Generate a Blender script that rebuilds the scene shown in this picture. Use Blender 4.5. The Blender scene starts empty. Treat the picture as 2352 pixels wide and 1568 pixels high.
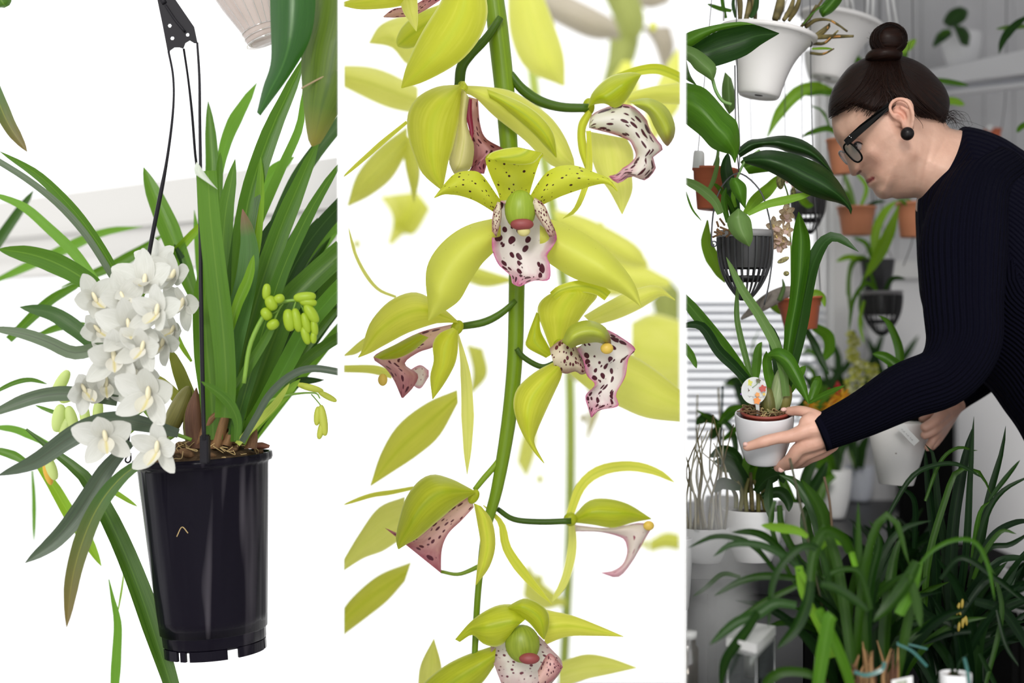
import bpy, bmesh, math, random
import numpy as np
from mathutils import Vector, Matrix
from mathutils.geometry import delaunay_2d_cdt
R = math.radians
F = 2352*50/36.0
S = bpy.context.scene
COL = S.collection
# ---------------------------------------------------------------- camera, light, exposure
cd = bpy.data.cameras.new('camera'); cam = bpy.data.objects.new('camera', cd); COL.objects.link(cam)
cam.location = (0, 0, 0); cam.rotation_euler = (R(90), 0, 0)
cd.lens = 50; cd.sensor_width = 36; cd.clip_start = 0.05; cd.clip_end = 60
cd.dof.use_dof = True; cd.dof.focus_distance = 1.87; cd.dof.aperture_fstop = 2.0; cd.dof.aperture_blades = 0
S.camera = cam
S.view_settings.view_transform = 'Standard'; S.view_settings.look = 'None'
S.view_settings.exposure = 0.0; S.view_settings.gamma = 1.0; S.view_settings.use_curve_mapping = False
wd = bpy.data.worlds.new('overcast'); S.world = wd; wd.use_nodes = True
bg = wd.node_tree.nodes['Background']; bg.inputs['Color'].default_value = (0.985, 0.99, 1, 1); bg.inputs['Strength'].default_value = 1.5
def sun(name, v, e, ang, colr=(1, 1, 1)):
    l = bpy.data.lights.new(name, 'SUN'); l.energy = e; l.angle = R(ang); l.color = colr
    o = bpy.data.objects.new(name, l); COL.objects.link(o); o.rotation_euler = Vector(v).to_track_quat('-Z', 'Y').to_euler()
sun('sun', (.14, .88, -.42), 1.5, 14, (1, 0.97, 0.93))
S.cycles.max_bounces = 8; S.cycles.volume_bounces = 5; S.cycles.transparent_max_bounces = 12; S.cycles.volume_step_rate = 2.0

# ---------------------------------------------------------------- helpers
def P(px, py, d): return Vector(((px-1176)/F*d, d, (784-py)/F*d))
def wloc(o):
    v = Vector((0, 0, 0))
    while o is not None: v = v + o.location; o = o.parent
    return v
BAYS = {'left': (None, 776), 'middle': (789.5, 1562.5), 'right': (1575.5, None)}
BAY = None
def clip(bm, fill=False):
    if BAY is None: return
    lo, hi = BAYS[BAY]
    for px, sg in ((lo, 1), (hi, -1)):
        if px is None: continue
        k = (px-1176)/F
        n = Vector((sg, -sg*k, 0))
        if all(v.co.dot(n) > 0 for v in bm.verts): continue
        bmesh.ops.bisect_plane(bm, geom=bm.verts[:]+bm.edges[:]+bm.faces[:], plane_co=(0, 0, 0), plane_no=n, clear_inner=True, dist=1e-6)
        if fill: bmesh.ops.holes_fill(bm, edges=[e for e in bm.edges if e.is_boundary], sides=0)
def link(name, me, mat, parent=None, loc=None):
    if mat is not None: me.materials.append(mat)
    o = bpy.data.objects.new(name, me); COL.objects.link(o)
    o.parent = parent
    if loc is not None: o.location = loc
    return o
def obj(name, V, Fc, mat, parent=None, uv=None, smooth=True, origin=None, col=None):
    """V world coordinates; stored relative to the parent chain (+ origin)"""
    bm = bmesh.new()
    vs = [bm.verts.new(v) for v in V]
    ul = bm.loops.layers.uv.new('UVMap') if uv is not None else None
    cl = bm.loops.layers.float_color.new('col') if col is not None else None
    for f in Fc:
        try: fc = bm.faces.new([vs[i] for i in f])
        except ValueError: continue
        fc.smooth = smooth
        if ul is not None:
            for lp, i in zip(fc.loops, f): lp[ul].uv = uv[i]
        if cl is not None:
            for lp, i in zip(fc.loops, f): lp[cl] = col[i]
    clip(bm, name == 'mist')
    if len(bm.verts) == 0: bm.free(); return None
    base = wloc(parent) if parent is not None else Vector((0, 0, 0))
    if origin is True:
        c = Vector((0, 0, 0))
        for v in bm.verts: c += v.co
        origin = c/len(bm.verts)
    off = origin if origin is not None else (base if parent is not None else Vector((0, 0, 0)))
    bmesh.ops.translate(bm, verts=bm.verts, vec=-Vector(off))
    me = bpy.data.meshes.new(name); bm.to_mesh(me); bm.free()
    return link(name, me, mat, parent, Vector(off)-base)
def tag(o, label, cat, group=None, kind=None):
    o['label'] = label; o['category'] = cat
    if group: o['group'] = group
    if kind: o['kind'] = kind
    return o
def thing(name, label, cat, loc, group=None):
    o = bpy.data.objects.new(name, None); COL.objects.link(o); o.location = loc; o.empty_display_size = .02
    return tag(o, label, cat, group)
def lab(o, s):
    if o is not None: o['label'] = s
    return o
def spline(pts, n):
    p = np.array([list(q) for q in pts], float)
    if len(p) < 3:
        t = np.linspace(0, 1, n)[:, None]; return p[0]*(1-t)+p[-1]*t
    e = np.vstack([2*p[0]-p[1], p, 2*p[-1]-p[-2]])
    seg = np.linalg.norm(np.diff(p[:, :2], axis=0), axis=1)+1e-6
    cum = np.concatenate([[0], np.cumsum(seg)]); out = []
    for s in np.linspace(0, cum[-1], n):
        i = min(int(np.searchsorted(cum, s, 'right')-1), len(p)-2); t = (s-cum[i])/seg[i]
        a, b, c, d = e[i], e[i+1], e[i+2], e[i+3]
        out.append(.5*((2*b)+(c-a)*t+(2*a-5*b+4*c-d)*t*t+(3*b-a-3*c+d)*t**3))
    return np.array(out)
def grid_faces(n, m, closed=False, off=0):
    fs = []
    for i in range(n-1):
        for j in range(m if closed else m-1):
            a = off+i*m+j; b = off+i*m+(j+1) % m
            fs.append((a, b, b+m, a+m))
    return fs
PROF = {'leaf': [(0, .45), (.25, .85), (.55, 1), (.8, .78), (.93, .42), (1, .03)],
        'blade': [(0, .7), (.4, 1), (.75, .85), (.92, .5), (1, .03)],
        'strap': [(0, .8), (.5, 1), (1, .9)],
        'oval': [(0, .2), (.2, .75), (.5, 1), (.8, .75), (.95, .35), (1, .03)],
        'taperboth': [(0, .1), (.3, .8), (.6, 1), (.85, .6), (1, .03)]}
def ribbon(name, pts, w, d, mat, parent=None, dt=0.0, dm=0.0, prof='leaf', fold=.25, tw=(0, 0), n=18, m=5, wave=0, origin=None):
    """leaf: pts from base to tip in photo pixels; w px; d depth at the base, +dt at the tip, +dm bowed in the middle"""
    q = spline([p[:2] for p in pts], n); V = []; UV = []
    xs, ys = zip(*PROF[prof])
    c = [P(q[i][0], q[i][1], d+dt*i/(n-1)+dm*4*(i/(n-1))*(1-i/(n-1))) for i in range(n)]
    for i in range(n):
        t = i/(n-1)
        T = (c[min(i+1, n-1)]-c[max(i-1, 0)]).normalized()
        vd = c[i].normalized(); s = T.cross(vd).normalized(); nn = s.cross(T).normalized()
        a = R(tw[0]+(tw[1]-tw[0])*t); s2 = s*math.cos(a)+nn*math.sin(a); n2 = -s*math.sin(a)+nn*math.cos(a)
        hw = .5*w*c[i].y/F*float(np.interp(t, xs, ys))
        for j in range(m):
            u = -1+2*j/(m-1)
            V.append(c[i]+s2*hw*u+n2*(hw*fold*(1-abs(u))*2*(.5) + hw*wave*math.sin(t*17+u*2)*abs(u)))
            UV.append((t, j/(m-1)))
    return obj(name, V, grid_faces(n, m), mat, parent, UV, origin=origin)
def sheet(name, A, B, mat, parent=None, d=1.9, dt=0., dm=0., bulge=-.012, n=18, m=9, ruffle=0., thick=0., origin=None, tp=True):
    """petal / broad leaf between two edge curves A and B (base to tip, photo pixels)"""
    a = spline(A, n); b = spline(B, n); V = []; UV = []
    wmax = max(np.linalg.norm(a-b, axis=1))
    for i in range(n):
        t = i/(n-1); wf = min(1, np.linalg.norm(a[i]-b[i])/max(wmax, 1)*1.3)
        for j in range(m):
            s = j/(m-1); q = a[i]*(1-s)+b[i]*s
            dd = d+dt*t+dm*4*t*(1-t)+bulge*wf*(4*s*(1-s))
            if ruffle: dd += ruffle*math.sin(t*19+(0 if s < .5 else 2))*(abs(2*s-1)**3)
            V.append(P(q[0], q[1], dd)); UV.append((t, s))
    Fc = grid_faces(n, m)
    if thick:
        k = len(V); V += [v*((v.y+thick)/v.y) for v in V[:k]]; UV += UV[:k]
        Fc += [tuple(reversed([i+k for i in f])) for f in Fc[:]]
        ring = [i*m for i in range(n)]+[(n-1)*m+j for j in range(1, m)]+[i*m+m-1 for i in range(n-2, -1, -1)]+[j for j in range(m-2, 0, -1)]
        Fc += [(ring[i], ring[(i+1) % len(ring)], ring[(i+1) % len(ring)]+k, ring[i]+k) for i in range(len(ring))]
    return obj(name, V, Fc, mat, parent, UV, origin=origin)
def tube3(name, pts, rad, mat, parent=None, k=8, n=None, cap=True, smooth_pts=True, origin=None, sx=1.0):
    """round bar through world points; rad scalar or list (metres)"""
    n = n or max(4, len(pts)*4)
    if np.isscalar(rad): rad = [rad]*len(pts)
    q4 = np.array([list(p)+[r] for p, r in zip(pts, rad)])
    if smooth_pts and len(pts) > 2:
        e = np.vstack([2*q4[0]-q4[1], q4, 2*q4[-1]-q4[-2]]); out = []
        L = len(pts)-1
        for s in np.linspace(0, L, n):
            i = min(int(s), L-1); t = s-i; a, b, c, dd = e[i], e[i+1], e[i+2], e[i+3]
            out.append(.5*((2*b)+(c-a)*t+(2*a-5*b+4*c-dd)*t*t+(3*b-a-3*c+dd)*t**3))
        q4 = np.array(out)
    n = len(q4); V = []; UV = []; up = None
    for i in range(n):
        c = Vector(q4[i][:3]); T = (Vector(q4[min(i+1, n-1)][:3])-Vector(q4[max(i-1, 0)][:3])).normalized()
        if up is None: up = T.orthogonal().normalized()
        up = (up-T*up.dot(T)).normalized(); sd = T.cross(up)
        for j in range(k):
            a = 2*math.pi*j/k; V.append(c+(up*math.cos(a)+sd*math.sin(a)*sx)*max(q4[i][3], 1e-4)); UV.append((i/(n-1), j/k))
    Fc = grid_faces(n, k, True)
    if cap: Fc += [tuple(range(k-1, -1, -1)), tuple((n-1)*k+j for j in range(k))]
    return obj(name, V, Fc, mat, parent, UV, origin=origin)
def tubep(name, pts, wpx, d, mat, parent=None, dt=0., **kw):
    L = len(pts); w = [wpx]*L if np.isscalar(wpx) else wpx
    ds = [d+dt*i/(L-1) for i in range(L)]
    return tube3(name, [P(p[0], p[1], (p[2] if len(p) > 2 else ds[i])) for i, p in enumerate(pts)], [.5*w[i]*ds[i]/F for i in range(L)], mat, parent, **kw)
def lathe_mesh(prof, k=48):
    V = []; 
    for r, z in prof:
        for j in range(k):
            a = 2*math.pi*j/k; V.append(Vector((r*math.cos(a), r*math.sin(a), z)))
    return V, grid_faces(len(prof), k, True)
def lathe(name, prof, loc, mat, parent=None, tilt=(0, 0), k=48, wob=0., smooth=True, capb=False):
    V, Fc = lathe_mesh(prof, k)
    if capb: Fc.append(tuple(range(k-1, -1, -1)))
    M = Matrix.Rotation(R(tilt[1]), 4, 'Y') @ Matrix.Rotation(R(tilt[0]), 4, 'X')
    UV = [((i % k)/k, (i//k)/len(prof)) for i in range(len(V))]
    V = [Vector(loc)+M @ v for v in V]
    return obj(name, V, Fc, mat, parent, UV, smooth=smooth)
def ball(name, c, rx, ry, rz, mat, parent=None, rot=0., k=16, n=10, origin=None, pw=1.0, roty=None):
    V = []; UV = []
    M = Matrix.Rotation(R(rot), 3, 'Y')
    for i in range(n+1):
        a = -math.pi/2+math.pi*i/n
        for j in range(k):
            b = 2*math.pi*j/k; V.append(Vector(c)+M @ Vector((rx*math.cos(a)**pw*math.cos(b), ry*math.cos(a)**pw*math.sin(b), rz*math.sin(a)))) ; UV.append((i/n, j/k))
    return obj(name, V, grid_faces(n+1, k, True), mat, parent, UV, origin=origin)
def box(name, lo, hi, mat, parent=None, M=None, bevel=0.0):
    lo = Vector(lo); hi = Vector(hi); c = (lo+hi)/2; h = (hi-lo)/2
    V = [Vector((x*h.x, y*h.y, z*h.z)) for x in (-1, 1) for y in (-1, 1) for z in (-1, 1)]
    if M is not None: V = [M @ v for v in V]
    bm = bmesh.new(); vs = [bm.verts.new(c+v) for v in V]
    for f in ((0, 1, 3, 2), (4, 6, 7, 5), (0, 4, 5, 1), (2, 3, 7, 6), (0, 2, 6, 4), (1, 5, 7, 3)): bm.faces.new([vs[i] for i in f])
    if bevel: bmesh.ops.bevel(bm, geom=bm.edges[:], offset=bevel, segments=2, affect='EDGES')
    clip(bm)
    off = wloc(parent) if parent is not None else Vector((0, 0, 0))
    bmesh.ops.translate(bm, verts=bm.verts, vec=-off)
    me = bpy.data.meshes.new(name); bm.to_mesh(me); bm.free()
    return link(name, me, mat, parent)
def struct(o): o['kind'] = 'structure'; return o
def poly_slab(name, pts, thick, mat, parent=None):
    """pts world polygon, extruded by vector"""
    k = len(pts); V = [Vector(p) for p in pts]+[Vector(p)+Vector(thick) for p in pts]
    Fc = [tuple(range(k)), tuple(range(2*k-1, k-1, -1))]+[(i, (i+1) % k, (i+1) % k+k, i+k) for i in range(k)]
    return obj(name, V, Fc, mat, parent, smooth=False)

# ---------------------------------------------------------------- materials
MATS = {}
def nt(name):
    m = bpy.data.materials.new(name); m.use_nodes = True; m.node_tree.nodes.clear(); return m, m.node_tree.nodes, m.node_tree.links
def plain(name, c, rough=.5, spec=.5, metal=0., trans=0., coat=0., nscale=0, namt=.0, bump=0., bscale=40):
    if name in MATS: return MATS[name]
    m, N, L = nt(name); o = N.new('ShaderNodeOutputMaterial'); b = N.new('ShaderNodeBsdfPrincipled')
    b.inputs['Base Color'].default_value = (*c, 1); b.inputs['Roughness'].default_value = rough; b.inputs['Specular IOR Level'].default_value = spec
    b.inputs['Metallic'].default_value = metal; b.inputs['Coat Weight'].default_value = coat
    if nscale:
        tc = N.new('ShaderNodeTexCoord'); nz = N.new('ShaderNodeTexNoise'); nz.inputs['Scale'].default_value = nscale; nz.inputs['Detail'].default_value = 4
        L.new(tc.outputs['Object'], nz.inputs['Vector']); rp = N.new('ShaderNodeValToRGB'); L.new(nz.outputs['Fac'], rp.inputs['Fac'])
        rp.color_ramp.elements[0].position = .3; rp.color_ramp.elements[1].position = .7
        rp.color_ramp.elements[0].color = (*[x*(1-namt) for x in c], 1); rp.color_ramp.elements[1].color = (*[min(1, x*(1+namt)) for x in c], 1)
        L.new(rp.outputs['Color'], b.inputs['Base Color'])
    if bump:
        tc = N.new('ShaderNodeTexCoord'); nz = N.new('ShaderNodeTexNoise'); nz.inputs['Scale'].default_value = bscale; nz.inputs['Detail'].default_value = 5
        bp = N.new('ShaderNodeBump'); bp.inputs['Strength'].default_value = bump; bp.inputs['Distance'].default_value = .003
        L.new(tc.outputs['Object'], nz.inputs['Vector']); L.new(nz.outputs['Fac'], bp.inputs['Height']); L.new(bp.outputs['Normal'], b.inputs['Normal'])
    sh = b.outputs[0]
    if trans:
        t = N.new('ShaderNodeBsdfTranslucent'); t.inputs['Color'].default_value = (*c, 1); mx = N.new('ShaderNodeMixShader'); mx.inputs[0].default_value = trans
        L.new(b.outputs[0], mx.inputs[1]); L.new(t.outputs[0], mx.inputs[2]); sh = mx.outputs[0]
    L.new(sh, o.inputs[0]); MATS[name] = m; return m
def leafmat(name, c1, c2, rib, trans=.35, rough=.38, tc_=None, spec=.45, ribw=.05, tip=None, streak=30, edge=None):
    """c1/c2 streaked along the blade, rib = midrib colour, tc_ = transmitted colour, tip = colour near the tip"""
    if name in MATS: return MATS[name]
    m, N, L = nt(name); o = N.new('ShaderNodeOutputMaterial'); b = N.new('ShaderNodeBsdfPrincipled')
    uv = N.new('ShaderNodeUVMap'); uv.uv_map = 'UVMap'; sp = N.new('ShaderNodeSeparateXYZ'); L.new(uv.outputs[0], sp.inputs[0])
    mp = N.new('ShaderNodeMapping'); mp.inputs['Scale'].default_value = (2.5, streak, 1); L.new(uv.outputs[0], mp.inputs[0])
    nz = N.new('ShaderNodeTexNoise'); nz.inputs['Scale'].default_value = 1; nz.inputs['Detail'].default_value = 3; L.new(mp.outputs[0], nz.inputs['Vector'])
    oi = N.new('ShaderNodeObjectInfo'); ad = N.new('ShaderNodeMath'); ad.operation = 'MULTIPLY_ADD'; ad.inputs[1].default_value = .5; ad.inputs[2].default_value = -.25
    L.new(oi.outputs['Random'], ad.inputs[0]); a2 = N.new('ShaderNodeMath'); L.new(nz.outputs['Fac'], a2.inputs[0]); L.new(ad.outputs[0], a2.inputs[1])
    rp = N.new('ShaderNodeValToRGB'); rp.color_ramp.elements[0].position = .3; rp.color_ramp.elements[1].position = .72
    rp.color_ramp.elements[0].color = (*c1, 1); rp.color_ramp.elements[1].color = (*c2, 1); L.new(a2.outputs[0], rp.inputs['Fac'])
    cur = rp.outputs['Color']
    def mixc(fac, col):
        nonlocal cur
        mx = N.new('ShaderNodeMix'); mx.data_type = 'RGBA'; L.new(fac, mx.inputs[0]); L.new(cur, mx.inputs[6]); mx.inputs[7].default_value = (*col, 1); cur = mx.outputs[2]
    if rib:
        ab = N.new('ShaderNodeMath'); ab.operation = 'SUBTRACT'; ab.inputs[1].default_value = .5; L.new(sp.outputs[1], ab.inputs[0])
        ab2 = N.new('ShaderNodeMath'); ab2.operation = 'ABSOLUTE'; L.new(ab.outputs[0], ab2.inputs[0])
        mr = N.new('ShaderNodeMapRange'); mr.inputs[1].default_value = ribw; mr.inputs[2].default_value = 0; mr.inputs[3].default_value = 0; mr.inputs[4].default_value = .8; L.new(ab2.outputs[0], mr.inputs[0]); mixc(mr.outputs[0], rib)
    if edge:  # pale rim in the colour imitates backlight on the petal edges
        ae = N.new('ShaderNodeMath'); ae.operation = 'SUBTRACT'; ae.inputs[1].default_value = .5; L.new(sp.outputs[1], ae.inputs[0]); ae2 = N.new('ShaderNodeMath'); ae2.operation = 'ABSOLUTE'; L.new(ae.outputs[0], ae2.inputs[0])
        me_ = N.new('ShaderNodeMapRange'); me_.inputs[1].default_value = .445; me_.inputs[2].default_value = .5; me_.inputs[3].default_value = 0; me_.inputs[4].default_value = .8; L.new(ae2.outputs[0], me_.inputs[0]); mixc(me_.outputs[0], edge)
    if tip:
        mr = N.new('ShaderNodeMapRange'); mr.inputs[1].default_value = tip[1]; mr.inputs[2].default_value = 1; mr.inputs[3].default_value = 0; mr.inputs[4].default_value = tip[2]; L.new(sp.outputs[0], mr.inputs[0]); mixc(mr.outputs[0], tip[0])
    L.new(cur, b.inputs['Base Color']); b.inputs['Roughness'].default_value = rough; b.inputs['Specular IOR Level'].default_value = spec
    bp = N.new('ShaderNodeBump'); bp.inputs['Strength'].default_value = .15; bp.inputs['Distance'].default_value = .002; L.new(nz.outputs['Fac'], bp.inputs['Height']); L.new(bp.outputs[0], b.inputs['Normal'])
    t = N.new('ShaderNodeBsdfTranslucent')
    if tc_: t.inputs['Color'].default_value = (*tc_, 1)
    else: L.new(cur, t.inputs['Color'])
    mx = N.new('ShaderNodeMixShader'); mx.inputs[0].default_value = trans; L.new(b.outputs[0], mx.inputs[1]); L.new(t.outputs[0], mx.inputs[2]); L.new(mx.outputs[0], o.inputs[0])
    MATS[name] = m; return m
def spotmat(name, base, edge, spot, s=(9, 7), size=.30, edgew=.16, edgeamt=.8, fade=None, trans=.3, base2=None, jitter=1.):
    """petal with spots in its own uv; edge colour along the rim; fade=(u0,u1): spots only between"""
    if name in MATS: return MATS[name]
    m, N, L = nt(name); o = N.new('ShaderNodeOutputMaterial'); b = N.new('ShaderNodeBsdfPrincipled')
    uv = N.new('ShaderNodeUVMap'); uv.uv_map = 'UVMap'; sp = N.new('ShaderNodeSeparateXYZ'); L.new(uv.outputs[0], sp.inputs[0])
    mp = N.new('ShaderNodeMapping'); mp.inputs['Scale'].default_value = (s[0], s[1], 1); L.new(uv.outputs[0], mp.inputs[0])
    vo = N.new('ShaderNodeTexVoronoi'); vo.inputs['Scale'].default_value = 1; vo.inputs['Randomness'].default_value = jitter*.9; L.new(mp.outputs[0], vo.inputs['Vector'])
    sc = N.new('ShaderNodeSeparateColor'); L.new(vo.outputs['Color'], sc.inputs[0])
    def math_(op, a, bb, c=None):
        k = N.new('ShaderNodeMath'); k.operation = op
        for i, x in enumerate((a, bb, c)):
            if x is None: continue
            if isinstance(x, (int, float)): k.inputs[i].default_value = x
            else: L.new(x, k.inputs[i])
        return k.outputs[0]
    rad = math_('MULTIPLY_ADD', sc.outputs[0], size, size*.25)
    f = math_('SUBTRACT', rad, vo.outputs['Distance']); f = math_('MULTIPLY', f, 18); cl = N.new('ShaderNodeClamp'); L.new(f, cl.inputs[0]); f = cl.outputs[0]
    if fade:
        mr = N.new('ShaderNodeMapRange'); mr.inputs[1].default_value = fade[0]; mr.inputs[2].default_value = fade[1]; mr.inputs[3].default_value = 1; mr.inputs[4].default_value = 0
        L.new(sp.outputs[0], mr.inputs[0]); thr = math_('GREATER_THAN', mr.outputs[0], sc.outputs[1]); f = math_('MULTIPLY', f, thr)
    e1 = math_('ABSOLUTE', math_('SUBTRACT', sp.outputs[1], .5), 0)
    nz = N.new('ShaderNodeTexNoise'); nz.inputs['Scale'].default_value = 7; L.new(uv.outputs[0], nz.inputs['Vector'])
    e2 = math_('MAXIMUM', math_('MULTIPLY', e1, 2), math_('SUBTRACT', math_('MULTIPLY', sp.outputs[0], 1.0), 0))
    e2 = math_('MULTIPLY_ADD', math_('SUBTRACT', nz.outputs['Fac'], .5), .35, e2)
    mr = N.new('ShaderNodeMapRange'); mr.inputs[1].default_value = 1-edgew*2; mr.inputs[2].default_value = 1; mr.inputs[4].default_value = edgeamt; L.new(e2, mr.inputs[0])
    m1 = N.new('ShaderNodeMix'); m1.data_type = 'RGBA'; L.new(mr.outputs[0], m1.inputs[0]); m1.inputs[6].default_value = (*base, 1); m1.inputs[7].default_value = (*edge, 1)
    m2 = N.new('ShaderNodeMix'); m2.data_type = 'RGBA'; L.new(f, m2.inputs[0]); L.new(m1.outputs[2], m2.inputs[6]); m2.inputs[7].default_value = (*spot, 1)
    if base2:
        n3 = N.new('ShaderNodeMix'); n3.data_type = 'RGBA'; L.new(sp.outputs[0], n3.inputs[0]); n3.inputs[6].default_value = (*base, 1); n3.inputs[7].default_value = (*base2, 1); L.new(n3.outputs[2], m1.inputs[6])
    L.new(m2.outputs[2], b.inputs['Base Color']); b.inputs['Roughness'].default_value = .5
    t = N.new('ShaderNodeBsdfTranslucent'); L.new(m2.outputs[2], t.inputs['Color'])
    mx = N.new('ShaderNodeMixShader'); mx.inputs[0].default_value = trans; L.new(b.outputs[0], mx.inputs[1]); L.new(t.outputs[0], mx.inputs[2]); L.new(mx.outputs[0], o.inputs[0])
    MATS[name] = m; return m
def glassmat(name, tint=(1, 1, 1), gl=.06, rough=.02):
    if name in MATS: return MATS[name]
    m, N, L = nt(name); o = N.new('ShaderNodeOutputMaterial'); t = N.new('ShaderNodeBsdfTransparent'); t.inputs[0].default_value = (*tint, 1)
    g = N.new('ShaderNodeBsdfGlossy'); g.inputs['Roughness'].default_value = rough; mx = N.new('ShaderNodeMixShader'); mx.inputs[0].default_value = gl
    L.new(t.outputs[0], mx.inputs[1]); L.new(g.outputs[0], mx.inputs[2]); L.new(mx.outputs[0], o.inputs[0]); MATS[name] = m; return m
G_leaf = leafmat('leaf_green', (.028, .085, .008), (.075, .17, .015), (.13, .24, .03), .32, .33, tc_=(.15, .33, .015), spec=.3)
G_dark = leafmat('leaf_dark_green', (.014, .038, .010), (.036, .08, .018), (.06, .11, .03), .22, .34, tc_=(.06, .17, .012), spec=.25)
G_grey = leafmat('leaf_grey_green', (.05, .075, .045), (.10, .14, .075), (.05, .06, .035), .15, .4)
G_lite = leafmat('leaf_light_green', (.10, .23, .015), (.19, .35, .035), (.25, .4, .06), .42, .35, tc_=(.33, .52, .03), spec=.25)
G_olive = leafmat('leaf_olive_tip', (.05, .12, .02), (.09, .15, .025), (.25, .3, .04), .3, .4, tip=((.16, .09, .02), .3, .8))
G_back = leafmat('leaf_backlit', (.05, .14, .012), (.10, .22, .03), (.1, .25, .03), .45, .4, tc_=(.2, .42, .04), spec=.2)
White_paint = plain('white_paint', (.86, .86, .85), .45)
White_frame = plain('white_frame', (.80, .795, .78), .5)
Black_pl = plain('black_plastic', (.006, .006, .008), .4, .15)
Soil = plain('soil_bark', (.07, .045, .025), .9, .1, nscale=90, namt=.7, bump=1., bscale=160)
Bark = plain('bark_brown', (.18, .10, .05), .8, .2, nscale=60, namt=.5, bump=.6, bscale=90)
Glass = glassmat('window_glass', (1, 1, 1), .03)
def frac(seed): random.seed(seed)
# ================================================================ SETTING
ZF = -1.25
for i, px in enumerate((783, 1569)):          # thin white partition walls between the three bays
    k = (px-1176)/F; u = Vector((k, 1, 0)).normalized(); s = Vector((u.y, -u.x, 0)); h = 4.3*1.42/F
    a = u*1.42*math.sqrt(1+k*k); b = u*4.6
    V = [a-s*h, a+s*h, b+s*h, b-s*h]
    struct(poly_slab('wall_%s' % ('middle_left', 'middle_right')[i], [Vector((v.x, v.y, ZF)) for v in V], (0, 0, 2.35), White_paint))
struct(box('floor', (-3, -1, ZF-.05), (.24, 5.2, ZF), plain('floor_pale', (.6, .59, .57), .5)))
FloorR = plain('floor_dark_red', (.05, .018, .014), .45, .3, nscale=9, namt=.5)
struct(box('floor', (.24, -1, ZF-.05), (3, 5.2, ZF), FloorR)).name = 'floor_right'  # unseen floor made dark here to cut bounced light in the right bay
# left bay: oblique window wall with a white cross beam
BAY = 'left'
def lw(t, z0, z1, off=0., th=.05):             # rectangle in the oblique wall, t along it
    a = P(-260, 784, 3.62); b = P(900, 784, 2.36); p = a.lerp(b, t[0]); q = a.lerp(b, t[1]); n = Vector((b.y-a.y, -(b.x-a.x), 0)).normalized()*-1
    n = Vector((-(b.y-a.y), (b.x-a.x), 0)).normalized()
    pts = [p+Vector((0, 0, z0))+n*off, q+Vector((0, 0, z0))+n*off, q+Vector((0, 0, z1))+n*off, p+Vector((0, 0, z1))+n*off]
    return pts, n*th
def lslab(name, t, z0, z1, mat, parent=None, off=0., th=.05):
    pts, tv = lw(t, z0, z1, off, th); return poly_slab(name, pts, tv, mat, parent)
Beam = plain('beam_cream', (.50, .49, .47), .6)
w1 = struct(lslab('window_1', (0, 1), .142, .318, Beam))
lslab('rail', (0, 1), .142, .172, Beam, w1, -.03, .03)
lslab('rail', (0, 1), .23, .236, Beam, w1, -.012, .012)
lslab('pane', (0, 1), .318, 1.0, Glass, w1, .02, .006)
lslab('pane', (0, 1), -.9, .142, Glass, w1, .02, .006)
lslab('frame', (0, 1), 1.0, 1.08, White_frame, w1)
lslab('frame', (0, 1), -1.25, -.9, White_frame, w1)
LB = plain('latch_grey', (.35, .35, .38), .4, metal=.6)
for x, y, r in ((125, 495, 17), (158, 560, 12)):
    c = P(x, y, 3.17); lathe('window_latch', [(0.001, -.012), (r*3.17/F, -.012), (r*3.17/F, .012), (.001, .012)], c, LB, w1, tilt=(90, 0), k=20)
# middle bay window
BAY = 'middle'
w2 = struct(box('window_2', (-.62, 4.55, -1.25), (.62, 4.6, -1.13), White_frame))
box('frame', (-.62, 4.55, 1.14), (.62, 4.6, 1.2), White_frame, w2)
box('pane', (-.62, 4.57, -1.13), (.62, 4.576, 1.14), Glass, w2)
BAY = None

# ================================================================ LEFT BAY
BAY = 'left'
D = 1.88
cym = thing('hanging_orchid', 'white cymbidium orchid in a tall black plastic pot hung on a black hanger', 'potted orchid', P(490, 1490, D))
# ---- pot
tl = (0, -3.6); M = Matrix.Rotation(R(tl[1]), 4, 'Y') 
pb = P(493, 1482, D); sc = D/F; Hh = 437*sc; rt = 153*sc; rb = 120*sc
pp = [(rb*.2, 0), (rb*.97, .002), (rb, .006)]+[(rb+(rt-rb)*t*.98, Hh*t) for t in (.035, .05)]
pp = [(rb*.2, .004), (rb*.93, .004), (rb*.985, .008), (rb*.99, .02), (rb*1.004, .024)]
for i in range(12): t = .09+i*.85/11; pp.append((rb+(rt*.975-rb)*t, Hh*t))
pp += [(rt*.975, Hh*.955), (rt*1.02, Hh*.96), (rt*1.035, Hh*.975), (rt*1.03, Hh), (rt*.985, Hh), (rt*.95, Hh*.97), (rt*.93, Hh*.80)]
m_, N_, L_ = nt('pot_black'); o_ = N_.new('ShaderNodeOutputMaterial'); b_ = N_.new('ShaderNodeBsdfPrincipled'); L_.new(b_.outputs[0], o_.inputs[0])
b_.inputs['Base Color'].default_value = (.0035, .0025, .0065, 1); b_.inputs['Roughness'].default_value = .2; b_.inputs['Specular IOR Level'].default_value = .08
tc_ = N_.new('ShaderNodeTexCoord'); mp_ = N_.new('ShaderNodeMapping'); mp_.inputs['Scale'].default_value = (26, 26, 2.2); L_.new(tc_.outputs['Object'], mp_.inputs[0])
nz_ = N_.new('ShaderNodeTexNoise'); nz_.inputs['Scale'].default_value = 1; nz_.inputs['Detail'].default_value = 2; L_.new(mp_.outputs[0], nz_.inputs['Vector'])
bp_ = N_.new('ShaderNodeBump'); bp_.inputs['Strength'].default_value = .9; bp_.inputs['Distance'].default_value = .006; L_.new(nz_.outputs['Fac'], bp_.inputs['Height']); L_.new(bp_.outputs[0], b_.inputs['Normal'])
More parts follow.
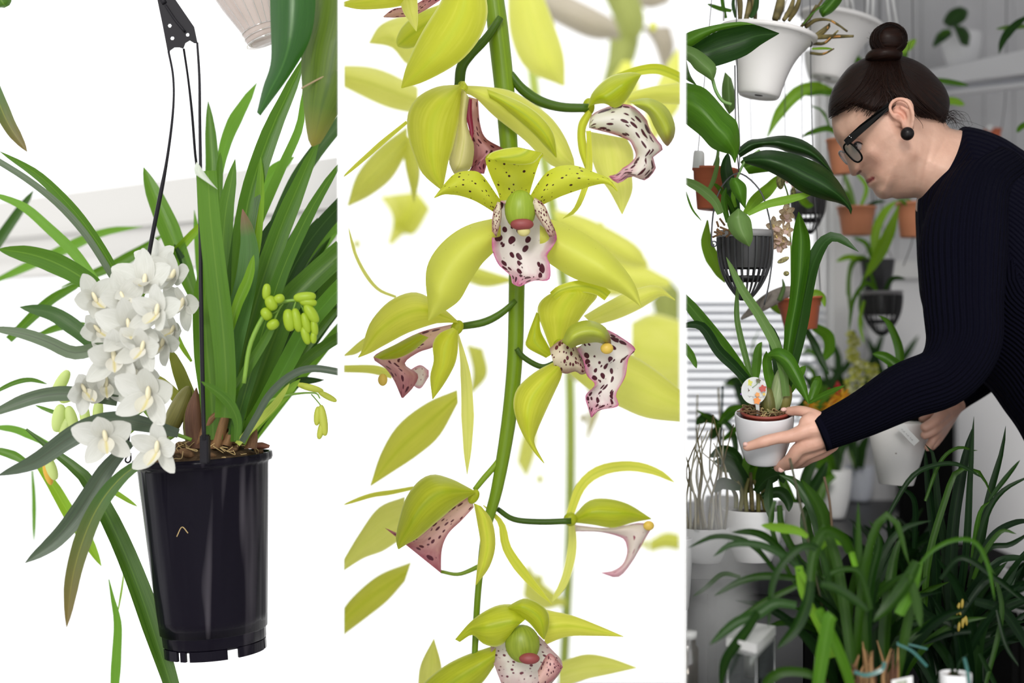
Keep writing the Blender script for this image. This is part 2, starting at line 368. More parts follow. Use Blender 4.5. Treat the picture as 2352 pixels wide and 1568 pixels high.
rr_ = N_.new('ShaderNodeValToRGB'); rr_.color_ramp.elements[0].position = .60; rr_.color_ramp.elements[1].position = .74; rr_.color_ramp.elements[0].color = (.0035, .0025, .0065, 1); rr_.color_ramp.elements[1].color = (.075, .068, .08, 1); L_.new(nz_.outputs['Fac'], rr_.inputs['Fac']); L_.new(rr_.outputs['Color'], b_.inputs['Base Color'])  # grey streaks in the base colour imitate highlights on the glossy plastic
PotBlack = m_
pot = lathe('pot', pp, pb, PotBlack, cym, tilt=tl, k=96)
# feet notches under the pot: short skirt pieces with gaps
for a0, a1 in ((170, 237), (242, 249), (254, 296), (309, 352), (-4, 88), (95, 165)):
    V = []; k = 10
    for i in range(k+1):
        a = R(a0+(a1-a0)*i/k)
        for r, z in ((rb*.98, .006), (rb*.98, -.007), (rb*.92, -.007), (rb*.92, .006)): V.append(pb+M @ Vector((r*math.cos(a), r*math.sin(a), z)))
    fs = grid_faces(k+1, 4, True)+[(0, 1, 2, 3), (k*4+3, k*4+2, k*4+1, k*4)]
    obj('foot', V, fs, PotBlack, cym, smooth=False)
sv = []; random.seed(4); fs = []
for i in range(9):
    for j in range(32):
        a = 2*math.pi*j/32; r = rt*.95*i/8; sv.append(pb+M @ Vector((r*math.cos(a), r*math.sin(a), Hh*.955+random.uniform(-.004, .005)+.03*(1-(i/8)**2))))
obj('soil', sv, grid_faces(9, 32, True), Soil, cym)
for i in range(26):
    a = random.uniform(0, 6.28); r = rt*random.uniform(.3, .85); c = pb+M @ Vector((r*math.cos(a), r*math.sin(a), Hh*.965+.03*(1-(r/rt)**2)))
    ball('bark_chip', c, random.uniform(.005, .012), .006, random.uniform(.003, .006), Bark, cym, rot=random.uniform(-60, 60), k=7, n=5)
# fine roots
rt_m = plain('root_straw', (.5, .36, .16), .8)
for i in range(26):
    a = random.uniform(3.3, 6.1); r = rt*random.uniform(.55, .9); c = pb+M @ Vector((r*math.cos(a), r*math.sin(a), Hh*.965+.03*(1-(r/rt)**2)))
    pts = [c+Vector((random.uniform(-.012, .012), random.uniform(-.006, .006), random.uniform(-.002, .012))) for _ in range(4)]
    tube3('root', pts, .0006, rt_m, cym, k=4)
tubep('root', [(406, 1232), (418, 1210), (432, 1224)], 2, 1.783, rt_m, cym, k=4)
# ---- hanger
hp = [(360, -30), (398, -8), (446, 62), (454, 100), (446, 99), (436, 93), (426, 99), (421, 112), (413, 109), (401, 109), (391, 116), (388, 124), (385, 118), (374, 60), (362, 2)]
dh = 1.84; bm = bmesh.new()
holes = [(390, 59, 4.5), (396, 88, 4.5), (431, 80, 4.2)]
pts2 = [Vector(h) for h in hp]; edges = [(i, (i+1) % len(hp)) for i in range(len(hp))]
for x, y, r in holes:
    s0 = len(pts2); kk = 12
    for j in range(kk): pts2.append(Vector((x+r*math.cos(6.283*j/kk), y+r*math.sin(6.283*j/kk))))
    edges += [(s0+j, s0+(j+1) % kk) for j in range(kk)]
res = delaunay_2d_cdt([Vector((p[0], p[1])) for p in pts2], edges, [], 2, 1e-5)
vv = res[0]; fc = [f for f in res[2] if all((sum(vv[i][0] for i in f)/len(f)-x)**2+(sum(vv[i][1] for i in f)/len(f)-y)**2 > (r*.8)**2 for x, y, r in holes)]
V = [P(v[0], v[1], dh) for v in vv]; k = len(V); V += [P(v[0], v[1], dh+.004) for v in vv]
ec = {}
for f in fc:
    for i in range(len(f)):
        e = (f[i], f[(i+1) % len(f)]); ec[tuple(sorted(e))] = ec.get(tuple(sorted(e)), 0)+1
fs = [tuple(f) for f in fc]+[tuple(reversed([i+k for i in f])) for f in fc]+[(e[0], e[1], e[1]+k, e[0]+k) for e, c in ec.items() if c == 1]
HB = plain('hanger_black', (.010, .009, .012), .4, .15)
hg = obj('hanger_plate', V, fs, HB, cym, smooth=False)
tubep('hanger_hook', [(378, 8), (368, -10), (352, -34), (345, -70), (362, -96), (384, -84)], 12, dh, HB, cym)
tubep('plate_ridge', [(380, 12), (402, 45), (424, 72)], 6, dh-.002, HB, cym)
tubep('hanger_arm', [(387, 118), (397, 170), (399, 225), (394, 290), (383, 370), (370, 440), (354, 520), (342, 585), (333, 640), (318, 760), (300, 950), (291, 1050)], [5, 5, 5, 6, 7, 10, 10, 10, 9, 8, 7, 7], dh, HB, cym)
tubep('hanger_arm', [(422, 112), (432, 180), (441, 260), (448, 350), (455, 420), (460, 600), (463, 1000)], [5, 5, 6, 6, 6, 6, 6], dh+.02, HB, cym, dt=.1)
tubep('hanger_arm', [(453, 98), (458, 180), (459, 280), (461, 420), (461, 560), (462, 700), (466, 900), (469, 1010)], [5, 6, 7, 8, 9, 10, 10, 10], dh-.01, HB, cym, dt=-.06)
box('hanger_clip', P(463, 1064, 1.773)-Vector((.002, .003, 0)), P(484, 997, 1.785), HB, cym, bevel=.0015)
tubep('hanger_clip', [(290, 1050), (288, 1058), (294, 1062), (300, 1056), (300, 1040)], 4, dh, HB, cym)
# ---- pseudobulbs and sheaths
PB = leafmat('pseudobulb', (.12, .12, .03), (.22, .20, .05), None, .05, .5); Sheath = leafmat('dry_sheath', (.10, .04, .02), (.28, .15, .06), None, .1, .7)
for x, y, rx, rz, rot, mt in ((447, 965, 26, 62, 6, PB), (500, 960, 30, 58, -8, PB), (532, 985, 18, 40, -10, Bark), (475, 985, 24, 50, 0, Bark), (405, 950, 22, 70, 25, PB), (560, 1000, 14, 30, -18, PB)):
    ball('pseudobulb', P(x, y, 1.86), rx*sc, rx*sc, rz*sc, mt, cym, rot=rot)
for A, B in (([(430, 1030), (425, 950), (450, 890)], [(470, 1030), (468, 950), (452, 890)]), ([(480, 1030), (500, 960), (528, 920)], [(510, 1030), (525, 970), (530, 918)]),
             ([(440, 1020), (470, 960), (520, 930)], [(462, 1020), (490, 975), (522, 931)]), ([(560, 1030), (575, 1000), (590, 985)], [(590, 1030), (592, 1010), (591, 985)]), ([(505, 1020), (520, 995), (535, 980)], [(530, 1025), (540, 1000), (537, 980)])):
    sheet('dry_sheath', A, B, Sheath, cym, d=1.84, bulge=-.01, n=8, m=5)
for A, B in (([(575, 1020), (600, 1015), (620, 1022)], [(578, 1032), (600, 1032), (618, 1028)]),):
    sheet('bark_chip', A, B, plain('red_bark', (.2, .07, .04), .7), cym, d=1.87, n=6, m=5)
# ---- leaves (base -> tip, photo pixels): (points, width, depth, dt, profile, material)
LV = [
 ([(515, 960), (519, 880), (511, 760), (494, 620), (480, 490), (474, 392)], 52, 1.80, -.03, 'strap', G_leaf),
 ([(490, 1010), (484, 900), (474, 790), (470, 690), (480, 600), (486, 560)], 58, 1.83, 0, 'blade', G_leaf),
 ([(512, 930), (505, 780), (508, 640), (516, 500), (530, 420), (540, 366)], 46, 1.87, .02, 'blade', G_leaf),
 ([(515, 960), (528, 780), (548, 620), (575, 450), (620, 310), (660, 220), (705, 120)], 50, 1.86, .06, 'blade', G_leaf),
 ([(520, 900), (540, 760), (566, 640), (572, 560), (557, 480)], 52, 1.82, 0, 'blade', leafmat('leaf_green_redtip', (.04, .11, .02), (.07, .17, .03), (.05, .12, .02), .3, .35, tip=((.25, .10, .08), .85, .9))),
 ([(540, 800), (575, 620), (590, 520), (597, 430), (599, 360)], 30, 1.9, 0, 'leaf', G_lite),
 ([(528, 985), (552, 840), (590, 690), (640, 540), (690, 420), (722, 345), (735, 318)], 50, 1.84, .02, 'blade', G_leaf),
 ([(535, 1000), (575, 860), (610, 740), (650, 620), (700, 510), (745, 430), (790, 362)], 34, 1.83, -.02, 'blade', G_leaf),
 ([(560, 900), (610, 780), (650, 670), (690, 590), (740, 520), (800, 455)], 42, 1.93, .05, 'strap', G_dark),
 ([(560, 960), (620, 800), (660, 700), (715, 640), (790, 572)], 58, 1.9, .03, 'strap', G_leaf),
 ([(560, 1000), (600, 940), (650, 850), (705, 750), (745, 700), (800, 640)], 40, 1.85, 0, 'strap', G_back),
 ([(570, 1000), (640, 900), (700, 830), (745, 795), (800, 762)], 26, 1.9, .04, 'strap', G_leaf),
 ([(555, 1015), (590, 955), (620, 905), (668, 862), (720, 846), (800, 858)], 18, 1.8, -.02, 'strap', G_grey),
 ([(543, 1012), (546, 970), (530, 930), (500, 900), (462, 876)], 24, 1.79, -.03, 'leaf', G_leaf),
 ([(480, 620), (484, 500), (488, 400), (484, 310), (478, 232)], 32, 1.98, .05, 'leaf', G_leaf),
 ([(506, 420), (514, 345), (535, 285), (563, 235), (590, 190)], 30, 2.0, .06, 'taperboth', G_back),
 ([(450, 690), (420, 610), (386, 520), (352, 440), (330, 384)], 48, 1.98, .05, 'leaf', G_leaf),
 ([(530, 560), (575, 480), (610, 420), (640, 385), (676, 360)], 40, 2.05, .05, 'leaf', G_back),
 ([(360, 640), (400, 585), (440, 540), (470, 505)], 22, 2.0, 0, 'blade', G_lite),
 ([(505, 470), (504, 400), (506, 350)], 16, 1.96, 0, 'leaf', G_leaf),
 ([(600, 600), (650, 480), (690, 400), (740, 330), (800, 260)], 34, 1.98, .05, 'strap', G_dark),
 ([(640, 690), (690, 600), (740, 540), (800, 500)], 32, 2.02, .05, 'strap', G_back),
 ([(600, 700), (615, 600), (640, 520), (670, 440)], 34, 2.0, .05, 'blade', G_dark),
 ([(560, 640), (590, 520), (640, 400), (685, 300), (695, 240), (700, 190)], 22, 1.95, 0, 'blade', G_back),
 ([(545, 780), (560, 700), (590, 600), (615, 540), (650, 480)], 38, 1.9, .04, 'blade', G_dark),
 ([(600, 880), (640, 760), (665, 660), (700, 560), (730, 500)], 40, 1.97, .04, 'blade', G_dark),
 ([(610, 860), (650, 800), (700, 740), (760, 700), (800, 690)], 24, 1.96, .02, 'strap', G_dark),
 ([(560, 1010), (600, 900), (630, 820), (660, 750)], 40, 1.95, .02, 'blade', G_dark),
 ([(575, 980), (620, 930), (680, 880), (745, 872)], 24, 1.95, .05, 'leaf', G_dark),
 ([(540, 1015), (548, 960), (560, 900), (575, 840)], 30, 1.83, 0, 'blade', G_back),
 ([(470, 1010), (440, 930), (410, 850), (390, 800)], 34, 1.88, .02, 'blade', leafmat('leaf_yellow_base', (.2, .22, .02), (.32, .33, .04), None, .3, .4)),
 ([(490, 1010), (450, 960), (395, 900), (360, 860)], 30, 1.9, .02, 'blade', MATS['leaf_yellow_base']),
 ([(560, 1020), (600, 960), (650, 910), (690, 870)], 26, 1.84, 0, 'blade', G_lite),
 ([(545, 1020), (585, 975), (630, 930), (665, 880)], 18, 1.82, 0, 'blade', leafmat('leaf_yellow_green', (.4, .5, .06), (.55, .62, .12), None, .4, .4)),
 ([(530, 760), (545, 700), (570, 640), (583, 585)], 24, 1.80, 0, 'leaf', G_lite),
 ([(520, 930), (560, 860), (620, 760), (640, 700)], 22, 1.81, 0, 'blade', G_leaf),
 ([(445, 690), (432, 640), (420, 600), (400, 560)], 18, 2.0, 0, 'blade', G_dark),
 ([(440, 830), (415, 790), (395, 740)], 12, 1.95, 0, 'leaf', G_lite),
 # to the left
 ([(300, 690), (262, 620), (215, 545), (165, 480), (90, 405), (0, 348)], 26, 1.86, -.02, 'leaf', G_leaf),
 ([(300, 710), (240, 605), (190, 530), (130, 465), (60, 410), (-20, 360)], 16, 1.85, -.03, 'strap', G_grey),
 ([(260, 700), (215, 640), (170, 580), (110, 522), (50, 472), (-30, 440)], 24, 1.97, .04, 'blade', G_back),
 ([(260, 690), (215, 655), (150, 615), (80, 588), (-5, 572)], 48, 1.83, -.04, 'leaf', G_leaf),
 ([(-60, 640), (0, 548), (40, 490), (78, 436)], 24, 2.2, .04, 'blade', G_dark),
 ([(-60, 665), (0, 640), (110, 590), (230, 536), (328, 520)], 24, 2.25, .04, 'taperboth', G_back),
 ([(140, 660), (260, 610), (330, 570), (380, 535)], 26, 2.2, .04, 'taperboth', G_leaf),
 ([(330, 820), (240, 800), (170, 810), (110, 785), (50, 765), (-30, 752)], 30, 1.82, -.04, 'blade', G_grey),
 ([(260, 850), (215, 790), (165, 748), (115, 718), (45, 705)], 38, 1.98, .02, 'leaf', G_dark),
 ([(20, 780), (90, 712), (130, 680), (190, 650)], 24, 2.1, .02, 'blade', G_leaf),
 ([(90, 768), (140, 750), (200, 742)], 18, 2.1, .02, 'leaf', G_leaf),
 ([(-20, 905), (30, 880), (70, 872), (110, 882)], 12, 2.0, .02, 'leaf', G_leaf),
 ([(270, 920), (185, 905), (120, 905), (60, 918), (-30, 955)], 34, 1.81, -.04, 'blade', G_grey),
 ([(410, 995), (340, 976), (270, 965), (210, 978), (150, 1012), (80, 1060), (-5, 1092)], 46, 1.80, -.05, 'leaf', G_grey),
 ([(110, 1020), (70, 1000), (30, 985), (-20, 980)], 18, 2.05, .02, 'blade', G_back),
 ([(170, 960), (120, 945), (80, 930)], 10, 2.0, 0, 'leaf', G_leaf),
 ([(60, 1062), (30, 1045), (-20, 1030)], 20, 2.0, 0, 'blade', G_leaf),
 ([(60, 985), (130, 1042), (190, 1090), (230, 1150), (280, 1250), (330, 1375), (368, 1490), (405, 1610), (440, 1760)], 50, 1.87, -.04, 'taperboth', leafmat('leaf_deep_green', (.025, .075, .006), (.06, .13, .012), (.08, .17, .02), .3, .35)),
 ([(90, 1070), (125, 1120), (160, 1180), (200, 1240), (233, 1300)], 30, 2.0, .02, 'leaf', G_lite),
 ([(250, 1330), (258, 1370), (270, 1430), (268, 1500), (262, 1600), (258, 1680)], 22, 2.02, 0, 'taperboth', G_back),
 ([(285, 1310), (280, 1350), (270, 1410)], 5, 2.05, 0, 'leaf', G_lite),
 ([(300, 1015), (272, 1045), (243, 1080), (208, 1135), (172, 1190), (122, 1245), (58, 1292)], 44, 1.79, -.03, 'leaf', G_grey),
 ([(340, 1055), (290, 1085), (240, 1140), (200, 1215), (168, 1320), (153, 1440)], 40, 1.77, -.03, 'leaf', G_olive),
 ([(215, 1095), (245, 1118), (280, 1140), (316, 1163)], 12, 1.98, 0, 'leaf', G_lite),
 ([(74, 1080), (78, 1150), (78, 1245)], 10, 2.25, 0, 'leaf', G_back),
 ([(-40, 130), (-10, 215), (20, 285), (62, 348)], 34, 1.95, 0, 'leaf', G_olive),
 ([(350, 960), (320, 975), (290, 1000)], 8, 1.84, 0, 'strap', G_lite),
]
random.seed(11)
for pts, w, d, dt, pr, mt in LV:
    ribbon('leaf', pts, w*1.04, d, mt, cym, dt=dt, prof=pr, fold=random.uniform(.2, .6), tw=(random.uniform(-15, 15), random.uniform(-25, 25)), n=22)
# folded-back tip of the tallest front leaf, its white glare painted pale
sheet('leaf', [(448, 400), (446, 385), (452, 372)], [(500, 435), (478, 408), (456, 376)], leafmat('leaf_glare', (.55, .6, .5), (.75, .78, .7), None, .5, .4), cym, d=1.765, n=8, m=5)
# thicket behind
random.seed(21)
for i in range(34):
    x0 = random.uniform(500, 590); a = random.uniform(-8, 42); Lh = random.uniform(330, 620)
    x1 = x0+Lh*math.sin(R(a)); y1 = 1000-Lh*math.cos(R(a)); b = random.uniform(.0, 70)
    ribbon('leaf', [(x0, 1010), ((x0*2+x1)/3-b*.3, 1000-(1000-y1)*.33), ((x0+2*x1)/3-b*.3, 1000-(1000-y1)*.68), (x1+b*.4, y1)], random.uniform(22, 42), random.uniform(1.92, 2.08), random.choice([G_leaf, G_dark, G_dark, G_back]), cym, dt=random.uniform(0, .1), prof='blade', fold=.4, tw=(random.uniform(-30, 30), random.uniform(-50, 50)), n=14)

# ---- white flowers
WP = leafmat('petal_white', (.66, .66, .61), (.74, .74, .70), None, .35, .5, spec=.2, streak=14)
WL = leafmat('petal_cream_lip', (.70, .68, .58), (.76, .74, .68), (.68, .58, .18), .25, .5, spec=.2, ribw=.16)
WY = plain('column_cream', (.72, .66, .46), .5)
def petal_mesh(name, L, w, curve, cup, n=11, m=7, notch=0., tipw=.45):
    V = []; UV = []
    for i in range(n):
        t = i/(n-1); hw = .5*w*(math.sin(math.pi*min(1, (t*.86+.10)))**.75)*(1 if t < .97 else tipw)
        for j in range(m):
            s = -1+2*j/(m-1); V.append(Vector((s*hw, -(curve*t*t*L)+cup*hw*(s*s), L*t))); UV.append((t, j/(m-1)))
    me = bpy.data.meshes.new(name); me.from_pydata(V, [], grid_faces(n, m)); ul = me.uv_layers.new(name='UVMap')
    for lp in me.loops: ul.data[lp.index].uv = UV[lp.vertex_index]
    for p in me.polygons: p.use_smooth = True
    return me
U = 1.0
m_pet = petal_mesh('petal', 1, .70, .12, -.25); m_pet.materials.append(WP)
m_sep = petal_mesh('petal', 1, .56, .22, -.3); m_sep.materials.append(WP)
m_lip = petal_mesh('lip', .62, .46, .55, -.7); m_lip.materials.append(WL)
cm = bmesh.new(); bmesh.ops.create_uvsphere(cm, u_segments=12, v_segments=8, radius=1); bmesh.ops.scale(cm, vec=(.07, .09, .19), verts=cm.verts); bmesh.ops.translate(cm, vec=(0, -.16, .10), verts=cm.verts)
for f in cm.faces: f.smooth = True
m_col = bpy.data.meshes.new('flower'); cm.to_mesh(m_col); cm.free(); m_col.materials.append(WY)
def wflower(parent, x, y, d, r, yaw, pitch, roll, meshes=(None,), mats=None, name='flower'):
    """yaw: turn to the side; pitch: nod; roll: spin in its plane. r in px = petal length"""
    mp, ms, ml, mc = meshes if len(meshes) == 4 else (m_pet, m_sep, m_lip, m_col)
    s = r*d/F; c = P(x, y, d)
    fl = bpy.data.objects.new(name, mc); COL.objects.link(fl); fl.parent = parent; fl.location = c-wloc(parent)
    Mr = Matrix.Rotation(R(yaw), 4, 'Z') @ Matrix.Rotation(R(pitch), 4, 'X') @ Matrix.Rotation(R(roll), 4, 'Y')
    fl.matrix_local = Matrix.Translation(fl.location) @ Mr @ Matrix.Scale(s, 4)
    for me, a, sc_, lean in ((ms, 0, 1, .1), (mp, 62, .96, .25), (mp, -62, .96, .25), (ms, 128, .95, -.02), (ms, -128, .95, -.02)):
        p = bpy.data.objects.new('petal', me); COL.objects.link(p); p.parent = fl
        p.matrix_local = Matrix.Rotation(R(a+random.uniform(-7, 7)), 4, 'Y') @ Matrix.Rotation(R(18+random.uniform(-14, 18))*1.0, 4, 'X') @ Matrix.Scale(sc_*random.uniform(.92, 1.08), 4)
    p = bpy.data.objects.new('lip', ml); COL.objects.link(p); p.parent = fl
    p.matrix_local = Matrix.Translation((0, -.12, 0)) @ Matrix.Rotation(R(180), 4, 'Y') @ Matrix.Rotation(R(38), 4, 'X')
    return fl
random.seed(5)
FL = [(335, 655, 1.80, 74, 0, -20, 0), (283, 690, 1.79, 66, 20, -5, -20), (402, 640, 1.84, 66, -25, -15, 15), (218, 690, 1.80, 66, 30, 0, -25), (424, 700, 1.82, 62, -25, 5, 20),
      (297, 752, 1.77, 72, 15, 5, -10), (366, 718, 1.76, 70, -15, 5, 10), (262, 822, 1.77, 76, 15, 8, -5), (330, 800, 1.76, 66, -5, 5, 15), (378, 790, 1.80, 60, -20, 10, 20),
      (192, 895, 1.80, 62, 35, 10, -30), (345, 908, 1.76, 80, -5, 10, 5), (243, 1005, 1.76, 74, 15, 10, -10), (366, 1030, 1.755, 72, -12, 12, 8), (243, 880, 1.81, 62, 20, 15, 0),
      (225, 760, 1.82, 58, 30, 0, -40), (400, 760, 1.85, 56, -20, 0, 30), (310, 850, 1.80, 62, 0, 10, -30), (360, 610, 1.86, 56, 0, -30, 0)]
for a in FL: wflower(cym, a[0], a[1], a[2], a[3]*1.12, *a[4:])
# flower stalks
for pts in ([(440, 1010), (380, 985), (330, 940), (300, 880), (290, 800), (300, 720), (340, 660)], [(300, 880), (280, 920), (270, 900), (245, 885)], [(330, 940), (300, 960), (250, 990)], [(380, 985), (345, 960), (345, 920)], [(400, 1000), (385, 1010), (366, 1028)]):
    tubep('flower_stem', pts, 9, 1.82, plain('stem_green', (.2, .36, .04), .4, trans=.2), cym)
# faint greenish buds behind
BudW = plain('bud_pale', (.62, .72, .28), .5, trans=.4)
BudG = plain('bud_green', (.36, .50, .02), .4, trans=.35)
for x, y, rx, rz, rot in ((140, 880, 16, 36, 30), (165, 905, 16, 34, 60), (135, 960, 18, 34, 10), (165, 965, 16, 36, -15), (195, 955, 14, 32, -8), (150, 985, 15, 30, 15), (225, 945, 14, 30, 5), (128, 1030, 20, 40, 40), (118, 1075, 14, 30, -20)):
    ball('bud', P(x, y, 1.95), rx*.9*D/F, rx*.8*D/F, rz*D/F, BudW, cym, rot=rot, pw=.8)
ball('bud', P(110, 1085, 1.98), .006, .006, .018, plain('bud_orange', (.7, .42, .05), .5, trans=.3), cym, rot=-15)
# fresh green bud racemes at the right
St = plain('stem_green', (.2, .36, .04), .4, trans=.2)
tubep('flower_stem', [(560, 880), (575, 790), (610, 720), (640, 697), (680, 690), (700, 705)], [10, 11, 11, 9, 7, 5], 1.80, St, cym)
for x, y, rx, rz, rot in ((612, 670, 10, 19, 5), (623, 696, 14, 18, -25), (641, 686, 11, 13, 70), (612, 721, 16, 12, 60), (627, 745, 12, 15, 60), (700, 682, 12, 26, 85), (708, 694, 10, 20, 95), (664, 735, 14, 26, -8), (682, 735, 12, 28, -12), (703, 742, 11, 25, -14), (715, 720, 13, 26, -32), (722, 752, 9, 20, -8), (702, 770, 10, 22, -18), (720, 775, 8, 14, 0)):
    ball('bud', P(x, y, 1.79), rx*D/F*.95, rx*D/F*.9, rz*D/F*.95, BudG, cym, rot=rot, pw=.75)
for p in ([(640, 697), (625, 690), (612, 680)], [(650, 697), (635, 715), (618, 722)], [(650, 695), (648, 690), (641, 686)], [(672, 690), (690, 682)], [(680, 692), (672, 715), (666, 725)], [(690, 695), (700, 720)], [(645, 700), (633, 728), (628, 740)]): tubep('bud_stalk', p, 5, 1.80, St, cym)
tubep('flower_stem', [(560, 1000), (610, 930), (650, 910), (690, 903), (725, 903), (735, 915)], [8, 8, 7, 5, 4, 3], 1.84, St, cym)
BudY = plain('bud_yellow', (.62, .66, .10), .5, trans=.4)
for x, y, rx, rz, rot in ((712, 890, 8, 32, 105), (752, 910, 7, 24, 118), (742, 965, 10, 36, -8), (729, 955, 8, 22, 5), (738, 985, 8, 24, 14)):
    ball('bud', P(x, y, 1.86), rx*D/F, rx*D/F, rz*D/F, BudY, cym, rot=rot, pw=.8)
tubep('bud_stalk', [(715, 905), (728, 920), (740, 935)], 3, 1.86, St, cym)

# ---- clear hanging pot and broad leaves at the top
clr = thing('hanging_pot', 'clear ribbed plastic hanging pot above the white orchid, cut off by the frame', 'pot', P(640, 60, 1.86))
m_, N_, L_ = nt('clear_plastic'); o_ = N_.new('ShaderNodeOutputMaterial'); b_ = N_.new('ShaderNodeBsdfPrincipled'); t_ = N_.new('ShaderNodeBsdfTransparent'); x_ = N_.new('ShaderNodeMixShader')
b_.inputs['Base Color'].default_value = (.46, .38, .34, 1); b_.inputs['Roughness'].default_value = .12; x_.inputs[0].default_value = .8; L_.new(t_.outputs[0], x_.inputs[1]); L_.new(b_.outputs[0], x_.inputs[2]); L_.new(x_.outputs[0], o_.inputs[0])
ax = P(600, 92, 1.9); prof = [(.0, .0), (.018, .0), (.024, .003), (.026, .007), (.027, .02), (.030, .03), (.040, .06), (.052, .11), (.066, .16), (.070, .165)]
prof = [(r*.95, z) for r, z in prof]
lathe('pot_wall', prof, P(612, 98, 1.9), m_, clr, tilt=(0, -22), k=40)
Mc = Matrix.Rotation(R(-22), 4, 'Y'); c0 = P(612, 98, 1.9)
for r, z, tr in ((.026, .003, .0016), (.0255, .012, .0012), (.0265, .02, .0009)):
    tube3('rim_ring', [c0+Mc @ Vector((r*math.cos(a), r*math.sin(a), z)) for a in np.linspace(0, 6.283, 25)], tr, glassmat('clear_rim', (.9, .88, .86), .35, .05), clr, k=6)
for a in (200, 222, 244, 262, 282, 300, 318):
    tube3('rib', [c0+Mc @ Vector((r*.97*math.cos(R(a)), r*.97*math.sin(R(a)), z)) for r, z in prof[4:]], .0013, MATS['clear_rim'], clr, k=5)
top = thing('broad_leaf_plant', 'dark broad strap leaves hanging from above in front of the clear pot', 'plant', P(720, -60, 1.75))
G_bd = leafmat('leaf_broad_dark', (.016, .065, .012), (.035, .12, .02), (.06, .17, .03), .35, .3, tc_=(.05, .22, .01))
G_bt = leafmat('leaf_broad_tip', (.05, .09, .01), (.09, .15, .012), (.05, .10, .01), .3, .35, tip=((.22, .17, .02), .75, .8))
sheet('leaf', [(618, -70), (621, 40), (622, 140), (604, 200), (590, 258)], [(722, -70), (724, 20), (710, 95), (668, 170), (598, 266)], G_bd, top, d=1.74, bulge=-.02, dm=-.01, n=24)
sheet('leaf', [(724, -70), (720, 20), (693, 120), (696, 230), (706, 312), (714, 334)], [(850, -70), (850, 60), (825, 180), (775, 265), (735, 330), (718, 337)], G_bt, top, d=1.76, bulge=-.02, n=24)
tubep('leaf_vein', [(692, 203), (735, 180), (790, 155)], 4, 1.742, plain('scar_tan', (.3, .22, .12), .7), top)
sheet('leaf', [(-40, -60), (-20, 10), (10, 18)], [(10, -60), (26, -5), (22, 12)], G_leaf, top, d=1.9)
BAY = None
# ================================================================ MIDDLE BAY
BAY = 'middle'
Y_pet = leafmat('petal_lime', (.58, .61, .045), (.80, .80, .13), (.46, .56, .02), .45, .45, tc_=(.84, .86, .10), spec=.3, ribw=.12, edge=(.88, .88, .50), streak=16)
Y_dk = leafmat('petal_lime_deep', (.42, .48, .015), (.62, .66, .05), (.30, .42, .008), .4, .4, tc_=(.64, .70, .04), spec=.35, ribw=.12, edge=(.88, .88, .50), streak=16)
Y_lt = leafmat('petal_lime_pale', (.72, .75, .10), (.86, .86, .22), (.64, .70, .06), .5, .5, tc_=(.93, .93, .3), spec=.2, ribw=.1, edge=(.88, .88, .50), streak=12)
Y_spot = spotmat('petal_lime_spotted', (.66, .70, .05), (.66, .70, .05), (.05, .008, .012), s=(19, 10), size=.30, edgeamt=.3, fade=(.6, 1.2), trans=.4, jitter=.8)
Y_fine = spotmat('petal_lime_freckled', (.74, .77, .12), (.80, .82, .18), (.28, .24, .02), s=(26, 13), size=.09, edgeamt=.4, fade=(.1, .9), trans=.45)
Lip_w = spotmat('lip_white_spotted', (.86, .84, .78), (.60, .10, .28), (.075, .004, .018), s=(13, 9), size=.46, edgew=.15, edgeamt=.95, trans=.2, base2=(.86, .78, .76))
Lip_s = spotmat('lip_throat', (.74, .64, .48), (.36, .12, .12), (.12, .01, .02), s=(13, 7), size=.46, edgew=.2, edgeamt=.8, trans=.2)
Lip_p = spotmat('lip_pink', (.80, .52, .46), (.34, .05, .10), (.10, .01, .03), s=(12, 7), size=.38, edgew=.22, edgeamt=.8, trans=.25, base2=(.72, .38, .40))
Lip_b = spotmat('lip_blurred', (.80, .70, .66), (.62, .12, .30), (.30, .05, .10), s=(9, 6), size=.25, edgew=.18, edgeamt=.8, trans=.3)
Col_g = leafmat('column_green', (.30, .42, .03), (.44, .54, .07), None, .15, .4, tip=((.30, .05, .04), .62, .0))
Col_m = plain('column_maroon', (.26, .05, .05), .5)
Cap_y = plain('cap_yellow', (.70, .48, .08), .45)
StemG = leafmat('stem_orchid', (.16, .27, .006), (.27, .42, .014), None, .15, .35, tc_=(.3, .5, .02))
StemD = leafmat('stem_dark', (.04, .09, .006), (.09, .18, .012), None, .15, .4, spec=.25)
spr = thing('orchid_spray', 'sharp upright spray of lime green orchids with maroon-spotted white lips on a thick stem', 'orchid', P(1140, 1560, 1.9))
tubep('stem', [(1128, -60), (1145, 80), (1160, 220), (1172, 380), (1186, 560), (1186, 700), (1182, 830), (1168, 970), (1142, 1120), (1118, 1210), (1103, 1310), (1094, 1420), (1086, 1620)], [44, 48, 46, 40, 38, 37, 36, 34, 28, 22, 16, 15, 14], 1.97, StemG, spr, k=14)
def flower(name, x, y, d, rx=0, rz=0, rot=0, mat=None, lbl=None, parent=None):
    f = ball(name, P(x, y, d), max(rx, 6)*d/F, max(rx, 6)*d/F*.8, max(rz, 6)*d/F, mat or Col_g, parent or spr, rot=rot, k=20, n=14, origin=True)
    if lbl: f['label'] = lbl
    return f
def sh(f, A, B, mat, name='petal', **k): return sheet(name, A, B, mat, f, **k)
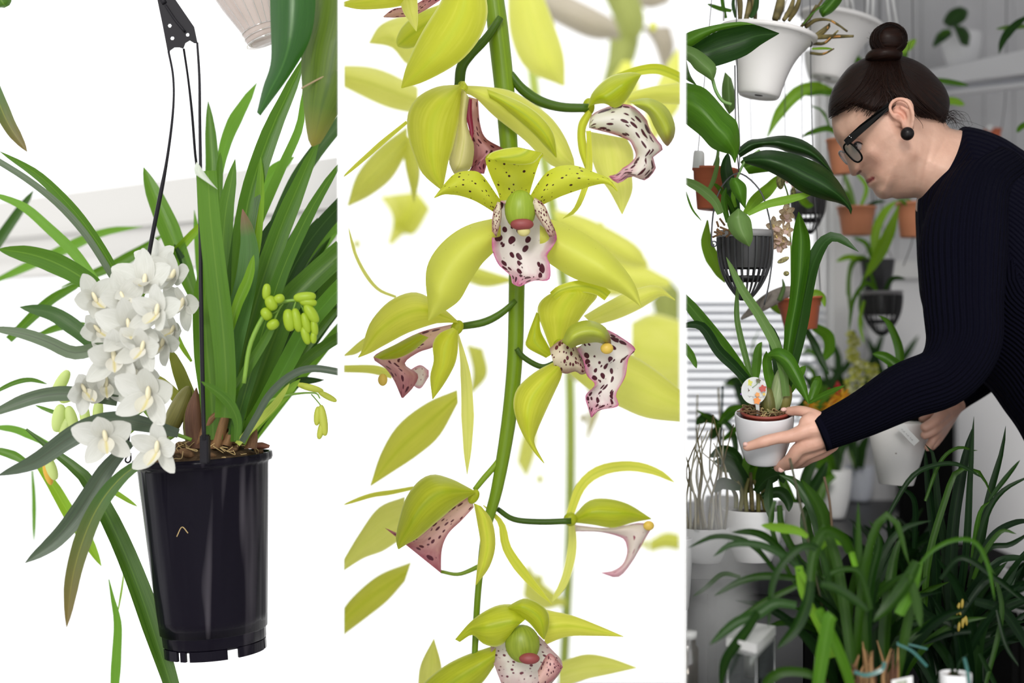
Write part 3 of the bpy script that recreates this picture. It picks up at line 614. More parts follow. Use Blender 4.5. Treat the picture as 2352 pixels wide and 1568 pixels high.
# --- F1: the sharp flower at the centre
f = flower('flower', 1195, 482, 1.85, 36, 46, 0, Col_g, 'sharp open flower facing front with a white spotted lip')
ball('column_tip', P(1199, 515, 1.84), 27*1.84/F, 15*1.84/F, 14*1.84/F, Col_m, f)
ball('anther_cap', P(1203, 530, 1.842), 15*1.84/F, 10*1.84/F, 13*1.84/F, plain('cap_cream', (.62, .56, .22), .5), f)
sh(f, [(1152, 478), (1144, 444), (1130, 412), (1120, 386), (1115, 362), (1131, 349), (1178, 338)], [(1214, 478), (1217, 444), (1228, 405), (1236, 380), (1243, 362), (1247, 352), (1192, 338)], Y_spot, d=1.885, dt=-.05, dm=.01, bulge=.02, n=22, m=13)
sh(f, [(1118, 362), (1131, 349), (1160, 341), (1186, 338)], [(1150, 372), (1190, 378), (1225, 374), (1246, 352)], Y_dk, d=1.83, bulge=-.01, n=12)
sh(f, [(1150, 460), (1140, 446), (1107, 401), (1082, 392), (1046, 398), (1021, 422), (997, 453)], [(1140, 492), (1134, 487), (1092, 462), (1058, 450), (1036, 447), (1018, 447), (998, 455)], Y_spot, d=1.88, dt=-.05, bulge=-.02, n=24, m=13)
sh(f, [(1212, 460), (1236, 419), (1260, 392), (1291, 380), (1327, 381), (1364, 395), (1398, 410), (1419, 437)], [(1232, 478), (1251, 468), (1291, 450), (1343, 432), (1372, 424), (1390, 422), (1405, 428), (1417, 440)], Y_spot, d=1.88, dt=-.04, bulge=-.018, n=24, m=13)
sh(f, [(1150, 498), (1082, 514), (1036, 539), (1000, 575), (981, 612), (978, 652), (983, 698), (983, 735)], [(1150, 562), (1131, 582), (1107, 606), (1082, 643), (1058, 686), (1035, 706), (1012, 720), (985, 737)], Y_fine, d=1.90, dt=-.04, bulge=-.035, n=26, m=13)
sh(f, [(1240, 495), (1312, 520), (1358, 545), (1404, 582), (1438, 621), (1462, 661), (1473, 703)], [(1240, 590), (1291, 624), (1327, 643), (1370, 655), (1419, 670), (1450, 688), (1471, 704)], Y_fine, d=1.91, dt=-.04, bulge=-.035, n=26, m=13)
sh(f, [(1160, 468), (1141, 462), (1131, 499), (1130, 539), (1131, 575), (1144, 606), (1158, 620), (1173, 634), (1176, 650), (1188, 657)], [(1215, 468), (1236, 458), (1262, 500), (1279, 543), (1270, 566), (1256, 588), (1263, 606), (1261, 642), (1225, 645), (1195, 658)], Lip_w, 'lip', d=1.875, dt=-.03, bulge=.028, ruffle=.006, n=34, m=17, thick=.003)
# side lobes of the lip
sh(f, [(1142, 463), (1133, 490), (1130, 530)], [(1150, 465), (1152, 500), (1140, 545)], Lip_s, 'lip_lobe', d=1.845, bulge=-.005, n=10, m=7, thick=.002)
sh(f, [(1228, 453), (1250, 470), (1265, 505), (1277, 540)], [(1222, 470), (1232, 495), (1245, 515), (1262, 545)], Lip_s, 'lip_lobe', d=1.845, bulge=-.005, n=10, m=7, thick=.002)
# --- top left flower
f = flower('flower', 1058, 60, 1.93, 10, 30, 30, Y_dk, 'flower at the top with one large pointed petal hanging down')
sh(f, [(1030, -50), (1014, 0), (977, 60), (951, 109), (931, 159), (921, 201)], [(1105, -60), (1118, 0), (1119, 40), (1103, 86), (1070, 129), (1030, 159), (971, 189), (923, 203)], Y_pet, d=1.87, dt=-.04, bulge=-.035, n=26, m=13)
sh(f, [(785, 6), (840, -12), (900, -30), (960, -50)], [(786, 14), (835, 22), (920, 14), (975, -12)], Y_pet, d=1.86, bulge=-.015)
sh(f, [(915, -10), (925, 25), (940, 50), (955, 71)], [(958, -15), (960, 25), (960, 50), (957, 72)], Y_lt, d=1.855, bulge=-.008)
sh(f, [(880, 38), (905, 20), (950, 12), (1000, -20)], [(882, 40), (915, 40), (960, 32), (1020, -5)], Lip_p, 'lip', d=1.9, bulge=.01)
sh(f, [(1010, 10), (960, 30), (925, 60), (910, 90), (912, 104)], [(1020, 60), (990, 85), (960, 105), (935, 112), (915, 108)], Y_dk, d=1.96, bulge=-.02)
tubep('stem', [(1150, 40), (1115, 90), (1080, 125), (1060, 155), (1055, 200)], [16, 20, 24, 25, 24], 1.95, StemD, spr, k=10)
# --- flower under it
f = flower('flower', 1060, 210, 1.93, 12, 24, 0, Y_dk, 'flower left of the stem seen from its side, pink spotted lip')
sh(f, [(1060, 194), (1004, 199), (957, 225), (936, 265), (938, 315), (950, 355), (968, 395), (990, 418), (1012, 435)], [(1062, 196), (1060, 232), (1053, 282), (1047, 310), (1040, 340), (1030, 371), (1024, 400), (1018, 430)], Y_pet, d=1.92, dt=-.05, bulge=-.045, n=26, m=13)
sh(f, [(1061, 200), (1050, 282), (1034, 345), (1032, 375), (1042, 398)], [(1078, 225), (1073, 282), (1088, 330), (1087, 365), (1078, 390), (1045, 400)], leafmat('column_pale', (.58, .58, .18), (.70, .64, .30), (.55, .52, .12), .2, .5), 'column', d=1.91, bulge=-.03, n=18)
sh(f, [(1076, 222), (1073, 265), (1080, 312), (1088, 350), (1082, 385), (1078, 392), (1095, 398), (1110, 399)], [(1098, 228), (1103, 285), (1117, 318), (1156, 342), (1140, 352), (1122, 358), (1118, 378), (1112, 399)], Lip_p, 'lip', d=1.92, bulge=.025, ruffle=.004, n=26, m=13, thick=.002)
sh(f, [(1074, 226), (1070, 262), (1078, 300), (1083, 325)], [(1084, 228), (1084, 262), (1088, 300), (1085, 325)], plain('throat_maroon', (.24, .02, .05), .5), 'lip_throat', d=1.905, bulge=.004, n=10, m=5)
sh(f, [(1065, 196), (1117, 199), (1175, 209), (1228, 240), (1268, 272), (1298, 315), (1318, 365), (1320, 380)], [(1070, 215), (1092, 225), (1133, 265), (1175, 298), (1208, 325), (1245, 362), (1280, 386), (1316, 382)], Y_lt, d=1.93, dt=.03, bulge=-.03, n=24, m=11)
sh(f, [(1118, 204), (1175, 225), (1215, 245), (1250, 275), (1272, 310), (1279, 361)], [(1125, 225), (1165, 255), (1195, 280), (1228, 310), (1255, 340), (1277, 362)], Y_dk, d=1.915, bulge=-.02, n=18, m=9)
sh(f, [(1052, 200), (1060, 188), (1066, 186)], [(1072, 210), (1075, 200), (1068, 188)], Y_spot, d=1.90, n=8, m=5)
ribbon('petal', [(935, 280), (880, 325), (835, 365), (784, 410)], 11, 1.93, Y_pet, f, prof='blade', fold=.6)
# --- right flower
f = flower('flower', 1352, 245, 1.98, 14, 20, 0, Y_dk, 'flower at the upper right of the stem in side view with spotted white lip')
tubep('flower_stem', [(1172, 170), (1200, 205), (1240, 232), (1290, 246), (1352, 248)], [20, 24, 24, 22, 20], 1.97, StemD, f, k=12)
sh(f, [(1350, 250), (1361, 212), (1400, 176), (1447, 166), (1474, 171)], [(1355, 242), (1388, 238), (1414, 248), (1440, 229), (1472, 174)], Y_dk, d=1.96, bulge=-.03, n=20, m=11)
ribbon('petal', [(1420, 178), (1465, 163), (1507, 158), (1540, 168), (1580, 188)], 24, 2.0, Y_dk, f, prof='strap', fold=.5)
sh(f, [(1440, 215), (1500, 198), (1575, 188)], [(1440, 238), (1500, 238), (1575, 240)], Y_lt, d=2.08, bulge=-.02)
sh(f, [(1352, 290), (1361, 262), (1407, 242), (1450, 242), (1483, 272), (1492, 296), (1507, 318), (1523, 342), (1500, 362), (1507, 385), (1482, 414), (1450, 405), (1420, 421), (1398, 405)], [(1353, 294), (1385, 302), (1407, 308), (1435, 318), (1447, 325), (1455, 340), (1460, 358), (1450, 372), (1440, 380), (1430, 386), (1425, 392), (1415, 400), (1405, 402), (1398, 405)], Lip_w, 'lip', d=1.97, bulge=-.02, ruffle=.006, n=34, m=13, thick=.002)
sh(f, [(1445, 232), (1490, 225), (1530, 245), (1550, 285), (1548, 315), (1536, 334)], [(1462, 245), (1488, 262), (1502, 290), (1514, 312), (1524, 328), (1532, 336)], leafmat('column_tip_maroon', (.36, .44, .03), (.48, .54, .06), None, .2, .4, tip=((.22, .04, .03), .72, .9)), 'column', d=1.95, bulge=-.035, n=18)
sh(f, [(1345, 300), (1355, 350), (1372, 400), (1400, 440), (1428, 492)], [(1440, 318), (1455, 350), (1452, 400), (1452, 440), (1430, 492)], Y_lt, d=2.02, bulge=-.02)
sh(f, [(1350, 250), (1328, 285), (1328, 340), (1345, 392)], [(1360, 262), (1345, 300), (1350, 345), (1356, 392)], Y_pet, d=1.97, bulge=-.01)
ribbon('petal', [(1352, 300), (1354, 350), (1352, 400), (1335, 455), (1318, 485), (1292, 502)], 15, 1.93, Y_pet, f, prof='blade', fold=.7)
# --- left middle flower
f = flower('flower', 1050, 752, 1.93, 14, 18, 30, Y_dk, 'flower low left of the sharp one, its large petal arching over a pink lip')
tubep('flower_stem', [(1185, 690), (1150, 720), (1110, 740), (1055, 750)], [12, 16, 18, 16], 1.96, StemD, f, k=10)
sh(f, [(1057, 742), (1024, 712), (975, 677), (938, 672), (892, 693), (855, 733), (840, 767), (831, 804), (822, 820)], [(1050, 745), (1039, 741), (1010, 742), (993, 745), (938, 764), (892, 788), (870, 800), (852, 810), (824, 821)], Y_pet, d=1.93, dt=-.05, bulge=-.04, n=26, m=13)
sh(f, [(1040, 752), (1010, 765), (994, 790), (996, 828), (988, 865), (993, 916)], [(1052, 760), (1052, 800), (1047, 830), (1036, 855), (1018, 885), (995, 916)], Y_pet, d=1.89, dt=-.02, bulge=-.022, n=20, m=9)
sh(f, [(1048, 742), (969, 761), (907, 791), (857, 820), (886, 846), (905, 874), (922, 913)], [(1045, 762), (1000, 795), (960, 810), (930, 835), (960, 860), (950, 888), (926, 914)], Lip_p, 'lip', d=1.95, bulge=-.02, ruffle=.004, n=26, m=11)
sh(f, [(960, 765), (920, 785), (885, 802), (858, 820)], [(985, 775), (950, 805), (915, 822), (880, 826)], Y_dk, 'column', d=1.93, bulge=-.02)
sh(f, [(940, 850), (965, 838), (985, 850)], [(942, 880), (965, 892), (985, 865)], Lip_b, 'lip_lobe', d=1.97, bulge=-.01)
ribbon('petal', [(1052, 765), (1068, 850), (1074, 950), (1073, 1090)], 30, 1.97, Y_lt, f, prof='taperboth', fold=.5)
ribbon('petal', [(910, 682), (870, 665), (840, 630), (815, 580), (800, 520)], 9, 2.02, Y_lt, f, prof='blade')
sh(f, [(900, 850), (860, 838), (786, 838)], [(900, 870), (850, 858), (786, 855)], Y_lt, d=2.1)
sh(f, [(865, 760), (830, 780), (790, 815)], [(850, 790), (820, 812), (791, 818)], Y_lt, d=2.05)
ball('anther_cap', P(879, 872, 1.9), 11*1.9/F, 9*1.9/F, 14*1.9/F, Cap_y, f)
sh(f, [(1050, 895), (980, 925), (915, 975), (875, 1040), (850, 1115)], [(1052, 925), (1010, 1000), (960, 1045), (900, 1085), (852, 1116)], Y_pet, d=2.16, bulge=-.03, n=18)
# --- right middle flower
f = flower('flower', 1285, 800, 1.93, 16, 22, 0, Y_dk, 'flower right of the stem facing right, green column arching over a white spotted lip')
tubep('flower_stem', [(1186, 800), (1205, 822), (1245, 842), (1280, 830)], [12, 13, 13, 12], 1.95, StemD, f, k=10)
sh(f, [(1268, 812), (1248, 758), (1235, 721), (1238, 697), (1257, 678), (1288, 664)], [(1300, 790), (1312, 764), (1330, 736), (1352, 706), (1372, 678), (1345, 660)], Y_pet, d=1.95, dt=-.02, bulge=-.03, n=22, m=11)
ribbon('petal', [(1270, 680), (1290, 666), (1334, 657), (1372, 664), (1396, 680)], 28, 1.91, Y_dk, f, prof='strap', fold=-.5)
sh(f, [(1232, 716), (1211, 773), (1210, 797), (1254, 822)], [(1240, 722), (1242, 758), (1258, 790), (1270, 812)], Y_dk, d=1.94, bulge=-.012)
sh(f, [(1278, 828), (1230, 853), (1190, 889), (1179, 926), (1187, 966), (1205, 1006), (1228, 1040), (1248, 1063)], [(1292, 852), (1288, 870), (1272, 905), (1258, 935), (1248, 957), (1234, 990), (1228, 1018), (1251, 1064)], Y_pet, d=1.92, dt=-.03, bulge=-.035, n=26, m=13)
sh(f, [(1340, 725), (1400, 690), (1465, 662), (1511, 657), (1551, 688)], [(1364, 748), (1420, 732), (1471, 709), (1520, 680), (1550, 690)], Y_lt, d=2.0, bulge=-.02)
sh(f, [(1300, 800), (1380, 790), (1450, 815), (1500, 845), (1575, 905)], [(1300, 850), (1360, 900), (1425, 935), (1487, 960), (1575, 970)], Y_lt, d=2.06, bulge=-.03)
sh(f, [(1262, 800), (1285, 782), (1309, 778), (1330, 808), (1350, 850)], [(1275, 850), (1300, 858), (1321, 853), (1335, 860), (1350, 856)], Lip_s, 'lip_throat', d=1.915, bulge=-.02, thick=.002)
sh(f, [(1325, 800), (1340, 830), (1348, 862), (1366, 883), (1345, 908), (1350, 935), (1357, 958)], [(1385, 752), (1420, 770), (1459, 800), (1444, 822), (1436, 865), (1415, 905), (1420, 932), (1378, 942), (1360, 958)], Lip_w, 'lip', d=1.90, bulge=.02, ruffle=.006, n=34, m=15, thick=.002)
sh(f, [(1290, 785), (1309, 749), (1349, 735), (1385, 747), (1400, 768), (1404, 790)], [(1312, 800), (1330, 792), (1350, 788), (1370, 786), (1385, 790), (1396, 797)], leafmat('column_tip_red', (.36, .44, .03), (.48, .54, .06), None, .2, .4, tip=((.22, .04, .03), .78, .9)), 'column', d=1.885, bulge=-.04, n=18, thick=.004)
ball('anther_cap', P(1394, 800, 1.87), 15*1.87/F, 12*1.87/F, 13*1.87/F, Cap_y, f)
# --- lower left flower
f = flower('flower', 1088, 1140, 1.95, 12, 18, 30, Y_dk, 'flower at lower left with one broad hood petal over a dusky pink lip')
tubep('flower_stem', [(1170, 1020), (1140, 1065), (1110, 1100), (1090, 1125)], [12, 14, 14, 12], 1.97, StemG, f, k=10)
sh(f, [(1092, 1128), (1065, 1113), (1036, 1099), (996, 1089), (963, 1103), (933, 1142), (917, 1192), (909, 1235), (914, 1260)], [(1092, 1132), (1082, 1137), (1062, 1150), (1042, 1165), (1018, 1186), (999, 1202), (960, 1235), (937, 1248), (916, 1261)], Y_dk, d=1.94, dt=-.04, bulge=-.045, n=26, m=13)
sh(f, [(1085, 1135), (1030, 1170), (975, 1215), (940, 1232), (884, 1212)], [(1088, 1165), (1060, 1195), (1030, 1225), (1015, 1262), (1013, 1316)], Lip_p, 'lip', d=1.96, bulge=-.015, ruffle=.004, n=24, m=11)
sh(f, [(1088, 1155), (1096, 1200), (1103, 1250), (1096, 1300), (1092, 1344)], [(1105, 1162), (1130, 1195), (1138, 1250), (1125, 1300), (1095, 1342)], Y_pet, d=1.92, bulge=-.02, n=20, m=9)
ribbon('petal', [(1110, 1160), (1150, 1200), (1165, 1260), (1210, 1325), (1268, 1388)], 24, 1.98, Y_pet, f, prof='taperboth', fold=.5)
ribbon('petal', [(950, 1120), (900, 1130), (850, 1138), (786, 1160)], 12, 2.05, Y_pet, f, prof='blade')
sh(f, [(930, 1140), (870, 1165), (825, 1225), (786, 1290)], [(925, 1235), (880, 1265), (835, 1282), (787, 1312)], Y_lt, d=2.16, bulge=-.02)
sh(f, [(945, 1290), (870, 1320), (810, 1370), (780, 1410)], [(930, 1335), (890, 1380), (840, 1420), (780, 1465)], Y_pet, d=2.3, bulge=-.03)
tubep('flower_stem', [(1012, 1312), (1055, 1318), (1105, 1298)], [8, 9, 12], 2.0, StemG, f)
# --- lower right flower
f = flower('flower', 1310, 1192, 2.02, 16, 16, 0, Y_dk, 'soft flower at lower right in side view with a pink curled lip')
tubep('flower_stem', [(1142, 1168), (1180, 1192), (1240, 1198), (1312, 1196)], [12, 13, 14, 14], 1.99, StemD, f, k=10)
sh(f, [(1310, 1195), (1348, 1152), (1388, 1144), (1441, 1156), (1496, 1190)], [(1318, 1200), (1361, 1205), (1408, 1212), (1454, 1200), (1496, 1192)], Y_dk, d=2.04, bulge=-.03)
ribbon('petal', [(1306, 1190), (1335, 1116), (1381, 1080), (1447, 1070), (1507, 1083), (1550, 1108)], 26, 2.08, Y_pet, f, prof='blade', fold=.4)
ribbon('petal', [(1314, 1200), (1314, 1260), (1298, 1330), (1268, 1382)], 22, 2.06, Y_lt, f, prof='blade', fold=.4)
sh(f, [(1320, 1205), (1400, 1212), (1468, 1200), (1496, 1210), (1480, 1240), (1452, 1290), (1420, 1325), (1380, 1315)], [(1322, 1220), (1380, 1222), (1428, 1235), (1438, 1250), (1440, 1270), (1430, 1295), (1408, 1310), (1378, 1315)], Lip_b, 'lip', d=2.06, bulge=-.015, n=26)
ball('anther_cap', P(1490, 1207, 2.03), .008, .006, .007, Cap_y, f)
# --- bottom flower
f = flower('flower', 1200, 1478, 1.93, 40, 44, -8, leafmat('column_olive', (.22, .30, .02), (.34, .42, .04), None, .15, .4), 'flower at the bottom facing the camera, olive column over a speckled lip')
ball('column_tip', P(1216, 1512, 1.895), 24*1.9/F, 14*1.9/F, 13*1.9/F, Col_m, f)
sh(f, [(1045, 1468), (1080, 1428), (1115, 1402), (1150, 1388), (1185, 1390), (1215, 1415)], [(1056, 1474), (1085, 1458), (1110, 1478), (1140, 1485), (1165, 1470), (1180, 1445)], Y_dk, d=1.93, bulge=-.03, n=20, m=11)
sh(f, [(1165, 1392), (1203, 1374), (1236, 1384), (1259, 1407), (1260, 1440), (1250, 1469)], [(1172, 1400), (1195, 1415), (1215, 1430), (1228, 1445), (1240, 1460), (1248, 1468)], Y_dk, d=1.92, bulge=-.025, n=18, m=9)
sh(f, [(1255, 1400), (1315, 1413), (1375, 1436), (1433, 1461)], [(1250, 1482), (1302, 1462), (1365, 1460), (1431, 1462)], Y_pet, d=1.97, bulge=-.02)
sh(f, [(1140, 1480), (1060, 1508), (1005, 1540), (950, 1590)], [(1135, 1530), (1110, 1565), (1070, 1600), (1010, 1640)], Y_dk, d=1.97, bulge=-.03)
sh(f, [(1128, 1455), (1128, 1500), (1140, 1540), (1160, 1590)], [(1225, 1448), (1262, 1485), (1292, 1530), (1250, 1590)], spotmat('lip_speckled', (.80, .76, .70), (.42, .12, .20), (.15, .03, .05), s=(16, 14), size=.34, edgew=.2, edgeamt=.6, trans=.2), 'lip', d=1.955, bulge=.02, ruffle=.005, n=26, m=13)
sh(f, [(1235, 1540), (1262, 1500), (1292, 1530)], [(1240, 1580), (1270, 1560), (1293, 1532)], Lip_p, 'lip_lobe', d=1.93)
sh(f, [(960, 1600), (965, 1530), (996, 1466)], [(1015, 1600), (1014, 1530), (997, 1466)], Y_lt, d=2.08)
sh(f, [(1285, 1520), (1345, 1502), (1400, 1510), (1462, 1532)], [(1285, 1580), (1345, 1560), (1400, 1548), (1462, 1534)], Y_lt, d=2.15)
tubep('flower_stem', [(1092, 1480), (1100, 1440), (1110, 1420)], 12, 1.98, StemG, f)

# --- out-of-focus sprays farther back: each flower a part
bk = thing('orchid_spray', 'out of focus pale yellow-green orchid spray behind the sharp one', 'orchid', P(1180, 1500, 3.2))
tubep('stem', [(1195, -80), (1240, 300), (1300, 700), (1310, 1150), (1290, 1640)], 24, 3.5, leafmat('stem_blur', (.5, .6, .12), (.6, .7, .2), None, .3, .5, tc_=(.7, .8, .2)), bk)
def bflower(x, y, d, petals, parent=None, mat=None):
    f = flower('flower', x, y, d, 8, 12, 0, mat or Y_lt, parent=parent or bk)
    for A, B in petals: sheet('petal', A, B, mat or Y_lt, f, d=d, bulge=-.05, dt=-.04, n=14, m=7)
    return f
bflower(1180, 40, 2.7, [([(1165, -30), (1172, 80), (1210, 160), (1292, 198)], [(1240, -30), (1275, 60), (1296, 130), (1298, 198)])])
bflower(930, 230, 2.5, [([(960, 200), (890, 165), (840, 152), (780, 150)], [(960, 262), (900, 250), (850, 230), (780, 195)])])
bflower(890, 60, 2.35, [([(960, 30), (910, 40), (870, 60), (846, 100)], [(1000, 130), (940, 150), (900, 110), (850, 100)])])
bflower(930, 320, 2.5, [([(936, 290), (870, 340), (820, 400), (797, 472)], [(936, 350), (900, 410), (850, 450), (800, 474)]), ([(925, 310), (930, 380), (950, 465)], [(960, 320), (965, 400), (952, 466)])])
bflower(930, 480, 3.6, [([(960, 440), (920, 460), (900, 520)], [(990, 480), (950, 540), (905, 524)])])
bflower(1010, 600, 2.9, [([(1050, 560), (1070, 600), (1180, 640)], [(1040, 630), (1110, 660), (1190, 645)])])
bflower(1380, 520, 3.0, [([(1270, 480), (1350, 500), (1460, 560), (1490, 610)], [(1280, 520), (1360, 570), (1440, 610), (1488, 612)])])
bflower(1420, 560, 3.4, [([(1390, 540), (1440, 550), (1490, 600)], [(1390, 600), (1440, 620), (1490, 610)]), ([(1350, 620), (1450, 600), (1540, 640)], [(1360, 680), (1450, 680), (1540, 660)])])
bflower(1500, 760, 3.2, [([(1450, 740), (1500, 720), (1575, 740)], [(1450, 850), (1500, 900), (1575, 900)])])
bflower(1340, 960, 3.4, [([(1300, 860), (1350, 900), (1345, 1010)], [(1390, 860), (1380, 940), (1350, 1012)])], mat=leafmat('petal_tan_blur', (.62, .55, .30), (.72, .68, .4), None, .4, .5))
bflower(1080, 640, 3.0, [([(1070, 790), (1085, 850), (1080, 900)], [(1110, 800), (1120, 860), (1085, 905)])])
bflower(1480, 1250, 3.8, [([(1490, 1240), (1530, 1220), (1575, 1230)], [(1490, 1270), (1530, 1260), (1575, 1270)])])
bflower(1240, 1330, 3.4, [([(1210, 1290), (1240, 1330), (1300, 1380)], [(1200, 1370), (1240, 1400), (1300, 1390)])])
bflower(820, 560, 3.6, [([(870, 450), (900, 500), (890, 560)], [(950, 440), (960, 500), (900, 565)])])
bflower(1240, 1100, 3.6, [([(1186, 1060), (1200, 1000), (1230, 960)], [(1210, 1100), (1230, 1040), (1235, 962)])])
bflower(1500, 60, 3.4, [([(1480, 260), (1530, 150), (1575, 90)], [(1500, 330), (1560, 250), (1575, 200)])])
blt = thing('orchid_plant', 'blurred olive and brown orchid foliage high up behind the right flower', 'plant', P(1420, 20, 3.9))
Olv = leafmat('blur_olive', (.34, .38, .10), (.46, .50, .16), None, .4, .6); Brn = leafmat('blur_taupe', (.42, .37, .28), (.55, .50, .42), None, .3, .6)
for A, B, mt, d in (([(1230, -60), (1290, -20), (1370, 20), (1440, 60)], [(1240, 30), (1290, 60), (1360, 90), (1430, 90)], Brn, 4.0), ([(1360, -60), (1390, 0), (1420, 70), (1430, 130)], [(1440, -60), (1470, 0), (1480, 60), (1440, 130)], Olv, 3.8),
                    ([(1430, -60), (1450, 0), (1490, 20), (1530, 10)], [(1530, -60), (1540, -20), (1540, 0), (1535, 8)], Brn, 4.1), ([(1470, 60), (1500, 100), (1520, 160)], [(1540, 60), (1550, 110), (1530, 165)], Brn, 4.1), ([(1400, 90), (1395, 140), (1380, 200)], [(1470, 90), (1450, 150), (1385, 205)], Olv, 3.8),
                    ([(1420, 260), (1400, 200), (1430, 140)], [(1450, 250), (1470, 200), (1450, 140)], Y_lt, 3.7), ([(1495, 690), (1515, 760), (1560, 840)], [(1540, 640), (1575, 700), (1575, 840)], Olv, 4.2)):
    sheet('leaf', A, B, mt, blt, d=d, bulge=-.05, n=12, m=7)
BAY = None
# ================================================================ RIGHT BAY: room
BAY = 'right'
YB = 2.92
Grey_wall = plain('wall_grey', (.68, .68, .69), .8, .2, nscale=6, namt=.08)
Lt_wall = plain('wall_light_grey', (.82, .82, .83), .7, .2)
Xw = P(1943, 0, YB).x
Xr = 1.5
wb = struct(box('wall_back', (Xw, YB, ZF), (Xr+.05, YB+.06, 1.05), Grey_wall))
struct(box('wall_right', (Xr, .6, ZF), (Xr+.05, YB, 1.05), Grey_wall))  # unseen side wall added to shade the right bay
struct(box('ceiling', (.34, .6, 1.0), (Xr+.05, YB+.06, 1.05), plain('ceiling_white', (.75, .75, .75), .7)))  # unseen ceiling added to keep sky light off this bay
# faint vertical joints of the wall panelling
for i, px in enumerate((2006, 2060, 2118, 2190, 2262, 2330)): box('wall_panel', P(px, 784, YB-.004)+Vector((0, 0, -.6)), P(px+50, 784, YB)+Vector((0, 0, 1.0)), Grey_wall, wb)
box('wall_panel', (P(1990, 0, YB).x, YB-.012, P(0, 960, YB).z), (P(2191, 0, YB).x, YB-.002, P(0, 640, YB).z), Lt_wall, wb)
box('wall_panel', (P(2194, 0, YB).x, YB-.012, ZF), (Xr, YB-.002, P(0, 640, YB).z), Lt_wall, wb)
tr1 = struct(box('trim_1', (P(1985, 0, YB).x, YB-.03, P(0, 640, YB).z), (P(2140, 0, YB).x, YB, P(0, 600, YB).z), White_frame))
w3 = struct(box('window_3', (P(1897, 0, YB).x, YB-.06, ZF), (Xw, YB+.02, 1.0), White_frame))
box('frame', (P(1560, 0, YB).x-.06, YB, -.42), (P(1897, 0, YB).x, YB+.05, -.36), White_frame, w3)
box('frame', (P(1838, 0, YB).x, YB, P(0, 28, YB).z), (P(1897, 0, YB).x, YB+.05, 1.0), Grey_wall, w3)
box('pane', (.33, YB+.02, -.36), (P(1897, 0, YB).x, YB+.026, 1.0), Glass, w3)
box('frame', (P(1874, 0, YB).x, YB-.02, -.36), (P(1886, 0, YB).x, YB+.03, P(0, 28, YB).z), White_frame, w3)
Slat = plain('slat_white', (.93, .94, .96), .5, trans=.6)
yy = 700
while yy < 1010:
    z = P(0, yy, YB-.09).z
    Ms = Matrix.Rotation(R(-24), 3, 'X')
    box('slat', (.28, YB-.109, z-.0007), (P(1893, 0, YB-.09).x, YB-.085, z+.0007), Slat, w3, M=Ms)
    yy += 19
for px in (1692, 1850): tubep('blind_cord', [(px, 690), (px, 1010)], 2, YB-.105, White_frame, w3, k=5)
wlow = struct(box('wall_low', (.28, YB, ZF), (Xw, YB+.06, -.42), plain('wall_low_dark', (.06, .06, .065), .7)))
# tables
Slate = plain('table_slate', (.016, .016, .019), .4, .25, nscale=8, namt=.5)
ZT = -.312
tb = thing('plant_stand', 'two-tier dark slate plant stand carrying the white pots below the window', 'table', (.5, 2.3, ZF))
poly_slab('tabletop', [Vector((.20, 1.87, ZT)), Vector((P(1892, 0, 1.87).x, 1.87, ZT)), Vector((P(2062, 0, 2.8).x, 2.8, ZT)), Vector((.34, 2.8, ZT))], (0, 0, -.02), Slate, tb)
Blk = plain('table_black', (.006, .006, .006), .9, .1)
ZL = -.50
box('lower_shelf', (.12, 1.42, ZL-.03), (.70, 2.80, ZL), Slate, tb)
for x, y in ((.24, 1.46), (.66, 1.46), (.36, 2.74), (.66, 2.74)): box('leg', (x-.02, y-.02, ZF), (x+.02, y+.02, (ZT-.02 if y > 2 else ZL-.03)), Blk, tb)
for x, y in ((.27, 1.92), (.400, 1.92)): box('post', (x-.006, y-.006, ZL), (x+.006, y+.006, ZT-.02), Blk, tb)
bx = thing('storage_box', 'large black storage chest behind the dark foreground leaves', 'chest', (.85, 2.3, ZF))
box('body', (.795, 2.25, ZF), (.935, 2.83, -.42), Blk, bx, bevel=.01); box('lid', (.79, 2.245, -.42), (.94, 2.835, -.40), Blk, bx, bevel=.005)
cb = thing('black_cabinet', 'tall narrow black cabinet end beside the grey wall behind the second white pot', 'cabinet', (.83, 2.87, ZF))
box('body', (P(2075, 0, 2.86).x, 2.855, ZF), (P(2191, 0, 2.86).x, 2.905, P(0, 880, 2.86).z), Blk, cb)
ZW = P(0, 1448, 2.86).z
platform = thing('raised_floor', 'low bench of dark red wooden floor boards at the foot of the grey wall', 'platform', (1.2, 2.2, ZF))  # the room's wooden floor, lifted on legs to come into view
Wd = plain('wood_dark_red', (.055, .018, .014), .4, .4, nscale=14, namt=.6)
x = P(2235, 0, 2.9).x+.004
for i in range(5): box('board', (x, 2.2, ZW-.025), (x+.092, YB-.01, ZW+(.001 if i % 2 else 0)), Wd, platform, bevel=.003); x += .096
for x, y in ((1.0, 2.26), (1.42, 2.26), (1.0, 2.8), (1.42, 2.8)): box('leg', (x-.02, y-.02, ZF), (x+.02, y+.02, ZW-.025), Wd, platform)
# rail above, from which things hang
rail = struct(box('trim_2', (.26, 1.86, .70), (Xr, 1.885, .72), White_paint)); 
struct(box('trim_3', (.40, 2.33, .70), (Xr, 2.355, .72), White_paint))
struct(box('trim_4', (-.75, 1.83, .66), (-.2, 1.85, .68), White_paint)) if False else None
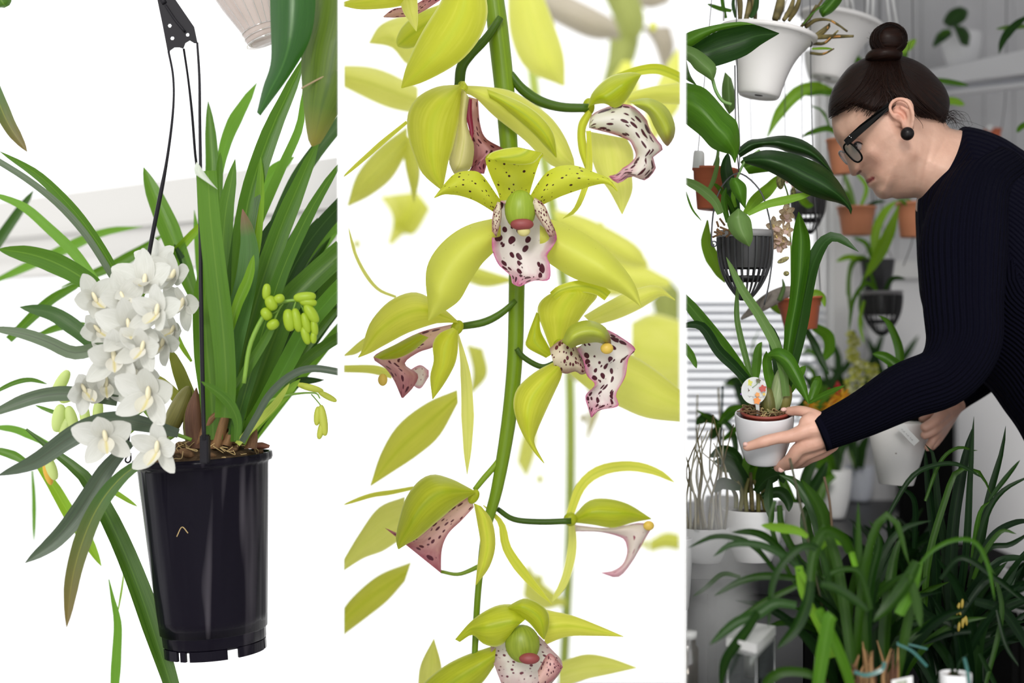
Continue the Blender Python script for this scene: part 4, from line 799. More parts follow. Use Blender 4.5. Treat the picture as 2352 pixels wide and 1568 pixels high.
# shelf with orchid
shf = thing('wall_shelf', 'white wall shelf with a lipped edge on the grey wall behind the woman', 'shelf', P(2300, 190, 2.8))
def sh3(name, a, b, c, d_, dep, mat, par):   # slab between 4 photo points at given depths
    pts = [P(*a), P(*b), P(*c), P(*d_)]; return poly_slab(name, pts, (0, dep, 0), mat, par)
WS = plain('shelf_white', (.85, .85, .87), .4); WS2 = plain('shelf_grey', (.62, .63, .68), .5)
sh3('board', (2080, 172, 2.86), (2480, 88, 2.34), (2480, 152, 2.34), (2080, 204, 2.86), .03, WS, shf)
sh3('edge_strip', (2080, 205, 2.89), (2480, 153, 2.37), (2480, 174, 2.37), (2080, 220, 2.89), .03, WS2, shf)
sh3('bracket_rail', (2080, 220, 2.88), (2480, 174, 2.36), (2480, 184, 2.36), (2080, 227, 2.88), .03, WS, shf)
poly_slab('top_board', [P(2080, 172, 2.862), P(2480, 88, 2.342), P(2480, 88, 2.342)+Vector((0, .50, 0)), P(2080, 172, 2.862)+Vector((0, .05, 0))], (0, 0, -.004), WS, shf)

# ---------------------------------------------------------------- pots
PW = plain('pot_white', (.88, .88, .89), .28, .5); PWm = plain('pot_white_matt', (.88, .86, .84), .45)
TC = plain('terracotta', (.58, .15, .07), .5, .35, nscale=12, namt=.12); TCl = plain('terracotta_light', (.74, .29, .15), .6)
DkP = plain('basket_black', (.01, .01, .011), .35, .25)
def potprof(rt, rb, h, style):
    if style == 'planter':      # rounded base
        p = [(rb*.3, .0), (rb*.8, .0), (rb*.95, h*.02), (rb*1.02, h*.06)]
        for i in range(1, 10): t = i/9; p.append((rb*1.02+(rt-rb*1.02)*(1-(1-t)**1.9), h*(.06+.92*t)))
        p += [(rt*.995, h), (rt*.94, h), (rt*.93, h*.96), (rt*.90, h*.75)]
    elif style == 'cone':
        p = [(rb*.3, 0), (rb*.97, 0), (rb, h*.012), (rt, h*.99), (rt*.99, h), (rt*.93, h), (rt*.91, h*.8)]
    elif style == 'terracotta':
        p = [(rb*.3, 0), (rb*.97, 0), (rb, h*.02), (rb+(rt*.90-rb)*.9, h*.68), (rt*.90, h*.70), (rt*.93, h*.72), (rt*.97, h*.93), (rt*1.03, h*.94), (rt*1.03, h), (rt*.95, h), (rt*.92, h*.9), (rt*.86, h*.7)]
    elif style == 'bell':
        p = [(rb*.2, h*.02), (rb*.78, h*.02), (rb*.86, 0), (rb*.93, 0), (rb*.99, h*.03), (rb*1.02, h*.06)]
        for i in range(1, 13): t = i/12; p.append((rb*1.02+(rt*.93-rb*1.02)*(.42*t+.58*t**3.2), h*(.06+.86*t)))
        p += [(rt*.95, h*.925), (rt*1.0, h*.94), (rt*1.0, h), (rt*.96, h), (rt*.93, h*.94), (rt*.7, h*.75)]
    return p
def pot(name, par, cx, ytop, ybot, rtp, rbp, d, style, mat, tilt=(0, 0), soil=True, k=40, wob=None):
    s = d/F; h = (ybot-ytop)*s; loc = P(cx, ybot, d); rt_, rb_ = rtp*s, rbp*s
    o = lathe(name, potprof(rt_, rb_, h, style), loc, mat, par, tilt=tilt, k=k)
    if soil:
        Mt = Matrix.Rotation(R(tilt[1]), 4, 'Y') @ Matrix.Rotation(R(tilt[0]), 4, 'X'); V = []
        for i in range(5):
            for j in range(20):
                a = 2*math.pi*j/20; r = rt_*.92*i/4; V.append(loc+Mt @ Vector((r*math.cos(a), r*math.sin(a), h*.90+random.uniform(-.002, .003))))
        obj('soil', V, grid_faces(5, 20, True), Soil, par)
    return o
def basket(par, cx, ytop, ybot, rtp, d, nr=20):
    s = d/F; h = (ybot-ytop)*s; loc = P(cx, ybot, d); rt_ = rtp*s
    def rr(t): return rt_*(.16+.84*(1-(1-t)**3.0))
    wallm = MATS.get('basket_smoke')
    if wallm is None:
        wallm = plain('basket_smoke', (.05, .048, .05), .3, .5)
    up = [(rr(.46+.46*i/6)*.985, h*(.46+.46*i/6)) for i in range(7)]
    lathe('inner_wall', [(r*.97, z) for r, z in up], loc, wallm, par, k=40)
    lathe('rim', [(rt_*.98, h*.90), (rt_*1.03, h*.905), (rt_*1.04, h), (rt_*.98, h), (rt_*.96, h*.9)], loc, plain('rim_grey', (.30, .29, .30), .4), par, k=40)
    lathe('band', [(rr(.27)*.97, h*.27), (rr(.27)*1.0, h*.27), (rr(.35)*1.0, h*.35), (rr(.35)*.97, h*.35)], loc, DkP, par, k=36)
    lathe('base', [(.0001, h*.0), (rr(.0)*1.2, 0), (rr(.09)*1.0, h*.09), (rr(.09)*.9, h*.10)], loc, DkP, par, k=30)
    V = []; Fc = []
    for q in range(nr):
        a = 2*math.pi*q/nr; u = Vector((math.cos(a), math.sin(a), 0)); v = Vector((-u.y, u.x, 0)); k0 = len(V); hw = rt_*.036
        for i in range(11):
            t = .02+.88*i/10; c = loc+u*rr(t)+Vector((0, 0, h*t)); V += [c-v*hw*(.4+.6*t)-u*.001, c-v*hw*(.4+.6*t)+u*.0015, c+v*hw*(.4+.6*t)+u*.0015, c+v*hw*(.4+.6*t)-u*.001]
        Fc += grid_faces(11, 4, True, k0)
    obj('slotted_ribs', V, Fc, plain('rib_grey', (.06, .06, .065), .35), par, smooth=False)
    V = []
    for i in range(4):
        for j in range(20): a = 6.2832*j/20; r = rt_*.9*i/3; V.append(loc+Vector((r*math.cos(a), r*math.sin(a), h*.88+random.uniform(-.001, .003))))
    obj('soil', V, grid_faces(4, 20, True), Soil, par)
def leaves(par, L, mt=None, seed=1, wmul=1.0, **kw):
    rs = random.Random(seed)
    for e in L:
        pts, w, d = e[:3]; m = e[3] if len(e) > 3 and e[3] else mt or G_leaf; pr = e[4] if len(e) > 4 else 'blade'; dt = e[5] if len(e) > 5 else rs.uniform(-.03, .05)
        ribbon('leaf', pts, w*wmul, d, m, par, dt=dt, prof=pr, fold=rs.uniform(.25, .6), tw=(rs.uniform(-20, 20), rs.uniform(-35, 35)), **kw)
def wire(par, pts, w, d, mat=None, name='wire', dt=0.): return tubep(name, pts, w, d, mat or plain('wire_grey', (.12, .12, .13), .4, metal=.6), par, dt=dt, k=5)
R_l = leafmat('room_leaf', (.030, .105, .008), (.09, .23, .018), (.15, .32, .04), .35, .3, tc_=(.2, .48, .02), spec=.25)
R_d = leafmat('room_leaf_dark', (.010, .036, .007), (.028, .075, .015), (.05, .12, .03), .2, .33, tc_=(.06, .2, .015), spec=.25)
R_p = leafmat('room_leaf_pale', (.10, .20, .05), (.18, .32, .09), (.28, .42, .16), .35, .35, tc_=(.3, .5, .1), spec=.3)
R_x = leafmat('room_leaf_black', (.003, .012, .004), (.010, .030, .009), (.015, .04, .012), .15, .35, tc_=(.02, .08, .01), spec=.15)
R_y = leafmat('room_leaf_bright', (.14, .36, .02), (.26, .50, .05), (.3, .55, .08), .4, .3, tc_=(.4, .7, .03), spec=.25)
Cane = plain('cane_brown', (.16, .13, .05), .5, .3, nscale=60, namt=.6); CaneO = plain('cane_orange', (.55, .27, .07), .5)

# large bell pots
b1 = thing('hanging_pot', 'large white flared hanging pot with brown orchid canes, nearest the window', 'hanging plant', P(1745, 222, 2.02))
pot('pot', b1, 1742, 72, 222, 112, 48, 2.02, 'bell', PWm, tilt=(0, 9), k=56)
random.seed(3)
for a, b, w in (((1700, 45), (1690, -40), 14), ((1712, 50), (1725, -30), 16), ((1735, 50), (1722, -30), 12), ((1780, 45), (1795, -20), 22), ((1800, 46), (1822, 0), 14), ((1812, 48), (1838, -10), 12), ((1838, 64), (1875, 12), 9), ((1842, 60), (1900, -20), 6), ((1862, 90), (1905, 58), 14)):
    c = ((a[0]+b[0])/2+4, (a[1]+b[1])/2); tubep('cane', [a, c, b], [w*.7, w, w*.6], 2.02, Cane, b1, dt=random.uniform(-.03, .05))
for pts, w in (([(1850, 62), (1875, 46), (1910, 48), (1946, 72)], 10), ([(1866, 86), (1910, 84), (1960, 83)], 12), ([(1868, 92), (1900, 66), (1905, 54)], 8), ([(1870, 100), (1895, 98), (1925, 70)], 8), ([(1862, 122), (1890, 124), (1915, 112)], 7)):
    tubep('cane', pts, [w, w*.9]+[w*.5]*(len(pts)-2), 2.02, Cane, b1, dt=-.04)
    tubep('cane_tip', [pts[-2], pts[-1]], [w*.5, 2], 1.99, CaneO, b1)
leaves(b1, [([(1845, 55), (1872, 25), (1895, 10), (1925, -10)], 5, 2.0), ([(1680, 25), (1655, 20), (1624, 9)], 11, 2.05), ([(1668, 42), (1660, 10), (1655, -30)], 9, 2.03), ([(1690, 40), (1684, 10), (1688, -20)], 9, 2.0, R_d), ([(1724, 40), (1735, 20), (1740, -20)], 14, 2.0, R_d), ([(1865, 112), (1890, 111), (1913, 112)], 6, 1.98, R_y)], R_l, 3)
sheet('leaf', [(1886, 36), (1882, 20), (1905, -10), (1925, -30)], [(1890, 40), (1912, 28), (1932, 5), (1940, -20)], R_l, b1, d=2.0)
for p in ([(1662, 48), (1664, -60)], [(1703, 50), (1690, -60)], [(1790, 46), (1830, -60)]): wire(b1, p, 4.5, 2.03, White_paint, 'cord')
b2 = thing('hanging_pot', 'large cream flared hanging pot hung on paired white cords behind the first', 'hanging plant', P(1905, 180, 2.3))
pot('pot', b2, 1902, 40, 182, 96, 40, 2.3, 'bell', PWm, tilt=(0, 13), k=48)
for p in ([(1948, 32), (1932, -60)], [(1962, 36), (1946, -60)], [(1990, 50), (1996, -60)], [(2003, 56), (2008, -60)], [(2044, 60), (2030, -60)], [(2060, 62), (2042, -60)]): wire(b2, p, 7, 2.28, White_paint, 'cord')
b3 = thing('hanging_pot', 'small pale ribbed pot hanging half hidden behind the two flared pots', 'hanging plant', P(1884, 184, 2.6))
pot('pot', b3, 1882, 118, 186, 36, 24, 2.6, 'planter', plain('pot_pale', (.8, .8, .78), .3), k=32)
leaves(b3, [([(1895, 120), (1925, 140), (1950, 170)], 26, 2.55, R_d), ([(2000, 170), (1960, 130), (1930, 110)], 18, 2.5, R_l)], seed=3)
# left edge broad leaf plant with terracotta pot
t1 = thing('hanging_pot', 'dark terracotta hanging pot with large ribbed aspidistra-like leaves at the partition', 'hanging plant', P(1637, 482, 1.98))
pot('pot', t1, 1637, 387, 482, 52, 36, 2.0, 'terracotta', TC, tilt=(0, 4))
sheet('leaf', [(1540, 110), (1575, 77), (1634, 59), (1697, 50), (1733, 56), (1745, 62)], [(1545, 125), (1590, 106), (1640, 75), (1690, 62), (1720, 60), (1745, 63)], R_l, t1, d=1.87, dt=-.02, bulge=-.008, n=20, m=7)
sheet('leaf', [(1560, 118), (1590, 106), (1640, 75), (1690, 62), (1733, 57), (1790, 76)], [(1570, 130), (1620, 150), (1641, 153), (1708, 130), (1749, 102), (1789, 78)], R_d, t1, d=1.86, dt=-.03, bulge=.012, n=20, m=9)
sheet('leaf', [(1545, 95), (1600, 112), (1641, 145), (1645, 165), (1638, 186)], [(1545, 125), (1580, 140), (1597, 160), (1621, 176), (1636, 187)], R_p, t1, d=1.85, bulge=-.01, n=16)
tubep('leaf_stalk', [(1636, 180), (1645, 210), (1660, 232), (1680, 240)], 8, 1.86, plain('stalk_green', (.22, .4, .12), .4), t1)
sheet('leaf', [(1540, 175), (1574, 189), (1621, 204), (1672, 260), (1693, 281), (1699, 332), (1689, 374)], [(1545, 250), (1574, 283), (1608, 311), (1634, 339), (1660, 350), (1677, 355), (1687, 374)], R_l, t1, d=1.86, dt=-.02, dm=-.01, bulge=-.025, n=24, m=11)
sheet('leaf', [(1575, 130), (1585, 170), (1600, 195)], [(1560, 135), (1568, 175), (1598, 196)], R_l, t1, d=1.9)
sheet('leaf', [(1665, 165), (1658, 200), (1660, 235), (1674, 262)], [(1680, 180), (1690, 220), (1688, 248), (1676, 262)], R_p, t1, d=1.98)
leaves(t1, [([(1690, 500), (1680, 440), (1668, 390), (1672, 350)], 34, 1.95, R_d), ([(1626, 440), (1640, 410), (1652, 360)], 12, 1.92, R_p), ([(1655, 490), (1640, 460), (1605, 430), (1560, 408)], 24, 1.9, R_p), ([(1575, 440), (1590, 480), (1612, 508)], 5, 1.92), ([(1640, 380), (1648, 360), (1650, 330)], 8, 1.97, R_p)], R_l, 4)
for p in ([(1688, 150), (1690, 300), (1697, 395)],): wire(t1, p, 3, 1.9)
wire(t1, [(1600, 385), (1605, 330), (1640, -60)], 2, 2.0); sheet('plant_label', [(1590, 385), (1594, 348), (1602, 346)], [(1618, 385), (1617, 350), (1606, 346)], White_paint, t1, d=1.99, n=8, m=3, tp=False)
# basket 1
k1 = thing('hanging_basket', 'slotted black net basket with round green leaves on an arched wire, largest of the three', 'hanging plant', P(1712, 690, 1.95))
basket(k1, 1711, 530, 690, 63, 1.95, 24)
wire(k1, [(1641, 562), (1634, 555), (1640, 480), (1660, 425), (1697, 398), (1740, 430), (1762, 480), (1775, 560), (1768, 640), (1755, 700)], 4, 1.93)
tube3('hook_eye', [P(1640+6*math.cos(a), 560+6*math.sin(a), 1.93) for a in np.linspace(0, 6.28, 13)], .001, MATS['wire_grey'], k1, k=5)
wire(k1, [(1697, 398), (1699, 330), (1694, 200), (1690, -60)], 2.5, 1.93)
sheet('leaf', [(1695, 478), (1672, 500), (1672, 522), (1690, 548), (1720, 566)], [(1700, 480), (1722, 500), (1728, 525), (1729, 548), (1722, 566)], R_p, k1, d=1.86, bulge=-.012)
sheet('leaf', [(1680, 408), (1675, 420), (1684, 445), (1710, 478)], [(1695, 408), (1713, 425), (1715, 450), (1712, 479)], R_l, k1, d=1.88, bulge=-.012)
leaves(k1, [([(1672, 510), (1662, 460), (1668, 430)], 15, 1.9), ([(1625, 505), (1624, 560), (1645, 610), (1665, 650)], 34, 2.0, R_y, 'taperboth'), ([(1712, 490), (1735, 460), (1765, 435), (1795, 400)], 30, 1.97, R_y, 'leaf'), ([(1718, 492), (1760, 470), (1810, 458), (1872, 442)], 20, 1.9, R_y, 'leaf'), ([(1690, 500), (1680, 470), (1650, 430), (1635, 420)], 14, 1.95, R_l), ([(1690, 475), (1684, 450), (1690, 420)], 10, 1.92, R_y)], R_l, 5)
random.seed(8)
for i in range(12): c = P(random.uniform(1650, 1690), random.uniform(515, 540), 1.9); tube3('root', [c, c+Vector((random.uniform(-.015, .015), 0, random.uniform(-.01, .01)))], .0015, Bark, k1, k=5)
# big dark arching leaves
a1 = thing('broad_leaf_plant', 'broad dark arching leaves in front of the window below the flared pots', 'plant', P(1720, 560, 2.0))
sheet('leaf', [(1690, 345), (1720, 322), (1748, 318), (1800, 311), (1850, 324), (1889, 357), (1915, 400)], [(1700, 362), (1740, 340), (1780, 340), (1815, 352), (1860, 365), (1890, 385), (1915, 402)], R_d, a1, d=1.94, bulge=-.02, n=24, m=9)
sheet('leaf', [(1705, 362), (1752, 345), (1800, 348), (1850, 362), (1895, 385), (1929, 420), (1956, 474), (1955, 492)], [(1712, 375), (1752, 388), (1800, 412), (1838, 439), (1891, 458), (1925, 466), (1945, 476), (1954, 492)], R_d, a1, d=1.90, bulge=-.025, n=24, m=11)
sheet('leaf', [(1700, 372), (1720, 355), (1745, 350)], [(1720, 400), (1760, 395), (1790, 392)], R_l, a1, d=1.97)
tubep('leaf_stalk', [(1690, 415), (1712, 370), (1745, 345)], 6, 1.92, MATS['stalk_green'], a1)
# lighter plants behind, in the window
a2 = thing('hanging_pot', 'small orange terracotta pot hanging behind the nose of the woman', 'hanging plant', P(1925, 398, 2.3))
pot('pot', a2, 1935, 318, 400, 32, 24, 2.3, 'terracotta', TCl, tilt=(0, -4))
leaves(a2, [([(1910, 345), (1925, 315), (1940, 300)], 8, 2.3, None), ([(1930, 310), (1900, 295), (1860, 305), (1842, 315)], 14, 2.3, R_l), ([(1762, 315), (1790, 260), (1830, 215), (1870, 198), (1915, 205)], 32, 2.35, R_y, 'taperboth'), ([(1905, 290), (1888, 255), (1860, 242)], 6, 2.3, R_l), ([(1915, 215), (1880, 205), (1850, 220)], 26, 2.4, R_l, 'leaf')], R_l, 6)
for px in (1716, 1801, 1840): w_ = tag(wire(None, [(px, -60), (px+(12 if px < 1800 else 3), 420)], 2.5, 2.25 if px > 1720 else 2.3), {1716: 'thin pale hanging wire left of the white flared pot, against the bright window', 1801: 'thin grey hanging wire below the white flared pot crossing the dark arching leaf', 1840: 'thin grey hanging wire between the flared pots and the forehead of the woman'}[px], 'wire'); w_.name = 'hanging_wire'
# terracotta pots near her
def tpot(lbl, cx, yt, yb, rt_, rb_, d, mat, L, tilt=(0, 0), seed=1, wires=(), **kw):
    t = thing('hanging_pot', lbl, 'hanging plant', P(cx, yb, d)); pot('pot', t, cx, yt, yb, rt_, rb_, d, 'terracotta', mat, tilt=tilt)
    leaves(t, L, R_l, seed, **kw)
    for w in wires: wire(t, w, 2.5, d)
    return t
tpot('light orange terracotta pot hanging directly below the chin of the woman', 1967, 475, 540, 44, 33, 2.42, TCl, [([(1960, 480), (1940, 440), (1900, 420)], 10, 2.4, R_l), ([(1975, 480), (1990, 430), (1960, 390)], 10, 2.42, R_y), ([(1965, 480), (1950, 430), (1930, 380)], 12, 2.42, R_p), ([(1985, 478), (2010, 465), (2035, 462)], 10, 2.42, R_d)], seed=2, wires=([(1930, 478), (1945, 300), (1955, -60)], [(2005, 478), (1995, 300), (1985, -60)]))
tpot('light orange terracotta pot hanging between the chin and the sweater shoulder', 2096, 465, 545, 38, 28, 2.42, TCl, [([(2090, 475), (2070, 460), (2060, 462)], 8, 2.4, R_l), ([(2065, 470), (2040, 540), (2010, 600), (1985, 640)], 30, 2.35, R_y, 'taperboth'), ([(2100, 470), (2080, 455), (2070, 460)], 8, 2.4, R_p)], seed=3, wires=([(2097, 470), (2097, 545), (2075, 610)], [(2110, 470), (2100, 300), (2095, -60)]))
t4 = tpot('terracotta hanging pot with a driftwood branch at its side, right of the tall leaf', 1840, 683, 757, 52, 37, 2.1, TC, [([(1850, 690), (1870, 672), (1888, 680), (1895, 705)], 16, 2.1, R_y), ([(1770, 700), (1800, 715), (1830, 705)], 20, 2.14, R_y), ([(1870, 750), (1900, 770), (1905, 800), (1890, 830)], 28, 2.2, R_l), ([(1850, 755), (1870, 790), (1890, 835), (1905, 860)], 18, 2.2, R_d)], tilt=(0, -4), seed=4, wires=([(1886, 690), (1880, 600), (1865, 300), (1860, -60)],))
Drift = plain('driftwood', (.40, .35, .31), .8, .2, nscale=40, namt=.5, bump=.8, bscale=60)
tubep('driftwood', [(1702, 732), (1730, 712), (1765, 690), (1800, 672), (1830, 668)], [5, 22, 34, 30, 20], 2.08, Drift, t4, k=10)
tubep('driftwood', [(1745, 712), (1752, 695), (1770, 672)], [10, 14, 8], 2.07, Drift, t4)
tubep('driftwood', [(1790, 690), (1800, 660), (1797, 640)], [12, 9, 3], 2.07, plain('moss', (.12, .22, .06), .8), t4)
tpt = thing('hanging_pot', 'tiny terracotta pot with a white top above the shoulder of the woman', 'hanging plant', P(2285, 320, 2.6)); wire(tpt, [(2300, 300), (2310, 200), (2312, -60)], 2, 2.6); pot('pot', tpt, 2280, 296, 330, 20, 16, 2.6, 'terracotta', TC); ball('label_knob', P(2273, 294, 2.58), .006, .006, .006, White_paint, tpt)
# other baskets
k2 = thing('hanging_basket', 'slotted black net basket half hidden by the dark arching leaf', 'hanging plant', P(1856, 540, 2.25)); basket(k2, 1856, 435, 538, 40, 2.25)
leaves(k2, [([(1840, 440), (1820, 410), (1800, 405)], 12, 2.25), ([(1850, 440), (1860, 420), (1880, 410)], 14, 2.25), ([(1835, 450), (1855, 470), (1868, 472)], 18, 2.2, R_y)], R_l, 2)
wire(k2, [(1816, 440), (1830, 395), (1850, 380), (1875, 400), (1894, 440)], 3, 2.25); tubep('wire_hook', [(1806, 420), (1815, 415), (1822, 430)], 7, 2.24, plain('red_clip', (.6, .12, .08), .4), k2)
k3 = thing('hanging_basket', 'small dark basket of trailing strap leaves hanging above another basket', 'hanging plant', P(2015, 668, 2.5)); pot('pot', k3, 2015, 596, 668, 40, 30, 2.5, 'cone', plain('pot_slate', (.05, .05, .055), .4)); 
leaves(k3, [([(2000, 600), (1975, 590), (1955, 610), (1945, 680)], 12, 2.5, R_l), ([(1990, 600), (1965, 600), (1950, 640), (1955, 740)], 10, 2.5, R_p), ([(2005, 600), (1990, 560), (1960, 545)], 12, 2.5, R_l), ([(2015, 600), (2010, 540), (2030, 490), (2060, 460)], 22, 2.45, R_y), ([(2020, 598), (2030, 560), (2055, 540)], 16, 2.45, R_l), ([(2010, 600), (1985, 640), (1975, 700), (1985, 760)], 9, 2.45, R_l), ([(1990, 598), (1950, 590), (1920, 600)], 14, 2.5, R_y)], R_l, 9)
for w in ([(1980, 600), (2010, 480), (2020, -60)], [(2050, 600), (2025, 480), (2022, -60)]): wire(k3, w, 2, 2.5)
k4 = thing('hanging_basket', 'grey slotted net basket hanging by the sleeve, lowest of the baskets', 'hanging plant', P(2024, 768, 2.42)); basket(k4, 2025, 668, 770, 46, 2.42)
leaves(k4, [([(2020, 675), (1990, 650), (1960, 690), (1950, 760)], 10, 2.4), ([(2030, 672), (2050, 640), (2080, 640)], 12, 2.4, R_d), ([(2015, 672), (2000, 630), (1990, 600)], 9, 2.42), ([(1985, 690), (1975, 740), (1985, 790)], 9, 2.38, R_y)], R_l, 4)
# speckled brown orchid spike
sk = thing('orchid_spike', 'thin wiry spike of speckled brown and cream flowers right of the net basket', 'orchid', P(1822, 690, 1.97))
tubep('stem', [(1822, 690), (1818, 640), (1817, 570), (1812, 500), (1810, 450), (1795, 405)], 4, 1.97, St, sk)
Spk = spotmat('petal_speckled', (.72, .60, .42), (.55, .35, .22), (.30, .10, .07), s=(7, 6), size=.42, edgeamt=.4, trans=.3)
m_sp = petal_mesh('petal', 1, .62, .2, -.3); m_sp.materials.append(Spk); m_sl = petal_mesh('lip', .8, .6, .3, -.3); m_sl.materials.append(plain('lip_pinkish', (.75, .55, .5), .5, trans=.3))
m_sc = m_col.copy(); m_sc.materials.clear(); m_sc.materials.append(plain('column_yellowish', (.7, .55, .2), .5))
random.seed(9)
for x, y, r, yw, pt in ((1805, 487, 24, 0, 20), (1800, 500, 22, 30, 10), (1776, 522, 26, 20, 0), (1785, 545, 26, -10, 20), (1768, 555, 20, 30, 30), (1808, 528, 20, -20, 10), (1803, 555, 24, -30, 20), (1790, 562, 22, 0, 40)): wflower(sk, x, y, 1.95, r, yw, pt, random.uniform(-40, 40), (m_sp, m_sp, m_sl, m_sc))
for x, y, rx, rz, rot in ((1792, 418, 9, 17, -5), (1800, 410, 6, 12, 10), (1822, 442, 6, 13, 5), (1799, 597, 6, 15, 65), (1806, 628, 7, 6, 0)): ball('bud', P(x, y, 1.95), rx*1.95/F, rx*1.95/F, rz*1.95/F, plain('bud_mottled', (.38, .34, .14), .6, nscale=300, namt=.8), sk, rot=rot)
# shelf orchid
so = thing('potted_orchid', 'small moth orchid with oval leaves in a white pot on the wall shelf', 'potted orchid', P(2205, 155, 2.74))
pot('pot', so, 2208, 78, 154, 46, 30, 2.74, 'planter', PW)
sheet('leaf', [(2178, 62), (2166, 50), (2180, 25), (2205, 15), (2222, 22)], [(2182, 64), (2200, 58), (2218, 45), (2224, 30), (2222, 23)], R_d, so, d=2.70, bulge=-.015)
sheet('leaf', [(2190, 62), (2200, 85), (2208, 102), (2222, 106)], [(2195, 58), (2215, 62), (2228, 80), (2225, 105)], R_d, so, d=2.66, bulge=-.015)
sheet('leaf', [(2180, 66), (2155, 75), (2142, 100)], [(2188, 80), (2168, 95), (2144, 110)], R_d, so, d=2.68, bulge=-.01)
sheet('leaf', [(2182, 66), (2165, 68), (2150, 80)], [(2186, 74), (2170, 82), (2152, 84)], R_l, so, d=2.67, bulge=-.01)
s2 = thing('trailing_plant', 'dark strap leaf with a pale bud hanging in front of the shelf end', 'plant', P(2340, 60, 2.35))
leaves(s2, [([(2370, 30), (2330, 60), (2305, 90), (2294, 124)], 22, 2.3, R_d, 'taperboth'), ([(2370, 60), (2330, 62), (2288, 66)], 12, 2.32, R_p, 'leaf'), ([(2365, 280), (2345, 292), (2335, 304)], 14, 2.3, R_l)], R_d, 2)
gl = thing('trailing_plant', 'light green leaf tips showing behind the back of the head', 'plant', P(2190, 230, 2.4))
leaves(gl, [([(2140, 182), (2180, 188), (2225, 196)], 13, 2.35, R_l), ([(2160, 232), (2190, 232), (2216, 240)], 18, 2.35, R_y), ([(2040, 120), (2080, 110), (2104, 90)], 22, 2.35, R_y), ([(2060, 125), (2075, 130), (2085, 120)], 15, 2.35, R_l)], R_l, 3)
# ================================================================ THE WOMAN
def seg_dist(p, A, B):
    """distance of points p (n,2) to segments A->B (m,2)"""
    best = np.full(len(p), 1e9)
    for a, b in zip(A, B):
        ab = b-a; t = np.clip(((p-a) @ ab)/max(ab @ ab, 1e-9), 0, 1); q = a+t[:, None]*ab; best = np.minimum(best, np.linalg.norm(p-q, axis=1))
    return best
def closed(pts, n=260):
    q = [p for p in pts]; k = 3; s = spline(q[-k:]+q+q[:k], n*3)
    # keep one turn
    i0 = np.argmin(np.linalg.norm(s[:len(s)//2]-np.array(q[0]), axis=1)); i1 = len(s)//2+np.argmin(np.linalg.norm(s[len(s)//2:]-np.array(q[0]), axis=1))
    s = s[i0:i1]; idx = np.linspace(0, len(s), n, endpoint=False).astype(int); return s[idx]
def tri2d(loop, step, extra=None):
    lo = loop.min(0); hi = loop.max(0); gx, gy = np.meshgrid(np.arange(lo[0], hi[0], step), np.arange(lo[1], hi[1], step)); g = np.stack([gx.ravel(), gy.ravel()], 1)
    g[:, 0] += (np.arange(len(g)) % 2)*.01
    A = loop; B = np.roll(loop, -1, 0)
    ins = np.zeros(len(g), bool)
    for a, b in zip(A, B):
        c = (a[1] > g[:, 1]) != (b[1] > g[:, 1])
        with np.errstate(divide='ignore', invalid='ignore'): xx = (b[0]-a[0])*(g[:, 1]-a[1])/(b[1]-a[1]+1e-12)+a[0]
        ins ^= c & (g[:, 0] < xx)
    g = g[ins]; g = g[seg_dist(g, A, B) > step*.45]
    n = len(loop); vs = [Vector(v) for v in loop]+[Vector(v) for v in g]
    r = delaunay_2d_cdt(vs, [(i, (i+1) % n) for i in range(n)], [], 1, 1e-6)
    return np.array([list(v) for v in r[0]]), [tuple(f) for f in r[2]]
def fullness(D, Rr, p): t = 1-np.clip(D/Rr, 0, 1); return (1-t**p)**(1/p)
def sstep(a, b, x): t = np.clip((x-a)/(b-a), 0, 1); return t*t*(3-2*t)
HEAD = [(2180, 292), (2168, 268), (2170, 235), (2157, 203), (2130, 172), (2090, 152), (2040, 142), (1990, 147), (1950, 172), (1924, 207), (1911, 250), (1910, 275), (1913, 300), (1920, 322), (1931, 338), (1937, 352), (1943, 368), (1949, 386),
        (1953, 399), (1959, 405), (1967, 403), (1973, 400), (1979, 403), (1985, 408), (1988, 415), (1991, 421), (1992, 426), (1996, 431), (2001, 433), (2005, 437), (2008, 444), (2015, 452), (2025, 457), (2038, 457), (2050, 454), (2060, 457), (2085, 456), (2108, 455),
        (2125, 470), (2150, 530), (2240, 520), (2290, 420), (2260, 330), (2222, 302), (2198, 298)]
hl = closed(HEAD, 320); DH = 1.955
